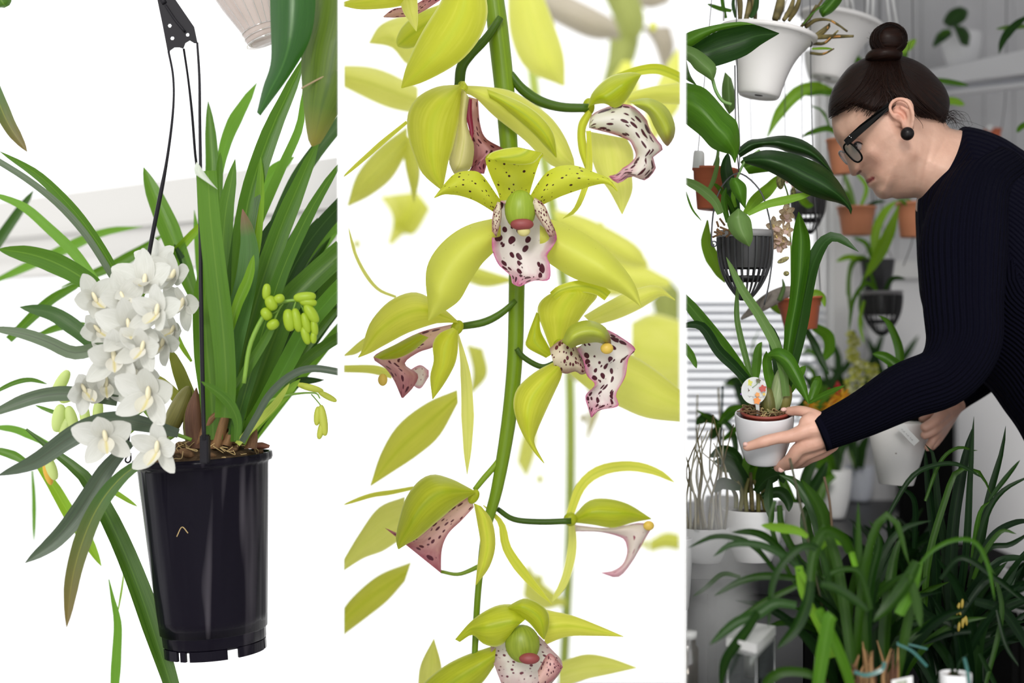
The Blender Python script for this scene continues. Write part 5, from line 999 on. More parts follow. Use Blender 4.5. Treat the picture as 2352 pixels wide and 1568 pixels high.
def head_w(p):
    D = seg_dist(p, hl, np.roll(hl, -1, 0))*DH/F
    s = (p[:, 0]-2100)*.86+(p[:, 1]-372)*.5; nw = sstep(-22, 26, s)
    W = .075*(1-nw)+.058*nw
    w = W*(fullness(D, .078, 1.55)*(1-nw)+fullness(D, .07, 1.9)*nw)
    def gs(cx, cy, rx, ry, a, ang=0):
        c, sn = math.cos(R(ang)), math.sin(R(ang)); u = (p[:, 0]-cx)*c+(p[:, 1]-cy)*sn; v = -(p[:, 0]-cx)*sn+(p[:, 1]-cy)*c
        return a*np.exp(-(u/rx)**2-(v/ry)**2)
    w += gs(1962, 330, 17, 13, -.0075, 50)+gs(1930, 305, 16, 9, .0025, 55)+gs(2003, 355, 22, 16, .004, 40)      # socket, brow, cheekbone
    w += gs(1969, 391, 7, 7, .0035)+gs(1980, 386, 4, 10, -.003, 30)+gs(1973, 397, 3, 2.5, -.003)               # nostril wing and fold
    w += gs(2009, 408, 5, 4, -.003)+gs(1996, 417, 9, 2.0, -.0018, -35)+gs(1990, 412, 5, 3, .0012, -35)+gs(1997, 427, 5, 3, .0016, -30)
    w += gs(2000, 398, 5, 16, -.0015, 25)+gs(2030, 415, 20, 14, .0025, 30)+gs(2024, 440, 10, 10, .003)+gs(2049, 436, 5, 16, -.0025, 20)
    w += gs(2105, 400, 3, 50, -.0015, 5)+gs(2128, 380, 4, 45, -.002, 12)+gs(2160, 340, 4, 40, -.0018, 28)
    return w
raw = bmesh.new()
def add_raw(V, Fc):
    vs = [raw.verts.new(v) for v in V]
    for f in Fc:
        try: raw.faces.new([vs[i] for i in f])
        except ValueError: pass
P2, T2 = tri2d(hl, 3.2); w = head_w(P2); nb = len(hl)
isb = seg_dist(P2, hl, np.roll(hl, -1, 0)) < .02; w[isb] = 0
def Pq(p, d): return P(p[0], p[1], d)
V = [Pq(q, DH-ww) for q, ww in zip(P2, w)]; bmap = {}
for i in range(len(P2)):
    if isb[i]: bmap[i] = i
    else: bmap[i] = len(V); V.append(Pq(P2[i], DH+w[i]))
add_raw(V, [tuple(f) for f in T2]+[tuple(reversed([bmap[i] for i in f])) for f in T2])
def rtube(pts, rpx, k=12):
    pts = [P(*q) for q in pts]; rad = [r*p.y/F for r, p in zip(rpx if not np.isscalar(rpx) else [rpx]*len(pts), pts)]
    e = [2*pts[0]-pts[1]]+pts+[2*pts[-1]-pts[-2]]; er = [rad[0]]+rad+[rad[-1]]; L = len(pts)-1; c = []; rr = []
    for s in np.linspace(0, L, L*5+1):
        i = min(int(s), L-1); t = s-i; a, b, cc, dd = e[i:i+4]
        c.append(.5*((2*b)+(cc-a)*t+(2*a-5*b+4*cc-dd)*t*t+(3*b-a-3*cc+dd)*t**3)); rr.append(er[i+1]*(1-t)+er[i+2]*t)
    # rounded ends
    T0 = (c[1]-c[0]).normalized(); T1 = (c[-1]-c[-2]).normalized()
    cs = [c[0]-T0*rr[0]*x for x in (.97, .7)]+c+[c[-1]+T1*rr[-1]*x for x in (.4, .7, .97)]; rs = [rr[0]*.24, rr[0]*.71]+rr+[rr[-1]*.92, rr[-1]*.71, rr[-1]*.24]
    V = []; up = None; n = len(cs)
    for i in range(n):
        T = (cs[min(i+1, n-1)]-cs[max(i-1, 0)]).normalized(); up = T.orthogonal().normalized() if up is None else (up-T*up.dot(T)).normalized(); sd = T.cross(up)
        V += [cs[i]+(up*math.cos(6.2832*j/k)+sd*math.sin(6.2832*j/k))*rs[i] for j in range(k)]
    add_raw(V, grid_faces(n, k, True)+[tuple(range(k-1, -1, -1)), tuple((n-1)*k+j for j in range(k))])
def rball(c, rx, ry, rz, rot=0):
    M = Matrix.Rotation(R(rot), 3, 'Y'); V = []
    for i in range(1, 12):
        a = -math.pi/2+math.pi*i/12
        for j in range(16): b = 6.2832*j/16; V.append(c+M @ Vector((rx*math.cos(a)*math.cos(b), ry*math.cos(a)*math.sin(b), rz*math.sin(a))))
    add_raw(V, grid_faces(11, 16, True)+[tuple(range(15, -1, -1)), tuple(160+j for j in range(16))])
# near ear
e0 = 1.876
rtube([(2064, 276, e0-.002), (2050, 264, e0-.004), (2044, 248, e0-.005), (2051, 233, e0-.007), (2067, 227, e0-.010), (2083, 233, e0-.013), (2093, 249, e0-.014), (2097, 268, e0-.013), (2095, 286, e0-.010), (2090, 298, e0-.008)], [4, 4.5, 4.5, 4.6, 5, 5.2, 5.2, 5, 5.2, 6])
rtube([(2059, 262, e0-.004), (2068, 268, e0-.004), (2073, 278, e0-.004), (2076, 292, e0-.005)], [5, 4.5, 4.5, 5])
rtube([(2070, 246, e0-.004), (2082, 254, e0-.007), (2087, 270, e0-.007), (2086, 286, e0-.006)], [4.5, 4.8, 4.5, 4.5])
rball(P(2086, 296, e0-.006), .0065, .004, .008); rball(P(2074, 258, e0+.004), .015, .006, .020, 14)
rtube([(2078, 256, e0+.002), (2090, 275, e0+.003), (2092, 292, e0+.002)], [12, 9, 8])
# arms and trunk inside the clothes (joins head and hands into one body)
rtube([(2200, 470, 1.96), (2380, 620, 1.98), (2520, 900, 1.99), (2600, 1220, 1.99)], [95, 140, 125, 75], 20)
rtube([(2330, 520, 1.90), (2240, 520, 1.86), (2210, 680, 1.82), (2205, 810, 1.81), (2080, 890, 1.81), (1975, 953, 1.815), (1900, 1000, 1.815)], [60, 50, 45, 42, 38, 30, 27], 16)
rtube([(2420, 640, 2.06), (2350, 780, 2.11), (2260, 868, 2.09), (2188, 932, 2.07)], [60, 44, 32, 23], 14)
# near hand: metacarpals, fingers, thumb
for pts, rr in (([(1905, 988, 1.812), (1865, 985, 1.806), (1818, 1001, 1.808), (1785, 1006, 1.805), (1757, 1013, 1.805), (1735, 1020, 1.808), (1716, 1026, 1.812)], [24, 21, 16, 13.5, 14, 12, 10.5]),
                ([(1900, 1000, 1.815), (1870, 1015, 1.812), (1836, 1030, 1.816), (1818, 1052, 1.826), (1800, 1068, 1.845), (1788, 1073, 1.855)], [26, 22, 17, 15, 14, 12]),
                ([(1905, 1010, 1.825), (1875, 1028, 1.824), (1848, 1045, 1.83), (1828, 1062, 1.845), (1806, 1070, 1.862)], [24, 20, 15, 13, 11]),
                ([(1910, 1018, 1.835), (1885, 1038, 1.838), (1860, 1052, 1.845), (1842, 1064, 1.858), (1826, 1068, 1.87)], [20, 17, 13, 11, 9.5]),
                ([(1905, 985, 1.81), (1882, 962, 1.812), (1862, 950, 1.818), (1838, 943, 1.826), (1812, 944, 1.838)], [22, 17, 14, 12.5, 11])):
    rtube(pts, rr)
rball(P(1868, 985, 1.81), .018, .012, .022, -30); rball(P(1862, 1010, 1.818), .02, .012, .017, 20)
# far hand
for pts, rr in (([(2190, 930, 2.065), (2170, 945, 2.05), (2146, 968, 2.022), (2124, 981, 2.015)], [20, 16, 12.5, 11]),
                ([(2190, 936, 2.07), (2170, 962, 2.055), (2148, 986, 2.025), (2124, 999, 2.02)], [20, 16, 12, 10.5]),
                ([(2190, 940, 2.075), (2168, 975, 2.06), (2147, 1004, 2.03), (2131, 1028, 2.03)], [18, 14, 10.5, 9]),
                ([(2192, 940, 2.085), (2172, 980, 2.075), (2155, 1010, 2.05), (2142, 1026, 2.045)], [16, 12, 9, 8]),
                ([(2188, 928, 2.08), (2165, 938, 2.095), (2138, 950, 2.10), (2120, 962, 2.10)], [17, 13, 11, 10])):
    rtube(pts, rr)
me = bpy.data.meshes.new('tmp_body'); raw.normal_update(); raw.to_mesh(me); raw.free()
tmp = bpy.data.objects.new('tmp_body', me); COL.objects.link(tmp)
md = tmp.modifiers.new('r', 'REMESH'); md.mode = 'VOXEL'; md.voxel_size = .0019; md.adaptivity = 0
sm = tmp.modifiers.new('s', 'CORRECTIVE_SMOOTH' if False else 'SMOOTH'); sm.iterations = 3; sm.factor = .5
dg = bpy.context.evaluated_depsgraph_get(); ev = tmp.evaluated_get(dg); bme = bpy.data.meshes.new_from_object(ev)
bpy.data.objects.remove(tmp)
woman = thing('person', 'woman with a dark bun and black glasses in a navy ribbed sweater, holding two pots', 'person', (P(2560, 0, 1.98).x, 1.98, ZF))
# paint the skin
n = len(bme.vertices); co = np.zeros(n*3); bme.vertices.foreach_get('co', co); co = co.reshape(-1, 3)
px = co[:, 0]/co[:, 1]*F+1176; py = 784-co[:, 2]/co[:, 1]*F; pp_ = np.stack([px, py], 1); near = co[:, 1] < DH
base = np.array([.76, .48, .36]); rs = np.random.RandomState(2)
C = np.tile(base, (n, 1))
def mixp(wt, c): 
    global C
    C = C*(1-wt[:, None])+np.array(c)*wt[:, None]
def sd(a, b): return seg_dist(pp_, np.array([a], float), np.array([b], float))
mixp(np.exp(-((px-2005)/34)**2-((py-375)/30)**2)*.35, (.72, .34, .25))
mixp(np.exp(-((px-2068)/22)**2-((py-255)/32)**2)*.55, (.78, .34, .24))
mixp(np.exp(-((px-1955)/14)**2-((py-396)/12)**2)*.4, (.70, .32, .24))
mixp((1-sstep(3.2, 6.0, sd((1987, 420), (2004, 410)))), (.44, .10, .10))
mixp((1-sstep(.6, 2.2, sd((1991, 421), (2009, 407))))*.85, (.16, .03, .03))
mixp((1-sstep(1.5, 4.0, sd((1970, 399), (1976, 393))))*.85, (.12, .03, .02))
mixp(np.exp(-((px-1966)/15)**2-((py-330)/12)**2)*.35, (.42, .22, .16))
mixp((1-sstep(5, 12, sd((2066, 268), (2074, 290))))*.35*near, (.45, .18, .12))
mixp(np.exp(-((px-2110)/26)**2-((py-290)/28)**2)*.35, (.36, .22, .16))
mixp(sstep(1500, 1640, -px+3500)*0, (0, 0, 0))
hnd = (py > 900)
mixp(hnd*.30, (.70, .34, .26))
ca = bme.color_attributes.new('col', 'FLOAT_COLOR', 'POINT'); ca.data.foreach_set('color', np.concatenate([C, np.ones((n, 1))], 1).ravel())
bme.materials.clear(); off = wloc(woman)
co -= np.array(off); bme.vertices.foreach_set('co', co.ravel()); bme.polygons.foreach_set('use_smooth', [True]*len(bme.polygons))
m_, N_, L_ = nt('skin'); o_ = N_.new('ShaderNodeOutputMaterial'); b_ = N_.new('ShaderNodeBsdfPrincipled'); L_.new(b_.outputs[0], o_.inputs[0])
at = N_.new('ShaderNodeAttribute'); at.attribute_name = 'col'; tcn = N_.new('ShaderNodeTexCoord'); nz = N_.new('ShaderNodeTexNoise'); nz.inputs['Scale'].default_value = 45; nz.inputs['Detail'].default_value = 5; L_.new(tcn.outputs['Object'], nz.inputs['Vector'])
rp = N_.new('ShaderNodeValToRGB'); rp.color_ramp.elements[0].position = .3; rp.color_ramp.elements[0].color = (.84, .78, .76, 1); rp.color_ramp.elements[1].position = .7; rp.color_ramp.elements[1].color = (1.0, 1.0, 1.0, 1); L_.new(nz.outputs['Fac'], rp.inputs['Fac'])
mm = N_.new('ShaderNodeMix'); mm.data_type = 'RGBA'; mm.blend_type = 'MULTIPLY'; mm.inputs[0].default_value = 1; L_.new(at.outputs['Color'], mm.inputs[6]); L_.new(rp.outputs['Color'], mm.inputs[7]); L_.new(mm.outputs[2], b_.inputs['Base Color'])
b_.inputs['Roughness'].default_value = .48; b_.inputs['Subsurface Weight'].default_value = .12; b_.inputs['Subsurface Radius'].default_value = (.006, .002, .001); b_.inputs['Subsurface Scale'].default_value = 1.0
n2 = N_.new('ShaderNodeTexNoise'); n2.inputs['Scale'].default_value = 260; n2.inputs['Detail'].default_value = 4; L_.new(tcn.outputs['Object'], n2.inputs['Vector']); bp = N_.new('ShaderNodeBump'); bp.inputs['Strength'].default_value = .25; bp.inputs['Distance'].default_value = .001; L_.new(n2.outputs['Fac'], bp.inputs['Height']); L_.new(bp.outputs[0], b_.inputs['Normal'])
Skin = m_; bme.name = 'body'; body = link('body', bme, Skin, woman)
# ---- hair
HO = [(1903, 272), (1903, 240), (1911, 208), (1928, 180), (1952, 152), (1984, 134), (2030, 122), (2080, 130), (2120, 148), (2150, 175), (2170, 200), (2181, 228), (2180, 252), (2172, 282)]
HI = [(2160, 276), (2138, 272), (2112, 268), (2099, 250), (2086, 230), (2068, 222), (2048, 236), (2034, 250), (2010, 256), (1985, 250), (1958, 240), (1934, 243), (1916, 256)]
ho = spline(HO, 120); hi_ = spline([HO[-1]]+HI+[HO[0]], 90)[1:-1]; hloop = np.vstack([ho, hi_])
def hair_w(p, off=.0035):
    D = seg_dist(p, ho[:-1], ho[1:])*DH/F
    return .0775*fullness(D, .074, 1.6)+off
Ph, Th = tri2d(hloop, 4.0); wh = hair_w(Ph); onout = seg_dist(Ph, ho[:-1], ho[1:]) < .05; wh[onout] = 0
dl = seg_dist(Ph, hi_[:-1], hi_[1:]); wh = np.where(onout, 0, wh-.0045*(1-sstep(0, 12, dl)))
bunc = np.array([2037, 128])
def huv(q): a = math.atan2(q[1]-bunc[1], q[0]-bunc[0]); return (a*12, math.hypot(*(q-bunc))/120)
V = [Pq(q, DH-a) for q, a in zip(Ph, wh)]+[Pq(q, DH+a) for q, a in zip(Ph, wh)]; k = len(Ph)
m_, N_, L_ = nt('hair'); o_ = N_.new('ShaderNodeOutputMaterial'); b_ = N_.new('ShaderNodeBsdfPrincipled'); L_.new(b_.outputs[0], o_.inputs[0]); uvn = N_.new('ShaderNodeUVMap'); uvn.uv_map = 'UVMap'
mp = N_.new('ShaderNodeMapping'); mp.inputs['Scale'].default_value = (6, 1.2, 1); L_.new(uvn.outputs[0], mp.inputs[0]); nz = N_.new('ShaderNodeTexNoise'); nz.inputs['Detail'].default_value = 5; nz.inputs['Scale'].default_value = 1; L_.new(mp.outputs[0], nz.inputs['Vector'])
rp = N_.new('ShaderNodeValToRGB'); rp.color_ramp.elements[0].position = .35; rp.color_ramp.elements[0].color = (.0025, .0015, .0015, 1); rp.color_ramp.elements[1].position = .7; rp.color_ramp.elements[1].color = (.026, .010, .006, 1); L_.new(nz.outputs['Fac'], rp.inputs['Fac']); L_.new(rp.outputs['Color'], b_.inputs['Base Color'])
b_.inputs['Roughness'].default_value = .4; b_.inputs['Specular IOR Level'].default_value = .14; bp = N_.new('ShaderNodeBump'); bp.inputs['Strength'].default_value = .7; bp.inputs['Distance'].default_value = .002; L_.new(nz.outputs['Fac'], bp.inputs['Height']); L_.new(bp.outputs[0], b_.inputs['Normal'])
Hair = m_
hair = obj('hair', V, [tuple(f) for f in Th]+[tuple(reversed([i+k for i in f])) for f in Th], Hair, woman, uv=[huv(q) for q in Ph]*2)
def multi(name, items, mat, parent, k=4):
    V = []; Fc = []; UV = []
    for pts, rad in items:
        n = len(pts); up = None; o0 = len(V)
        for i in range(n):
            T = (pts[min(i+1, n-1)]-pts[max(i-1, 0)]).normalized(); up = T.orthogonal().normalized() if up is None else (up-T*up.dot(T)).normalized(); s_ = T.cross(up)
            r = rad*(1-.6*i/(n-1)) if i else rad*.5
            for j in range(k): V.append(pts[i]+(up*math.cos(6.2832*j/k)+s_*math.sin(6.2832*j/k))*r); UV.append((o0*.37 % 7+j*.1, i/n))
        Fc += grid_faces(n, k, True, o0)
    return obj(name, V, Fc, mat, parent, UV)
rs = random.Random(4); items = []
hip = np.array(HI[::-1]+[(2172, 282)]*0)
for i in range(230):
    t = rs.random(); q0 = spline([HO[-1]]+HI+[HO[0]], 100)[int(t*99)]+np.array([rs.uniform(-4, 4), rs.uniform(-9, 4)]); q2 = np.array([2037+rs.uniform(-30, 30), 128+rs.uniform(-4, 14)])
    mid = (q0+q2)/2; nrm = np.array([-(q2-q0)[1], (q2-q0)[0]]); nrm = nrm/np.linalg.norm(nrm); side = 1 if q0[0] < 2037 else -1
    mid = mid+nrm*side*rs.uniform(4, 22); q = spline([q0, mid, q2], 14); wq = hair_w(q)+rs.uniform(-.001, .0012); wq[0] -= .002
    items.append(([Pq(a, DH-b) for a, b in zip(q, wq)], rs.uniform(.0004, .0011)))
st = multi('hair_strands', items, Hair, woman); st['kind'] = 'stuff'
bun = ball('bun', P(2038, 94, DH-.02), .0242, .024, .0215, Hair, woman, k=32, n=24)
ball('bun', P(2030, 128, DH-.02), .025, .026, .013, Hair, woman, rot=-6, k=28, n=16)
items = []
for i in range(60):
    a0 = rs.uniform(0, 6.28); tl_ = rs.uniform(-.9, .9); pts = []
    for j in range(12):
        a = a0+j*.28; c = P(2038, 94, DH-.02); rr = .0245
        pts.append(c+Vector((rr*math.cos(a)*math.cos(tl_), -abs(rr*math.sin(tl_+j*.05)), rr*.92*math.sin(a)*math.cos(tl_*.9))))
    items.append((pts, rs.uniform(.0004, .001)))
s_ = multi('bun_strands', items, Hair, woman); s_['kind'] = 'stuff'
items = []
for i in range(34):
    x0, y0 = rs.uniform(2150, 2178), rs.uniform(262, 290); L = rs.uniform(15, 62); a = rs.uniform(-25, 35)
    q = spline([(x0, y0), (x0+L*.4, y0-rs.uniform(4, 14)), (x0+L*.8, y0+rs.uniform(-8, 10)), (x0+L, y0+L*math.sin(R(a))*.5+rs.uniform(0, 12))], 10)
    dd = DH-rs.uniform(0, .045); items.append(([Pq(b, dd) for b in q], .00035))
q = spline([(2170, 262), (2200, 275), (2230, 280), (2262, 292)], 10); items.append(([Pq(b, DH-.02) for b in q], .0003))
q = spline([(2098, 262), (2108, 272), (2118, 285), (2120, 295)], 8); items.append(([Pq(b, 1.885) for b in q], .0005))
for i in range(14):
    x0 = rs.uniform(1990, 2090); q = spline([(x0, rs.uniform(58, 132)), (x0+rs.uniform(-14, 14), rs.uniform(48, 60)+40), (x0+rs.uniform(-22, 22), rs.uniform(60, 125))], 8); items.append(([Pq(b, DH-.03) for b in q], .00025))
s_ = multi('loose_hair', items, Hair, woman); s_['kind'] = 'stuff'
# fine hairs over the temple
items = []
for i in range(90):
    q0 = np.array([rs.uniform(1915, 2040), 0]); q0[1] = np.interp(q0[0], [1910, 1934, 1958, 1985, 2010, 2040], [262, 250, 246, 256, 262, 252])+rs.uniform(0, 12)
    q2 = q0+np.array([rs.uniform(8, 30), rs.uniform(-34, -18)]); q = spline([q0, (q0+q2)/2+[2, -2], q2], 8); wq = hair_w(q, .0012); items.append(([Pq(a, DH-b) for a, b in zip(q, wq)], .00028))
s_ = multi('hairline_strands', items, Hair, woman); s_['kind'] = 'stuff'
# ---- eye, glasses, earring
Eye = ball('eye', P(1972, 333, 1.918), .0095, .0095, .0095, plain('eye_white', (.34, .28, .26), .3), woman)
ball('iris', P(1967, 334, 1.9125), .0042, .003, .0046, plain('iris_dark', (.02, .012, .01), .15), Eye, rot=20)
tubep('eyelid', [(1955, 336), (1961, 326), (1969, 322), (1979, 326), (1986, 334)], [3, 5, 5.5, 5, 3], 1.9075, Skin if False else plain('eyelid_skin', (.34, .17, .12), .5), woman)
tubep('lashes', [(1956, 339), (1963, 330), (1971, 327), (1981, 331)], [2, 2.5, 2.5, 1.5], 1.906, Black_pl, woman)
Gl = plain('glasses_black', (.004, .004, .004), .3, .05)
gd = 1.872
gls = poly_slab('glasses', [P(1938, 322, gd+.012), P(1948, 312, gd+.012), P(1975, 287, gd+.006), P(2010, 260, gd), P(2040, 236, gd-.002), P(2047, 240, gd-.002), P(2044, 250, gd-.002), P(2016, 274, gd), P(1985, 301, gd+.006), P(1957, 326, gd+.012), P(1946, 334, gd+.012)], (.001, .004, 0), Gl, woman)
def lens(cx, cy, a, b, rot, d, dd, w, mr, ml):
    pts = []
    for i in range(29):
        t = 6.28319*i/28; c_, s_ = math.cos(t), math.sin(t); c_ = math.copysign(abs(c_)**.75, c_); s_ = math.copysign(abs(s_)**.75, s_)
        x = a*c_*math.cos(R(rot))-b*s_*math.sin(R(rot)); y = a*c_*math.sin(R(rot))+b*s_*math.cos(R(rot)); pts.append(P(cx+x, cy+y, d+dd*s_))
    tube3('lens_rim', pts, w*d/F, mr, gls, k=8, n=60)
    V = [sum(pts[:-1], Vector((0, 0, 0)))/28]+pts[:-1]; obj('lens', V, [(0, i+1, (i+1) % 28+1) for i in range(28)], ml, gls)
LensM = glassmat('lens_glass', (.95, .96, .97), .7, .35)
lens(1959, 350, 26, 12, 48, 1.893, .012, 2.2, Gl, LensM)
lens(1940, 362, 18, 6, 52, 1.965, .01, 2.0, plain('rim_steel', (.4, .42, .44), .25, metal=.5), LensM)
tubep('bridge', [(1947, 341), (1942, 346), (1940, 350)], 5, 1.9, Gl, gls, dt=.05)
for c in ((1951, 313), (1955, 316)): ball('rivet', P(c[0], c[1], gd+.009), .0009, .0009, .0009, plain('rivet_steel', (.8, .8, .8), .2, metal=1), gls, k=8, n=6)
er = ball('earring', P(2084, 307, 1.858), .0088, .0088, .0088, plain('earring_black', (.008, .006, .006), .35, .25), woman, k=24, n=16)
# fingernails
Nail = plain('nail', (.74, .46, .40), .25)
for c, r, rot in (((1800, 940, 1.83), (.0028, .002, .004), 80), ((1795, 1078, 1.842), (.004, .0025, .0045), 60), ((1712, 1020, 1.808), (.0035, .0025, .003), 10)): ball('nail', P(*c), *r, Nail, woman, rot=rot, k=12, n=8)
# ---- sweater
m_, N_, L_ = nt('sweater_navy'); o_ = N_.new('ShaderNodeOutputMaterial'); b_ = N_.new('ShaderNodeBsdfPrincipled'); L_.new(b_.outputs[0], o_.inputs[0]); uvn = N_.new('ShaderNodeUVMap'); uvn.uv_map = 'UVMap'
sp = N_.new('ShaderNodeSeparateXYZ'); L_.new(uvn.outputs[0], sp.inputs[0]); mu = N_.new('ShaderNodeMath'); mu.operation = 'MULTIPLY'; mu.inputs[1].default_value = 6.28319; L_.new(sp.outputs[0], mu.inputs[0])
si = N_.new('ShaderNodeMath'); si.operation = 'SINE'; L_.new(mu.outputs[0], si.inputs[0]); bp = N_.new('ShaderNodeBump'); bp.inputs['Strength'].default_value = 1.0; bp.inputs['Distance'].default_value = .0022; L_.new(si.outputs[0], bp.inputs['Height'])
tcn = N_.new('ShaderNodeTexCoord'); nz = N_.new('ShaderNodeTexNoise'); nz.inputs['Scale'].default_value = 500; L_.new(tcn.outputs['Object'], nz.inputs['Vector']); b2 = N_.new('ShaderNodeBump'); b2.inputs['Strength'].default_value = .3; b2.inputs['Distance'].default_value = .001; L_.new(nz.outputs['Fac'], b2.inputs['Height']); L_.new(bp.outputs[0], b2.inputs['Normal']); L_.new(b2.outputs[0], b_.inputs['Normal'])
b_.inputs['Base Color'].default_value = (.0032, .0032, .0085, 1); b_.inputs['Roughness'].default_value = .9; b_.inputs['Specular IOR Level'].default_value = .04; b_.inputs['Sheen Weight'].default_value = .012; b_.inputs['Sheen Tint'].default_value = (.4, .4, .8, 1)
Swt = m_
TOR = [(2212, 291), (2250, 296), (2300, 314), (2352, 346), (2450, 415), (2560, 540), (2650, 720), (2690, 950), (2700, 1200), (2650, 1400), (2520, 1420), (2430, 1190), (2352, 1013), (2304, 939), (2266, 888), (2215, 850), (2160, 790), (2118, 700), (2108, 620), (2104, 540), (2103, 475), (2114, 425), (2132, 390), (2152, 364), (2175, 334), (2196, 306)]
tl2 = closed(TOR, 260); Pt, Tt = tri2d(tl2, 7); Dt = seg_dist(Pt, tl2, np.roll(tl2, -1, 0)); DT = 1.985
wt = .165*fullness(Dt*DT/F, .15, 2.0); wt[Dt < .02] = 0
V = [Pq(q, DT-a) for q, a in zip(Pt, wt)]+[Pq(q, DT+a) for q, a in zip(Pt, wt)]; k = len(Pt)
swe = obj('sweater', V, [tuple(f) for f in Tt]+[tuple(reversed([i+k for i in f])) for f in Tt], Swt, woman, uv=[(a/9.5, 0) for a in Dt]*2)
def sleeve(name, pts, rad, nrib, cuff=True, k=96):
    o = tube3(name, [P(*p) for p in pts], [r*p[2]/F for r, p in zip(rad, pts)], Swt, woman, k=k, n=46, cap=True)
    ul = o.data.uv_layers[0]
    for lp in ul.data: u = lp.uv.copy(); lp.uv = (u.y*nrib, u.x)
    return o
sleeve('sleeve', [(2300, 400, 1.93), (2240, 450, 1.88), (2213, 560, 1.835), (2212, 690, 1.81), (2212, 790, 1.80), (2168, 862, 1.795), (2080, 898, 1.80), (1980, 952, 1.81), (1884, 995, 1.815)], [66, 80, 98, 90, 84, 72, 66, 53, 43], 40)
tube3('cuff', [P(1878+0, 997, 1.815)+(P(1980, 952, 1.81)-P(1884, 995, 1.815)).normalized()*.002]+[P(1897, 989, 1.814)], [44*1.815/F]*2, Swt, woman, k=48, smooth_pts=False)
sleeve('sleeve', [(2360, 740, 2.10), (2310, 810, 2.11), (2250, 870, 2.09), (2196, 915, 2.07)], [60, 52, 40, 30], 26, k=64)
# trousers and shoes, out of frame below
Tr = plain('trousers_black', (.01, .01, .012), .8)
for dx, dy in ((0, -.08), (.02, .09)):
    x = P(2575, 0, 1.98).x+dx
    tube3('trouser_leg', [Vector((x, 1.98+dy, -.24)), Vector((x+.02, 1.98+dy, -.55)), Vector((x-.03, 1.98+dy, -.85)), Vector((x, 1.98+dy, ZF+.06))], [.10, .09, .065, .055], Tr, woman, k=18)
    ball('shoe', (x-.06, 1.98+dy, ZF+.045), .13, .045, .045, Black_pl, woman, pw=.6)
# ================================================================ held pots, lower plants
ho_ = thing('potted_orchid', 'strap-leaved orchid in a glossy white pot, held in her near hand', 'potted orchid', P(1750, 1062, 1.86))
pot('pot', ho_, 1755, 945, 1062, 67, 42, 1.868, 'planter', plain('pot_white_gloss', (.74, .74, .76), .15, .6), soil=False, tilt=(13, -2), k=56)
pot('inner_pot', ho_, 1757, 938, 1040, 55, 40, 1.868, 'terracotta', plain('inner_pot_red', (.30, .06, .04), .5), k=40, soil=True, tilt=(13, -2))
s = 1.868/F; random.seed(12)
for i in range(70):
    a = random.uniform(0, 6.28); r = 50*s*random.random()**.5; c = P(1757, 946, 1.855)+Vector((r*math.cos(a), r*.97*math.sin(a), .001+r*.225*math.sin(a)))
    tube3('moss_fibre', [c, c+Vector((random.uniform(-.008, .008), random.uniform(-.004, .004), random.uniform(.0, .006))), c+Vector((random.uniform(-.014, .014), random.uniform(-.006, .006), random.uniform(-.002, .005)))], .0007, random.choice([rt_m, Bark, plain('moss_tan', (.32, .28, .12), .9)]), ho_, k=4)
sheet('leaf', [(1780, 905), (1790, 860), (1800, 790), (1802, 750), (1811, 701), (1816, 648), (1818, 567), (1824, 519), (1834, 486)], [(1812, 905), (1818, 850), (1822, 800), (1832, 755), (1846, 683), (1859, 608), (1861, 551), (1849, 514), (1836, 487)], R_l, ho_, d=1.87, dt=-.02, bulge=.012, n=30, m=7)
ribbon('leaf', [(1800, 900), (1830, 780), (1848, 680), (1868, 600), (1895, 552), (1925, 545), (1972, 578)], 40, 1.90, R_d, ho_, dt=-.06, prof='blade', fold=.3, tw=(0, 35), n=26)
leaves(ho_, [([(1806, 910), (1800, 860), (1785, 800), (1745, 725), (1705, 665), (1668, 590)], 24, 1.85, R_p, 'blade', -.04), ([(1732, 900), (1718, 840), (1700, 770), (1692, 720), (1695, 640)], 15, 1.86, R_p, 'blade', -.02), ([(1735, 905), (1700, 850), (1655, 790), (1620, 745), (1575, 690), (1540, 650)], 34, 1.86, R_l, 'blade', -.03), ([(1735, 895), (1690, 845), (1650, 805), (1622, 760), (1600, 745), (1555, 750)], 26, 1.85, R_d, 'blade', -.03),
             ([(1780, 910), (1768, 870), (1762, 830), (1768, 812)], 24, 1.86, R_l, 'strap'), ([(1790, 910), (1792, 850), (1780, 790), (1765, 740)], 32, 1.9, R_d, 'blade'), ([(1735, 880), (1738, 840), (1742, 800), (1750, 785)], 22, 1.92, R_l, 'leaf'), ([(1812, 900), (1835, 860), (1850, 840)], 22, 1.9, R_l), ([(1858, 925), (1895, 905), (1940, 885)], 14, 1.9, R_l, 'leaf'), ([(1860, 925), (1880, 870), (1870, 870)], 24, 1.93, R_l, 'leaf')], R_l, 3)
sheet('leaf', [(1760, 816), (1772, 804), (1792, 799), (1818, 812), (1840, 850), (1854, 890), (1858, 928)], [(1772, 820), (1782, 828), (1796, 842), (1815, 872), (1832, 896), (1846, 914), (1857, 928)], R_l, ho_, d=1.84, dt=-.03, bulge=-.008, n=24, m=7)
ribbon('leaf', [(1530, 760), (1575, 800), (1592, 825), (1600, 846)], 20, 1.8, R_l, ho_, prof='blade')
for x, y, rx, rz, rot, mt in ((1788, 895, 17, 52, 8, leafmat('bulb_pale', (.25, .35, .14), (.45, .52, .28), None, .1, .4)), (1765, 925, 18, 36, -4, MATS['pseudobulb']), (1805, 915, 14, 34, 8, MATS['pseudobulb'])): ball('pseudobulb', P(x, y, 1.865), rx*s, rx*s, rz*s, mt, ho_, rot=rot)
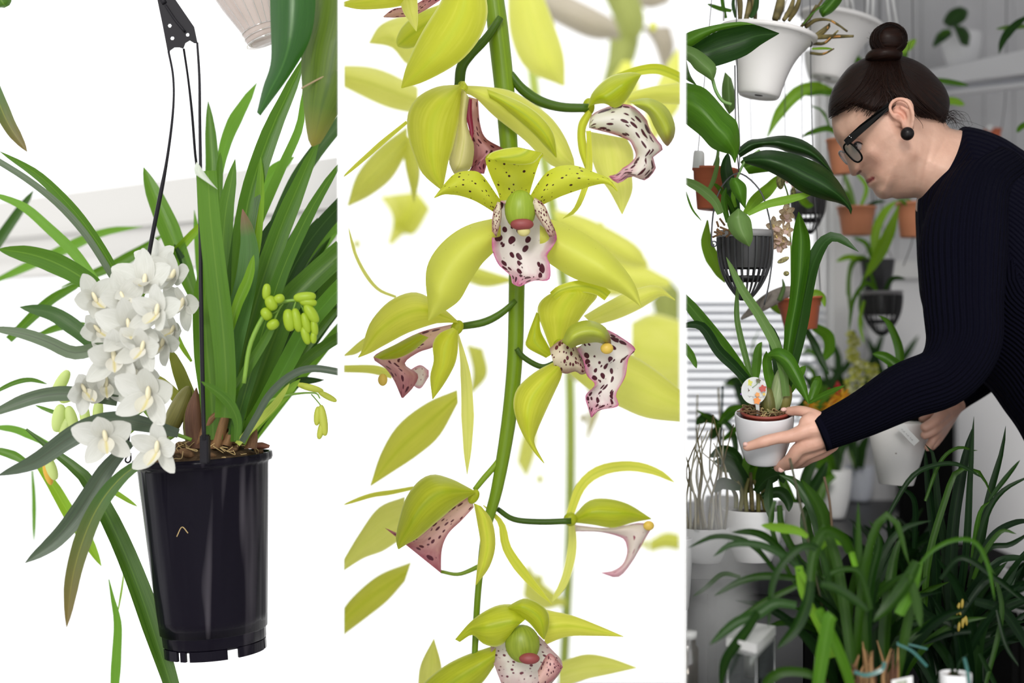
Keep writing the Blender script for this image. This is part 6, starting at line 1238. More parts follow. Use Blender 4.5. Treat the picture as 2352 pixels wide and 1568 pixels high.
# flower pick
pk = thing('flower_pick', 'round clear plastic pick printed with coloured orchids, stuck in the held white pot', 'plant label', P(1741, 952, 1.84))
cdk = P(1732, 897, 1.838); V = [cdk+Vector((31*s*.97*math.cos(a), .004*math.cos(a), 31*s*math.sin(a))) for a in np.linspace(0, 6.2832, 33)[:-1]]
dm_, DN, DL = nt('pick_print'); o_ = DN.new('ShaderNodeOutputMaterial'); b_ = DN.new('ShaderNodeBsdfPrincipled'); b_.inputs['Base Color'].default_value = (.80, .82, .80, 1); b_.inputs['Roughness'].default_value = .15
t_ = DN.new('ShaderNodeBsdfTransparent'); x_ = DN.new('ShaderNodeMixShader'); x_.inputs[0].default_value = .8; DL.new(t_.outputs[0], x_.inputs[1]); DL.new(b_.outputs[0], x_.inputs[2]); DL.new(x_.outputs[0], o_.inputs[0])
poly_slab('disc', V, (0, .0012, 0), dm_, pk)
poly_slab('stake', [P(1735, 926, 1.838), P(1744, 926, 1.838), P(1745, 955, 1.845), P(1738, 955, 1.845)], (0, .001, 0), dm_, pk)
for cx, cy, r, c in ((1710, 889, 9, (.15, .10, .06)), (1708, 903, 8, (.25, .10, .45)), (1721, 879, 8, (.62, .62, .10)), (1752, 892, 9, (.50, .08, .06)), (1739, 920, 9, (.80, .28, .06)), (1742, 874, 6, (.12, .12, .05)), (1716, 896, 6, (.12, .08, .06)), (1740, 906, 6, (.80, .35, .10)), (1755, 905, 4, (.7, .5, .1))):
    c0 = P(cx, cy, 1.8362); V = [c0]; k0 = random.uniform(0, 6)
    for i in range(20): a = 6.2832*i/20; rr = r*s*(.55+.45*abs(math.cos(2.5*a+k0))); V.append(c0+Vector((rr*math.cos(a), -.0001, rr*math.sin(a))))
    obj('printed_flower', V, [(0, i+1, (i+1) % 20+1) for i in range(20)], plain('print_%d_%d' % (cx, cy), c, .4), pk, smooth=False)
tubep('printed_stem', [(1728, 890), (1738, 882), (1741, 876)], 1.5, 1.8362, plain('print_green', (.2, .35, .12), .5), pk, k=4)
for i in range(17):   # faint line of tiny handwriting-like print
    x = 1712+i*2.8; tubep('printed_script', [(x, 908+i*.25), (x+1.2, 912+i*.2-(i % 3)*1.5)], .8, 1.836, plain('print_ink', (.12, .10, .10), .6), pk, k=3)
# second held pot
h2 = thing('potted_plant', 'tall tapering matt white pot with a label, held by the rim in her far hand', 'potted plant', P(2055, 1112, 2.09))
pot('pot', h2, 2058, 968, 1112, 74, 39, 2.09, 'cone', PWm, tilt=(0, 3), k=56)
poly_slab('label', [P(2056, 978, 2.025), P(2074, 972, 2.025), P(2112, 1012, 2.022), P(2099, 1024, 2.022)], (0, .0006, 0), plain('label_white', (.82, .82, .80), .5), h2)
for i in range(12):
    x = 2070+i*2.3; y = 985+i*2.35
    if i not in (4, 8): tubep('label_writing', [(x, y), (x+1.5, y+1-(i % 2)*2.5)], 1.0, 2.0215, MATS['print_ink'], h2, k=3)
ball('mark', P(2058, 1041, 2.03), .0011, .0008, .0009, Bark, h2, k=6, n=5)
leaves(h2, [([(2080, 900), (2068, 830), (2062, 790), (2040, 740), (2018, 725)], 22, 2.06, R_l, 'leaf'), ([(2100, 880), (2060, 840), (2030, 818), (2004, 812)], 28, 2.04, R_l, 'blade'), ([(2060, 920), (2030, 880), (1998, 880)], 24, 2.1, R_y, 'leaf'), ([(2090, 900), (2050, 860), (2030, 850)], 26, 2.1, R_d), ([(2050, 960), (2055, 880), (2040, 820)], 26, 2.12, R_d, 'blade')], R_l, 5)

def plant_pot(lbl, cx, yt, yb, rt_, rb_, d, style='planter', mat=None, tilt=(0, 0), nm='potted_plant'):
    t = thing(nm, lbl, 'potted plant', P(cx, yb, d)); pot('pot', t, cx, yt, yb, rt_, rb_, d, style, mat or PW, tilt=tilt, k=48); return t
def dd(yb): return -ZT*F/(yb-784)   # depth at which a pot base at this height stands on the table
p3 = plant_pot('white rounded pot with an orchid of many dark leaves, right beside the misty pot', 1730, 1168, 1292, 73, 43, dd(1287))
for x, y, h in ((1700, 1165, 60), (1715, 1168, 70), (1728, 1165, 80), (1742, 1168, 66), (1758, 1164, 58), (1690, 1160, 40)):
    tubep('cane', [(x, y+8), (x+random.uniform(-6, 6), y-h*.5), (x+random.uniform(-12, 12), y-h)], [10, 11, 7], 2.0, random.choice([PB, Cane, PB]), p3)
leaves(p3, [([(1720, 1130), (1700, 1090), (1670, 1060), (1640, 1060)], 34, 2.0, R_d, 'leaf'), ([(1735, 1130), (1760, 1100), (1790, 1090), (1800, 1110)], 32, 1.98, R_d, 'leaf'), ([(1750, 1140), (1790, 1130), (1810, 1150), (1812, 1175)], 28, 1.98, R_d, 'leaf'), ([(1710, 1120), (1720, 1060), (1715, 1020)], 30, 2.02, R_l, 'leaf'), ([(1740, 1120), (1760, 1070), (1790, 1070)], 30, 2.02, R_d, 'leaf'), ([(1700, 1120), (1660, 1110), (1640, 1130)], 28, 1.97, R_d, 'leaf'), ([(1725, 1110), (1735, 1075), (1760, 1050)], 26, 2.04, R_l, 'leaf'), ([(1770, 1100), (1765, 1150), (1775, 1200)], 22, 1.95, R_d, 'leaf'), ([(1690, 1110), (1680, 1075), (1650, 1080)], 26, 2.03, R_p, 'leaf'), ([(1700, 1090), (1690, 1050), (1660, 1035), (1630, 1050)], 30, 2.05, R_d, 'leaf')], R_d, 6)
p4 = plant_pot('misty white pot with bare greyish canes at the window end of the table', 1618, 1210, 1292, 56, 38, dd(1290))
for i in range(16):
    x = 1580+i*6; random.seed(60+i); tubep('cane', [(x, 1215), (x+random.uniform(-10, 10), 1150), (x+random.uniform(-24, 24), 1080), (x+random.uniform(-34, 34), 1000+random.uniform(-60, 40))], [7, 5, 4, 2.5], 2.0+random.uniform(-.03, .04), plain('cane_pale', (.50, .47, .36), .6) if i % 2 else Cane, p4)
p4b = plant_pot('partly hidden white rounded pot cut off by the partition', 1560, 1235, 1400, 30, 22, 1.80)
p6 = plant_pot('grey-white pot standing behind the green blades, between two white pots', 1832, 1150, 1250, 44, 26, dd(1250), mat=PWm)
leaves(p6, [([(1835, 1160), (1850, 1100), (1870, 1040), (1860, 1000)], 28, 2.2, R_d), ([(1840, 1160), (1880, 1100), (1900, 1060)], 26, 2.2, R_d), ([(1825, 1160), (1800, 1110), (1790, 1060)], 24, 2.2, R_l)], R_d, 2)
p7 = plant_pot('slim white rounded pot left of the bluish-white pot', 1916, 1078, 1190, 40, 25, dd(1192))
leaves(p7, [([(1912, 1085), (1900, 1050), (1880, 1030)], 26, 2.5, R_l), ([(1920, 1085), (1925, 1040), (1945, 1010)], 28, 2.5, R_d), ([(1915, 1088), (1890, 1110), (1880, 1160)], 30, 2.42, R_l), ([(1905, 1085), (1870, 1060), (1850, 1090)], 28, 2.42, R_l), ([(1918, 1085), (1916, 1040), (1912, 1010)], 24, 2.5, R_d)], R_l, 3)
p8 = plant_pot('low bluish-white rounded pot on the far end of the table', 1974, 1070, 1150, 33, 24, dd(1152), mat=plain('pot_bluish', (.62, .65, .72), .35))
leaves(p8, [([(1970, 1075), (1960, 1030), (1940, 1000)], 26, 2.72, R_d), ([(1975, 1075), (1980, 1030), (1995, 1000)], 24, 2.72, R_d), ([(1965, 1075), (1950, 1030), (1945, 980)], 8, 2.7, R_p)], R_d, 4)
# dark-leaved orchid on a black stake behind the held pot
p9 = plant_pot('white pot of the staked orchid, mostly hidden by mist and leaves', 1655, 1140, 1225, 34, 24, dd(1232), mat=PW)
tubep('stake', [(1652, 1180), (1655, 1050), (1660, 885)], 5, 2.26, plain('stake_green_black', (.02, .06, .05), .4), p9)
leaves(p9, [([(1652, 975), (1680, 945), (1710, 935)], 26, 2.2, R_l, 'leaf'), ([(1650, 970), (1620, 960), (1598, 975)], 24, 2.2, R_d, 'leaf'), ([(1655, 975), (1640, 995), (1632, 1010)], 20, 2.2, R_d, 'leaf'), ([(1660, 965), (1680, 985), (1690, 1030), (1685, 1060)], 16, 2.2, R_d), ([(1660, 1010), (1685, 990), (1700, 970)], 14, 2.2, R_l), ([(1665, 960), (1680, 945), (1700, 950)], 14, 2.2, R_l, 'leaf'), ([(1655, 985), (1640, 970), (1600, 940)], 10, 2.2, R_l)], R_d, 8)
tubep('cane', [(1650, 1150), (1654, 1000), (1650, 890)], 5, 2.27, plain('cane_pale', (.5, .47, .36), .6), p9); tubep('cane', [(1605, 1150), (1600, 1000), (1602, 905)], 4, 2.27, MATS['cane_pale'], p9)
# foliage behind the held pot at the window
bw = plant_pot('pot of dark strap leaves standing against the blind', 1885, 1000, 1110, 40, 28, 2.74, mat=PWm)
leaves(bw, [([(1890, 1010), (1885, 940), (1860, 880), (1835, 850)], 22, 2.7, R_d), ([(1895, 1010), (1920, 900), (1925, 820), (1905, 785), (1885, 780)], 20, 2.7, R_d), ([(1890, 1000), (1900, 880), (1885, 830), (1855, 795)], 14, 2.7, R_d), ([(1880, 1000), (1870, 860), (1840, 840), (1830, 845)], 18, 2.68, R_l), ([(1900, 1000), (1925, 930), (1930, 870), (1900, 840)], 22, 2.7, R_d), ([(1885, 990), (1895, 900), (1875, 870), (1850, 880)], 20, 2.66, R_d), ([(1900, 960), (1910, 880), (1945, 840), (1965, 800)], 18, 2.7, R_d), ([(1915, 1000), (1940, 930), (1950, 860)], 22, 2.72, R_d), ([(1890, 830), (1860, 805), (1840, 812)], 12, 2.66, R_l, 'leaf'), ([(1870, 900), (1845, 930), (1830, 960)], 24, 2.6, R_d), ([(2010, 980), (2030, 900), (2010, 820), (1990, 770)], 24, 2.8, R_d), ([(2015, 960), (2050, 860), (2090, 800), (2110, 770)], 20, 2.8, R_d), ([(1985, 960), (1995, 860), (2020, 790), (2030, 760)], 22, 2.82, R_d)], R_d, 2)
bl = plant_pot('pot with a green oval-leaved plant in front of the blind, behind the held orchid', 1735, 985, 1085, 36, 26, 2.62, mat=PWm)
leaves(bl, [([(1735, 990), (1728, 900), (1735, 830), (1750, 786)], 26, 2.6, R_l, 'taperboth'), ([(1735, 990), (1700, 900), (1690, 870), (1665, 880)], 26, 2.6, R_d, 'leaf'), ([(1740, 990), (1770, 900), (1775, 850)], 28, 2.6, R_d, 'leaf'), ([(1730, 900), (1728, 800), (1745, 755)], 5, 2.6, R_l), ([(1735, 985), (1720, 900), (1700, 885), (1660, 880)], 20, 2.6, R_l, 'leaf'), ([(1745, 985), (1790, 900), (1815, 830)], 30, 2.6, R_d, 'leaf')], R_l, 3)
# yellow-green raceme
yr = thing('orchid_spike', 'upright spike crowded with small yellow-green orchids on a dark stake near the sleeve', 'orchid', P(1965, 1080, 2.5))
tubep('stem', [(1966, 1080), (1966, 900), (1962, 760)], 6, 2.5, R_d, yr)
Yg = leafmat('petal_yellow_green', (.58, .62, .06), (.76, .78, .20), None, .4, .5); m_y = petal_mesh('petal', 1, .6, .1, -.2, 7, 5); m_y.materials.append(Yg)
m_yl = petal_mesh('lip', .8, .9, .2, -.2, 7, 5); m_yl.materials.append(plain('lip_pale_yellow', (.85, .85, .50), .5, trans=.3)); m_yc = m_col.copy(); m_yc.materials.clear(); m_yc.materials.append(plain('column_gold', (.6, .5, .08), .5))
random.seed(31)
for i in range(46):
    t = i/45; y = 768+t*135; x = 1962+random.uniform(-1, 1)*(8+22*t)+(12 if t > .5 else 0)*random.random()
    wflower(yr, x, y, 2.47+random.uniform(-.02, .02), random.uniform(9, 14), random.uniform(-50, 50), random.uniform(-20, 50), random.uniform(-60, 60), (m_y, m_y, m_yl, m_yc))
for i in range(10):
    wflower(yr, random.uniform(1990, 2018), random.uniform(835, 870), 2.5, random.uniform(9, 13), random.uniform(-50, 50), random.uniform(-20, 50), 0, (m_y, m_y, m_yl, m_yc))
# orange and red flowers
og = thing('orchid_spike', 'spidery golden orange orchid flowers above the cuff with green leaves', 'orchid', P(1900, 1010, 2.3))
tubep('stem', [(1895, 1010), (1900, 960), (1930, 918)], 6, 2.3, R_d, og)
OrM = leafmat('petal_orange', (.80, .36, .02), (.90, .55, .04), None, .4, .4)
random.seed(7)
for cx, cy, L0, n_ in ((1934, 916, 42, 12), (1905, 932, 34, 9), (1862, 936, 26, 9)):
    fl = ball('flower', P(cx, cy, 2.26), .004, .004, .004, OrM, og, origin=True)
    for i in range(n_):
        a = R(random.uniform(0, 360)); L1 = L0*random.uniform(.6, 1.15); bx_, by_ = cx+L1*math.cos(a), cy-L1*math.sin(a)*.8
        ribbon('petal', [(cx, cy), ((cx+bx_)/2+random.uniform(-4, 4), (cy+by_)/2-3), (bx_, by_+4)], 6, 2.26, OrM, fl, dt=random.uniform(-.04, .03), prof='leaf', n=8, m=3)
leaves(og, [([(1870, 940), (1875, 880), (1862, 866)], 30, 2.3, R_l, 'leaf'), ([(1885, 940), (1890, 900), (1900, 885)], 28, 2.33, R_l, 'leaf'), ([(1880, 930), (1900, 910), (1925, 890)], 14, 2.25, R_l, 'leaf')], R_l, 3)
rd = thing('orchid_flower', 'deep red orchid bloom behind the golden orange flowers', 'orchid', P(1912, 960, 2.4))
RdM = leafmat('petal_red', (.45, .01, .015), (.65, .04, .03), None, .3, .4)
tubep('stem', [(1912, 980), (1915, 950), (1915, 920)], 5, 2.4, R_d, rd)
for A, B in (([(1912, 925), (1898, 905), (1896, 890)], [(1925, 930), (1925, 908), (1905, 892)]), ([(1915, 925), (1914, 895), (1922, 875)], [(1930, 928), (1936, 900), (1926, 876)]), ([(1925, 920), (1945, 905), (1962, 912)], [(1925, 935), (1945, 930), (1962, 916)]), ([(1910, 925), (1900, 930), (1895, 925)], [(1920, 935), (1905, 942), (1896, 930)])): sheet('petal', A, B, RdM, rd, d=2.36, n=8, m=5)

# ---- foreground strap-leaved plants
def clump(par, seed, n, x0, x1, yb, d, Lr, ar, wr, mats, droop=(0, .5), dr=(-.08, .08)):
    rs = random.Random(seed)
    for i in range(n):
        x = rs.uniform(x0, x1); a = R(rs.uniform(*ar)); L = rs.uniform(*Lr); k = rs.uniform(*droop); sg = 1 if a > 0 else -1
        pts = []; cx, cy = x, yb; ang = a*.4
        for j in range(7):
            pts.append((cx, cy)); cx += L/6*math.sin(ang); cy -= L/6*math.cos(ang); ang += a*.15+sg*k*(.05+.13*j)
        ribbon('leaf', pts, rs.uniform(*wr), d+rs.uniform(-.05, .05), rs.choice(mats), par, dt=rs.uniform(*dr), prof='blade', fold=rs.uniform(.3, .6), tw=(rs.uniform(-20, 20), rs.uniform(-50, 50)), n=16)
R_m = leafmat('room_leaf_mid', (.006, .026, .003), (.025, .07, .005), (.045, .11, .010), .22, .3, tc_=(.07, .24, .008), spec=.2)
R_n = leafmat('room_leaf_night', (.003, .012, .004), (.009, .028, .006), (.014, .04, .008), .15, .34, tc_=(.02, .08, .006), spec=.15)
fa = thing('potted_cymbidium', 'large foreground clump of arching green strap leaves tied at the base with teal ribbon', 'potted orchid', P(1990, 1600, 1.66))
LF = [([(1990, 1600), (1985, 1450), (1975, 1330), (1972, 1240), (1971, 1152)], 20, 1.62, R_m, 'leaf'),
 ([(1960, 1600), (1975, 1400), (1990, 1290), (2010, 1215), (2035, 1182), (2060, 1200), (2080, 1270), (2090, 1300)], 22, 1.62, R_m),
 ([(1960, 1560), (1940, 1400), (1920, 1280), (1895, 1215), (1885, 1212)], 24, 1.60, R_m, 'strap'),
 ([(1905, 1340), (1890, 1280), (1870, 1255), (1840, 1256), (1800, 1290), (1775, 1340), (1765, 1440)], 18, 1.58, R_m),
 ([(1862, 1345), (1866, 1290), (1880, 1240), (1900, 1218), (1935, 1235), (1955, 1270)], 26, 1.56, R_m, 'strap'),
 ([(1862, 1335), (1855, 1380), (1830, 1440), (1784, 1490)], 28, 1.56, R_m),
 ([(1860, 1345), (1830, 1300), (1812, 1282)], 14, 1.58, R_y, 'strap'), ([(1835, 1300), (1845, 1360), (1880, 1430), (1915, 1510)], 22, 1.6, R_y, 'strap'),
 ([(1965, 1300), (1945, 1250), (1900, 1245), (1880, 1262)], 16, 1.6, R_y, 'strap'), ([(1855, 1232), (1830, 1218), (1790, 1212), (1748, 1206)], 24, 1.6, R_y, 'leaf'),
 ([(1855, 1320), (1800, 1275), (1740, 1250), (1680, 1250), (1638, 1278)], 18, 1.6, R_d), ([(1780, 1310), (1740, 1262), (1700, 1238), (1640, 1232), (1580, 1258)], 14, 1.64, R_m),
 ([(1820, 1290), (1770, 1240), (1730, 1222), (1680, 1222)], 18, 1.66, R_m, 'leaf'), ([(1850, 1330), (1760, 1322), (1700, 1335), (1640, 1368)], 18, 1.62, R_m), ([(1830, 1345), (1760, 1380), (1700, 1420), (1650, 1450)], 16, 1.6, R_m),
 ([(1830, 1390), (1780, 1385), (1740, 1410), (1690, 1430), (1630, 1480)], 26, 1.56, R_d), ([(1740, 1405), (1720, 1440), (1690, 1480), (1665, 1520), (1655, 1580)], 26, 1.54, R_m), ([(1700, 1325), (1660, 1318), (1620, 1350), (1590, 1370)], 12, 1.66, R_m),
 ([(1875, 1600), (1890, 1500), (1905, 1420), (1912, 1412)], 32, 1.55, R_l, 'strap'), ([(1880, 1400), (1920, 1480), (1950, 1560), (1960, 1620)], 26, 1.54, R_l, 'strap'),
 ([(1885, 1340), (1920, 1350), (1960, 1375), (1996, 1405)], 22, 1.56, R_m), ([(1890, 1325), (1930, 1308), (1970, 1310), (1985, 1340), (2000, 1400)], 14, 1.58, R_m, 'strap'),
 ([(2050, 1600), (2075, 1480), (2100, 1350), (2110, 1292)], 22, 1.6, R_m, 'strap'), ([(2106, 1290), (2085, 1330), (2050, 1380), (2005, 1428)], 32, 1.56, R_m), ([(2110, 1290), (2095, 1350), (2065, 1410)], 26, 1.58, R_l, 'strap'),
 ([(2090, 1320), (2105, 1380), (2115, 1440)], 22, 1.56, R_m, 'leaf'), ([(2110, 1300), (2140, 1265), (2190, 1240), (2240, 1245), (2270, 1300), (2285, 1380)], 12, 1.6, R_l),
 ([(2030, 1600), (2010, 1450), (2015, 1320), (2040, 1250), (2080, 1210), (2140, 1195)], 20, 1.66, R_n), ([(2000, 1600), (1990, 1440), (2000, 1330), (2020, 1240), (1995, 1195)], 24, 1.62, R_m), ([(2050, 1600), (2030, 1480), (2050, 1300), (2070, 1230)], 28, 1.64, R_m),
 ([(1820, 1600), (1760, 1580), (1790, 1545), (1850, 1545), (1900, 1570)], 24, 1.56, R_m), ([(1790, 1160), (1800, 1220), (1860, 1330)], 18, 1.7, R_m), ([(1780, 1150), (1770, 1200), (1800, 1290), (1850, 1380)], 12, 1.68, R_m),
 ([(1930, 1420), (1905, 1300), (1890, 1180), (1840, 1100)], 40, 1.72, R_m), ([(1900, 1300), (1870, 1180), (1830, 1110), (1790, 1090)], 26, 1.74, R_d), ([(1885, 1350), (1850, 1200), (1870, 1140)], 30, 1.74, R_m),
 ([(2000, 1620), (2010, 1400), (1970, 1260), (1960, 1200)], 24, 1.66, R_n)]
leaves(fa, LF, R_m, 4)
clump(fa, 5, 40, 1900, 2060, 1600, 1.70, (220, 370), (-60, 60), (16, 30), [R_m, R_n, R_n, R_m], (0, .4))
pot('pot', fa, 1990, 1560, 1690, 110, 80, 1.66, 'cone', Black_pl, soil=True)
for i in range(26):
    random.seed(80+i); x = random.uniform(1945, 2060); tubep('dry_sheath', [(x, 1600), (x+random.uniform(-8, 8), 1550), (x+random.uniform(-16, 16), 1490+random.uniform(-20, 40))], [10, 9, 2], 1.60+random.uniform(-.03, .03), Sheath if i % 2 else plain('sheath_tan', (.30, .17, .07), .8), fa)
Teal = plain('ribbon_teal', (.0, .09, .075), .25, .7)
ribbon('ribbon', [(1962, 1542), (1990, 1550), (2025, 1538), (2032, 1520)], 10, 1.55, Teal, fa, prof='strap', fold=0); ribbon('ribbon', [(2060, 1478), (2095, 1495), (2130, 1530)], 7, 1.58, Teal, fa, prof='strap', fold=0); ribbon('ribbon', [(2060, 1475), (2090, 1480), (2130, 1490)], 5, 1.6, Teal, fa, prof='strap', fold=0)
tubep('bamboo_stake', [(1814, 1052), (1832, 1130), (1850, 1210), (1868, 1300), (1888, 1390)], 6, 1.66, plain('stake_olive', (.05, .05, .02), .4), fa); tubep('bamboo_stake', [(1893, 1095), (1905, 1150), (1912, 1220), (1925, 1330)], 6, 1.7, plain('stake_brown', (.10, .06, .03), .6), fa)
cdl = thing('plant_card', 'small white plant card with a flower picture in the foreground pot at the frame edge', 'plant label', P(2068, 1600, 1.55))
poly_slab('card', [P(2048, 1562, 1.53), P(2096, 1552, 1.54), P(2098, 1620, 1.54), P(2050, 1620, 1.53)], (0, .001, 0), White_paint, cdl)
poly_slab('picture', [P(2058, 1566, 1.528), P(2083, 1561, 1.534), P(2084, 1600, 1.534), P(2059, 1600, 1.528)], (0, .001, 0), plain('card_picture', (.42, .45, .36), .5, nscale=200, namt=.5), cdl)
fb = thing('potted_cymbidium', 'dark upright clump of long blades in front of the pale wall', 'potted orchid', P(2220, 1590, 1.84))
LB_ = [([(2225, 1560), (2245, 1300), (2270, 1150), (2300, 1040), (2310, 978)], 20, 1.85, R_n, 'leaf'), ([(2170, 1560), (2215, 1300), (2228, 1100), (2234, 1000), (2237, 956)], 17, 1.84, R_n, 'leaf'),
 ([(2190, 1560), (2185, 1350), (2190, 1200), (2215, 1060), (2232, 985)], 30, 1.85, R_n), ([(2120, 1500), (2130, 1300), (2170, 1150), (2200, 1080), (2250, 1085), (2278, 1140)], 16, 1.8, R_m), ([(2270, 1150), (2300, 1110), (2343, 1056)], 12, 1.8, R_m, 'leaf'),
 ([(2030, 1200), (2090, 1100), (2140, 1070), (2200, 1066), (2260, 1100)], 12, 1.78, R_n), ([(2150, 1560), (2150, 1300), (2130, 1100), (2125, 1030)], 22, 1.88, R_n), ([(2180, 1500), (2175, 1300), (2155, 1160), (2145, 1050), (2125, 1020)], 20, 1.88, R_n),
 ([(2225, 1350), (2260, 1200), (2300, 1130), (2370, 1090)], 14, 1.82, R_n), ([(2240, 1300), (2280, 1230), (2330, 1200), (2380, 1195)], 16, 1.8, R_n), ([(2235, 1330), (2270, 1260), (2320, 1250), (2370, 1220)], 14, 1.8, R_n), ([(2230, 1400), (2280, 1300), (2330, 1280), (2380, 1290)], 18, 1.8, R_x),
 ([(2235, 1330), (2260, 1270), (2300, 1220), (2335, 1226)], 12, 1.78, R_m), ([(2300, 1340), (2330, 1300), (2370, 1260)], 12, 1.75, R_n), ([(2200, 1420), (2270, 1330), (2330, 1360), (2380, 1400)], 16, 1.72, R_n), ([(2240, 1380), (2300, 1400), (2340, 1450), (2370, 1510)], 26, 1.72, R_n),
 ([(2160, 1330), (2210, 1280), (2290, 1330), (2350, 1380)], 14, 1.7, R_n), ([(2230, 1300), (2250, 1180), (2275, 1150)], 12, 1.84, R_l, 'leaf'), ([(2125, 1150), (2160, 1060), (2200, 1028), (2240, 1035), (2246, 1034)], 9, 1.8, R_m), ([(2100, 1260), (2100, 1150), (2060, 1115)], 14, 1.86, R_n), ([(2200, 1440), (2150, 1420), (2110, 1440), (2070, 1490)], 14, 1.7, R_n), ([(2230, 1450), (2180, 1455), (2120, 1480)], 14, 1.7, R_n),
 ([(2262, 1580), (2300, 1420), (2290, 1340), (2270, 1290)], 12, 1.7, R_m), ([(2250, 1500), (2280, 1560), (2300, 1600)], 12, 1.7, R_n), ([(2290, 1400), (2310, 1480), (2340, 1530)], 10, 1.7, R_n)]
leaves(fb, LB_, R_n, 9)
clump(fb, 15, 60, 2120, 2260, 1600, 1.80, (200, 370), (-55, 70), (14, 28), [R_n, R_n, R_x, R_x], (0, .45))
pot('pot', fb, 2190, 1570, 1700, 80, 60, 1.8, 'cone', Black_pl)
for i in range(8): random.seed(200+i); x, y = random.uniform(2200, 2225), random.uniform(1380, 1450); ball('dry_tip', P(x, y, 1.7), .002, .002, .006, plain('tip_yellow', (.30, .22, .03), .6), fb, rot=random.uniform(-30, 30), k=8, n=6)
fc_ = thing('potted_plant', 'small dark plant in a white-rimmed pot beside a teal ribbon, near the bench', 'potted plant', P(2205, 1640, 1.58))
pot('pot', fc_, 2195, 1545, 1640, 36, 26, 1.56, 'planter', PW); ribbon('ribbon', [(2215, 1510), (2222, 1540), (2228, 1580)], 8, 1.54, Teal, fc_, prof='strap', fold=0)
leaves(fc_, [([(2195, 1555), (2205, 1520), (2225, 1500)], 6, 1.56, R_x), ([(2190, 1555), (2185, 1520), (2180, 1500)], 8, 1.56, R_n)], R_x, 2)
wp = thing('planter', 'wide white round planter with dark leaves at the frame edge above the wooden bench', 'potted plant', P(2395, 1475, 2.3))
pot('pot', wp, 2400, 1300, 1475, 112, 78, 2.3, 'planter', PW, k=56)
leaves(wp, [([(2390, 1330), (2360, 1300), (2330, 1330), (2290, 1345)], 30, 2.2, R_x, 'leaf'), ([(2395, 1340), (2350, 1345), (2300, 1370), (2280, 1400)], 28, 2.15, R_x, 'leaf'), ([(2400, 1340), (2380, 1380), (2330, 1395)], 30, 2.13, R_n, 'leaf')], R_x, 2)
# dark small plants between
dk = thing('potted_cymbidium', 'dark background clump of blades between the table end and the sleeve pot', 'potted orchid', P(2080, 1420, 2.3))
pot('pot', dk, 2080, 1330, 1420, 70, 50, 2.3, 'cone', Black_pl)
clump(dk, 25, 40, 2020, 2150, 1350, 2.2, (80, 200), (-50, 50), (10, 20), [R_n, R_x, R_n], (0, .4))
for x0 in (): pass
# ---- clear box with a metal cylinder inside (fogger)
cs = thing('fogger', 'clear acrylic box with a white lid and a metal cylinder inside, below the drifting mist', 'humidifier', P(1725, 1620, 1.62))
LidM = plain('lid_white', (.62, .62, .61), .35)
A_, B_, C_, D_ = P(1668, 1462, 1.60), P(1738, 1480, 1.55), P(1782, 1440, 1.68), P(1715, 1428, 1.74)
zt = P(0, 1462, 1.60).z; cx = [Vector((v.x, v.y, -.327)) for v in (P(1668, 1462, 1.575), P(1738, 1480, 1.535), P(1782, 1440, 1.635), P(1712, 1428, 1.665))]
poly_slab('lid', cx, (0, 0, -.010), LidM, cs); cc = sum(cx, Vector((0, 0, 0)))/4
ins = [cc+(v-cc)*.94+Vector((0, 0, -.010)) for v in cx]; poly_slab('lid_step', ins, (0, 0, -.005), LidM, cs)
Acr = glassmat('acrylic', (.82, .84, .84), .10, .04)
for i in range(4):
    a, b = ins[i], ins[(i+1) % 4]; nv = (cc-(a+b)/2); nv.z = 0; nv.normalize()
    V = [a, b, b+Vector((0, 0, -.155)), a+Vector((0, 0, -.155))]; poly_slab('side_panel', V, nv*.002, Acr, cs)
    tube3('edge', [a, a+Vector((0, 0, -.155))], .0007, glassmat('acrylic_edge', (.9, .92, .92), .6, .2), cs, k=5)
Met = plain('metal_brushed', (.50, .48, .44), .3, metal=.9)
cz = Vector((cc.x, cc.y, 0)); lathe('cylinder', [(.0001, 0), (.0085, 0), (.0085, .035), (.0001, .035)], Vector((cc.x, cc.y, -.342-.035)), Met, cs, k=32)
lathe('plate', [(.0001, 0), (.021, 0), (.021, .0012), (.0001, .0012)], Vector((cc.x, cc.y, -.342-.037)), Acr, cs, k=32); lathe('motor', [(.0001, 0), (.012, 0), (.012, .07), (.0001, .07)], Vector((cc.x, cc.y, -.342-.108)), Black_pl, cs, k=32)
g2 = thing('jar', 'small glass jar at the corner by the partition, half lost in the mist', 'jar', P(1583, 1620, 1.62))
lathe('glass', [(.0001, 0), (.012, 0), (.012, .05), (.009, .055), (.009, .062)], P(1580, 1590, 1.62), glassmat('jar_glass', (.85, .82, .78), .15, .05), g2, k=24); lathe('lid', [(.0001, .062), (.0105, .062), (.0105, .070), (.0001, .070)], P(1580, 1590, 1.62), LidM, g2, k=24)
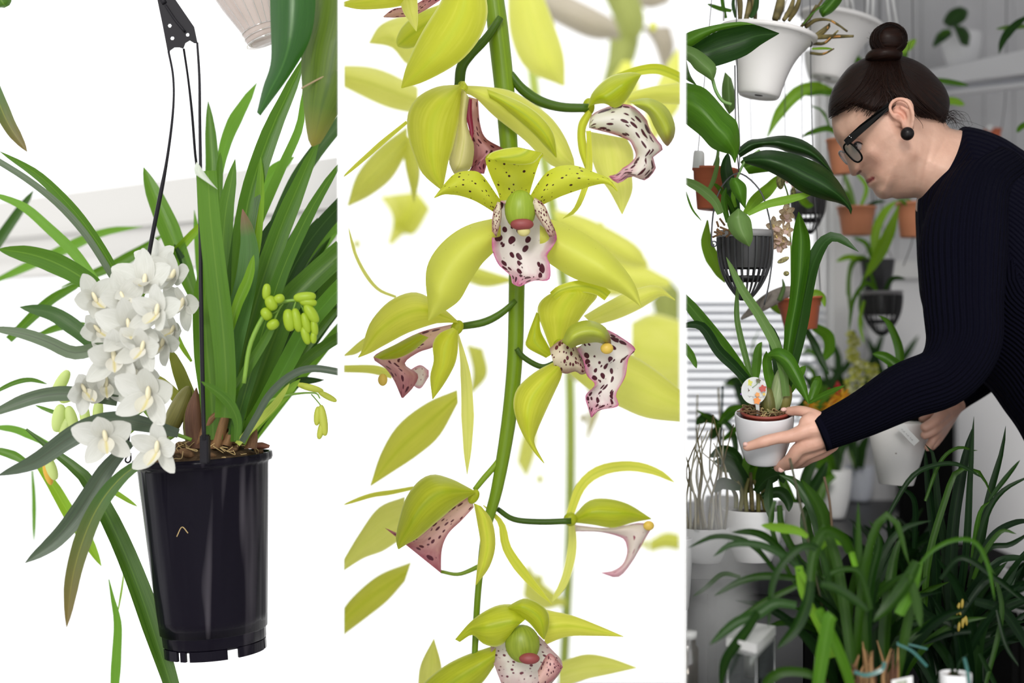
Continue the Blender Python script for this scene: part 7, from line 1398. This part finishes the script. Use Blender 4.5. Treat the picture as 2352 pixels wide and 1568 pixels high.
# ---- mist
BAY = None
m_, N_, L_ = nt('mist'); o_ = N_.new('ShaderNodeOutputMaterial'); v_ = N_.new('ShaderNodeVolumePrincipled'); v_.inputs['Color'].default_value = (.995, .995, 1, 1); v_.inputs['Anisotropy'].default_value = .45
tcn = N_.new('ShaderNodeTexCoord'); nz = N_.new('ShaderNodeTexNoise'); nz.inputs['Scale'].default_value = 9; nz.inputs['Detail'].default_value = 3; nz.inputs['Distortion'].default_value = .8; L_.new(tcn.outputs['Object'], nz.inputs['Vector'])
mp = N_.new('ShaderNodeMapping'); mp.inputs['Location'].default_value = (-.5*2*1.0, -1.0, -1.0); mp.inputs['Scale'].default_value = (2, 2, 2); L_.new(tcn.outputs['Generated'], mp.inputs[0])
vl = N_.new('ShaderNodeVectorMath'); vl.operation = 'LENGTH'; L_.new(mp.outputs[0], vl.inputs[0])
mr = N_.new('ShaderNodeMapRange'); mr.inputs[1].default_value = 1.0; mr.inputs[2].default_value = .25; mr.inputs[3].default_value = 0; mr.inputs[4].default_value = 1; L_.new(vl.outputs['Value'], mr.inputs[0])
mr2 = N_.new('ShaderNodeMapRange'); mr2.inputs[1].default_value = .40; mr2.inputs[2].default_value = .72; L_.new(nz.outputs['Fac'], mr2.inputs[0])
a_ = N_.new('ShaderNodeMath'); a_.operation = 'MULTIPLY_ADD'; a_.inputs[1].default_value = .95; a_.inputs[2].default_value = .06; L_.new(mr2.outputs[0], a_.inputs[0])
b_ = N_.new('ShaderNodeMath'); b_.operation = 'MULTIPLY'; L_.new(a_.outputs[0], b_.inputs[0]); L_.new(mr.outputs[0], b_.inputs[1]); c_ = N_.new('ShaderNodeMath'); c_.operation = 'MULTIPLY'; c_.inputs[1].default_value = 26; L_.new(b_.outputs[0], c_.inputs[0]); L_.new(c_.outputs[0], v_.inputs['Density']); L_.new(v_.outputs[0], o_.inputs['Volume'])
BAY = 'right'
mist = ball('mist', P(1606, 1350, 1.70), .07, .12, .19, m_, None, k=24, n=16, origin=True)
BAY = None
tag(mist, 'drifting grey-white mist rising beside the partition over the misty pot', 'mist', kind='stuff')
mist.data.materials[0] = m_
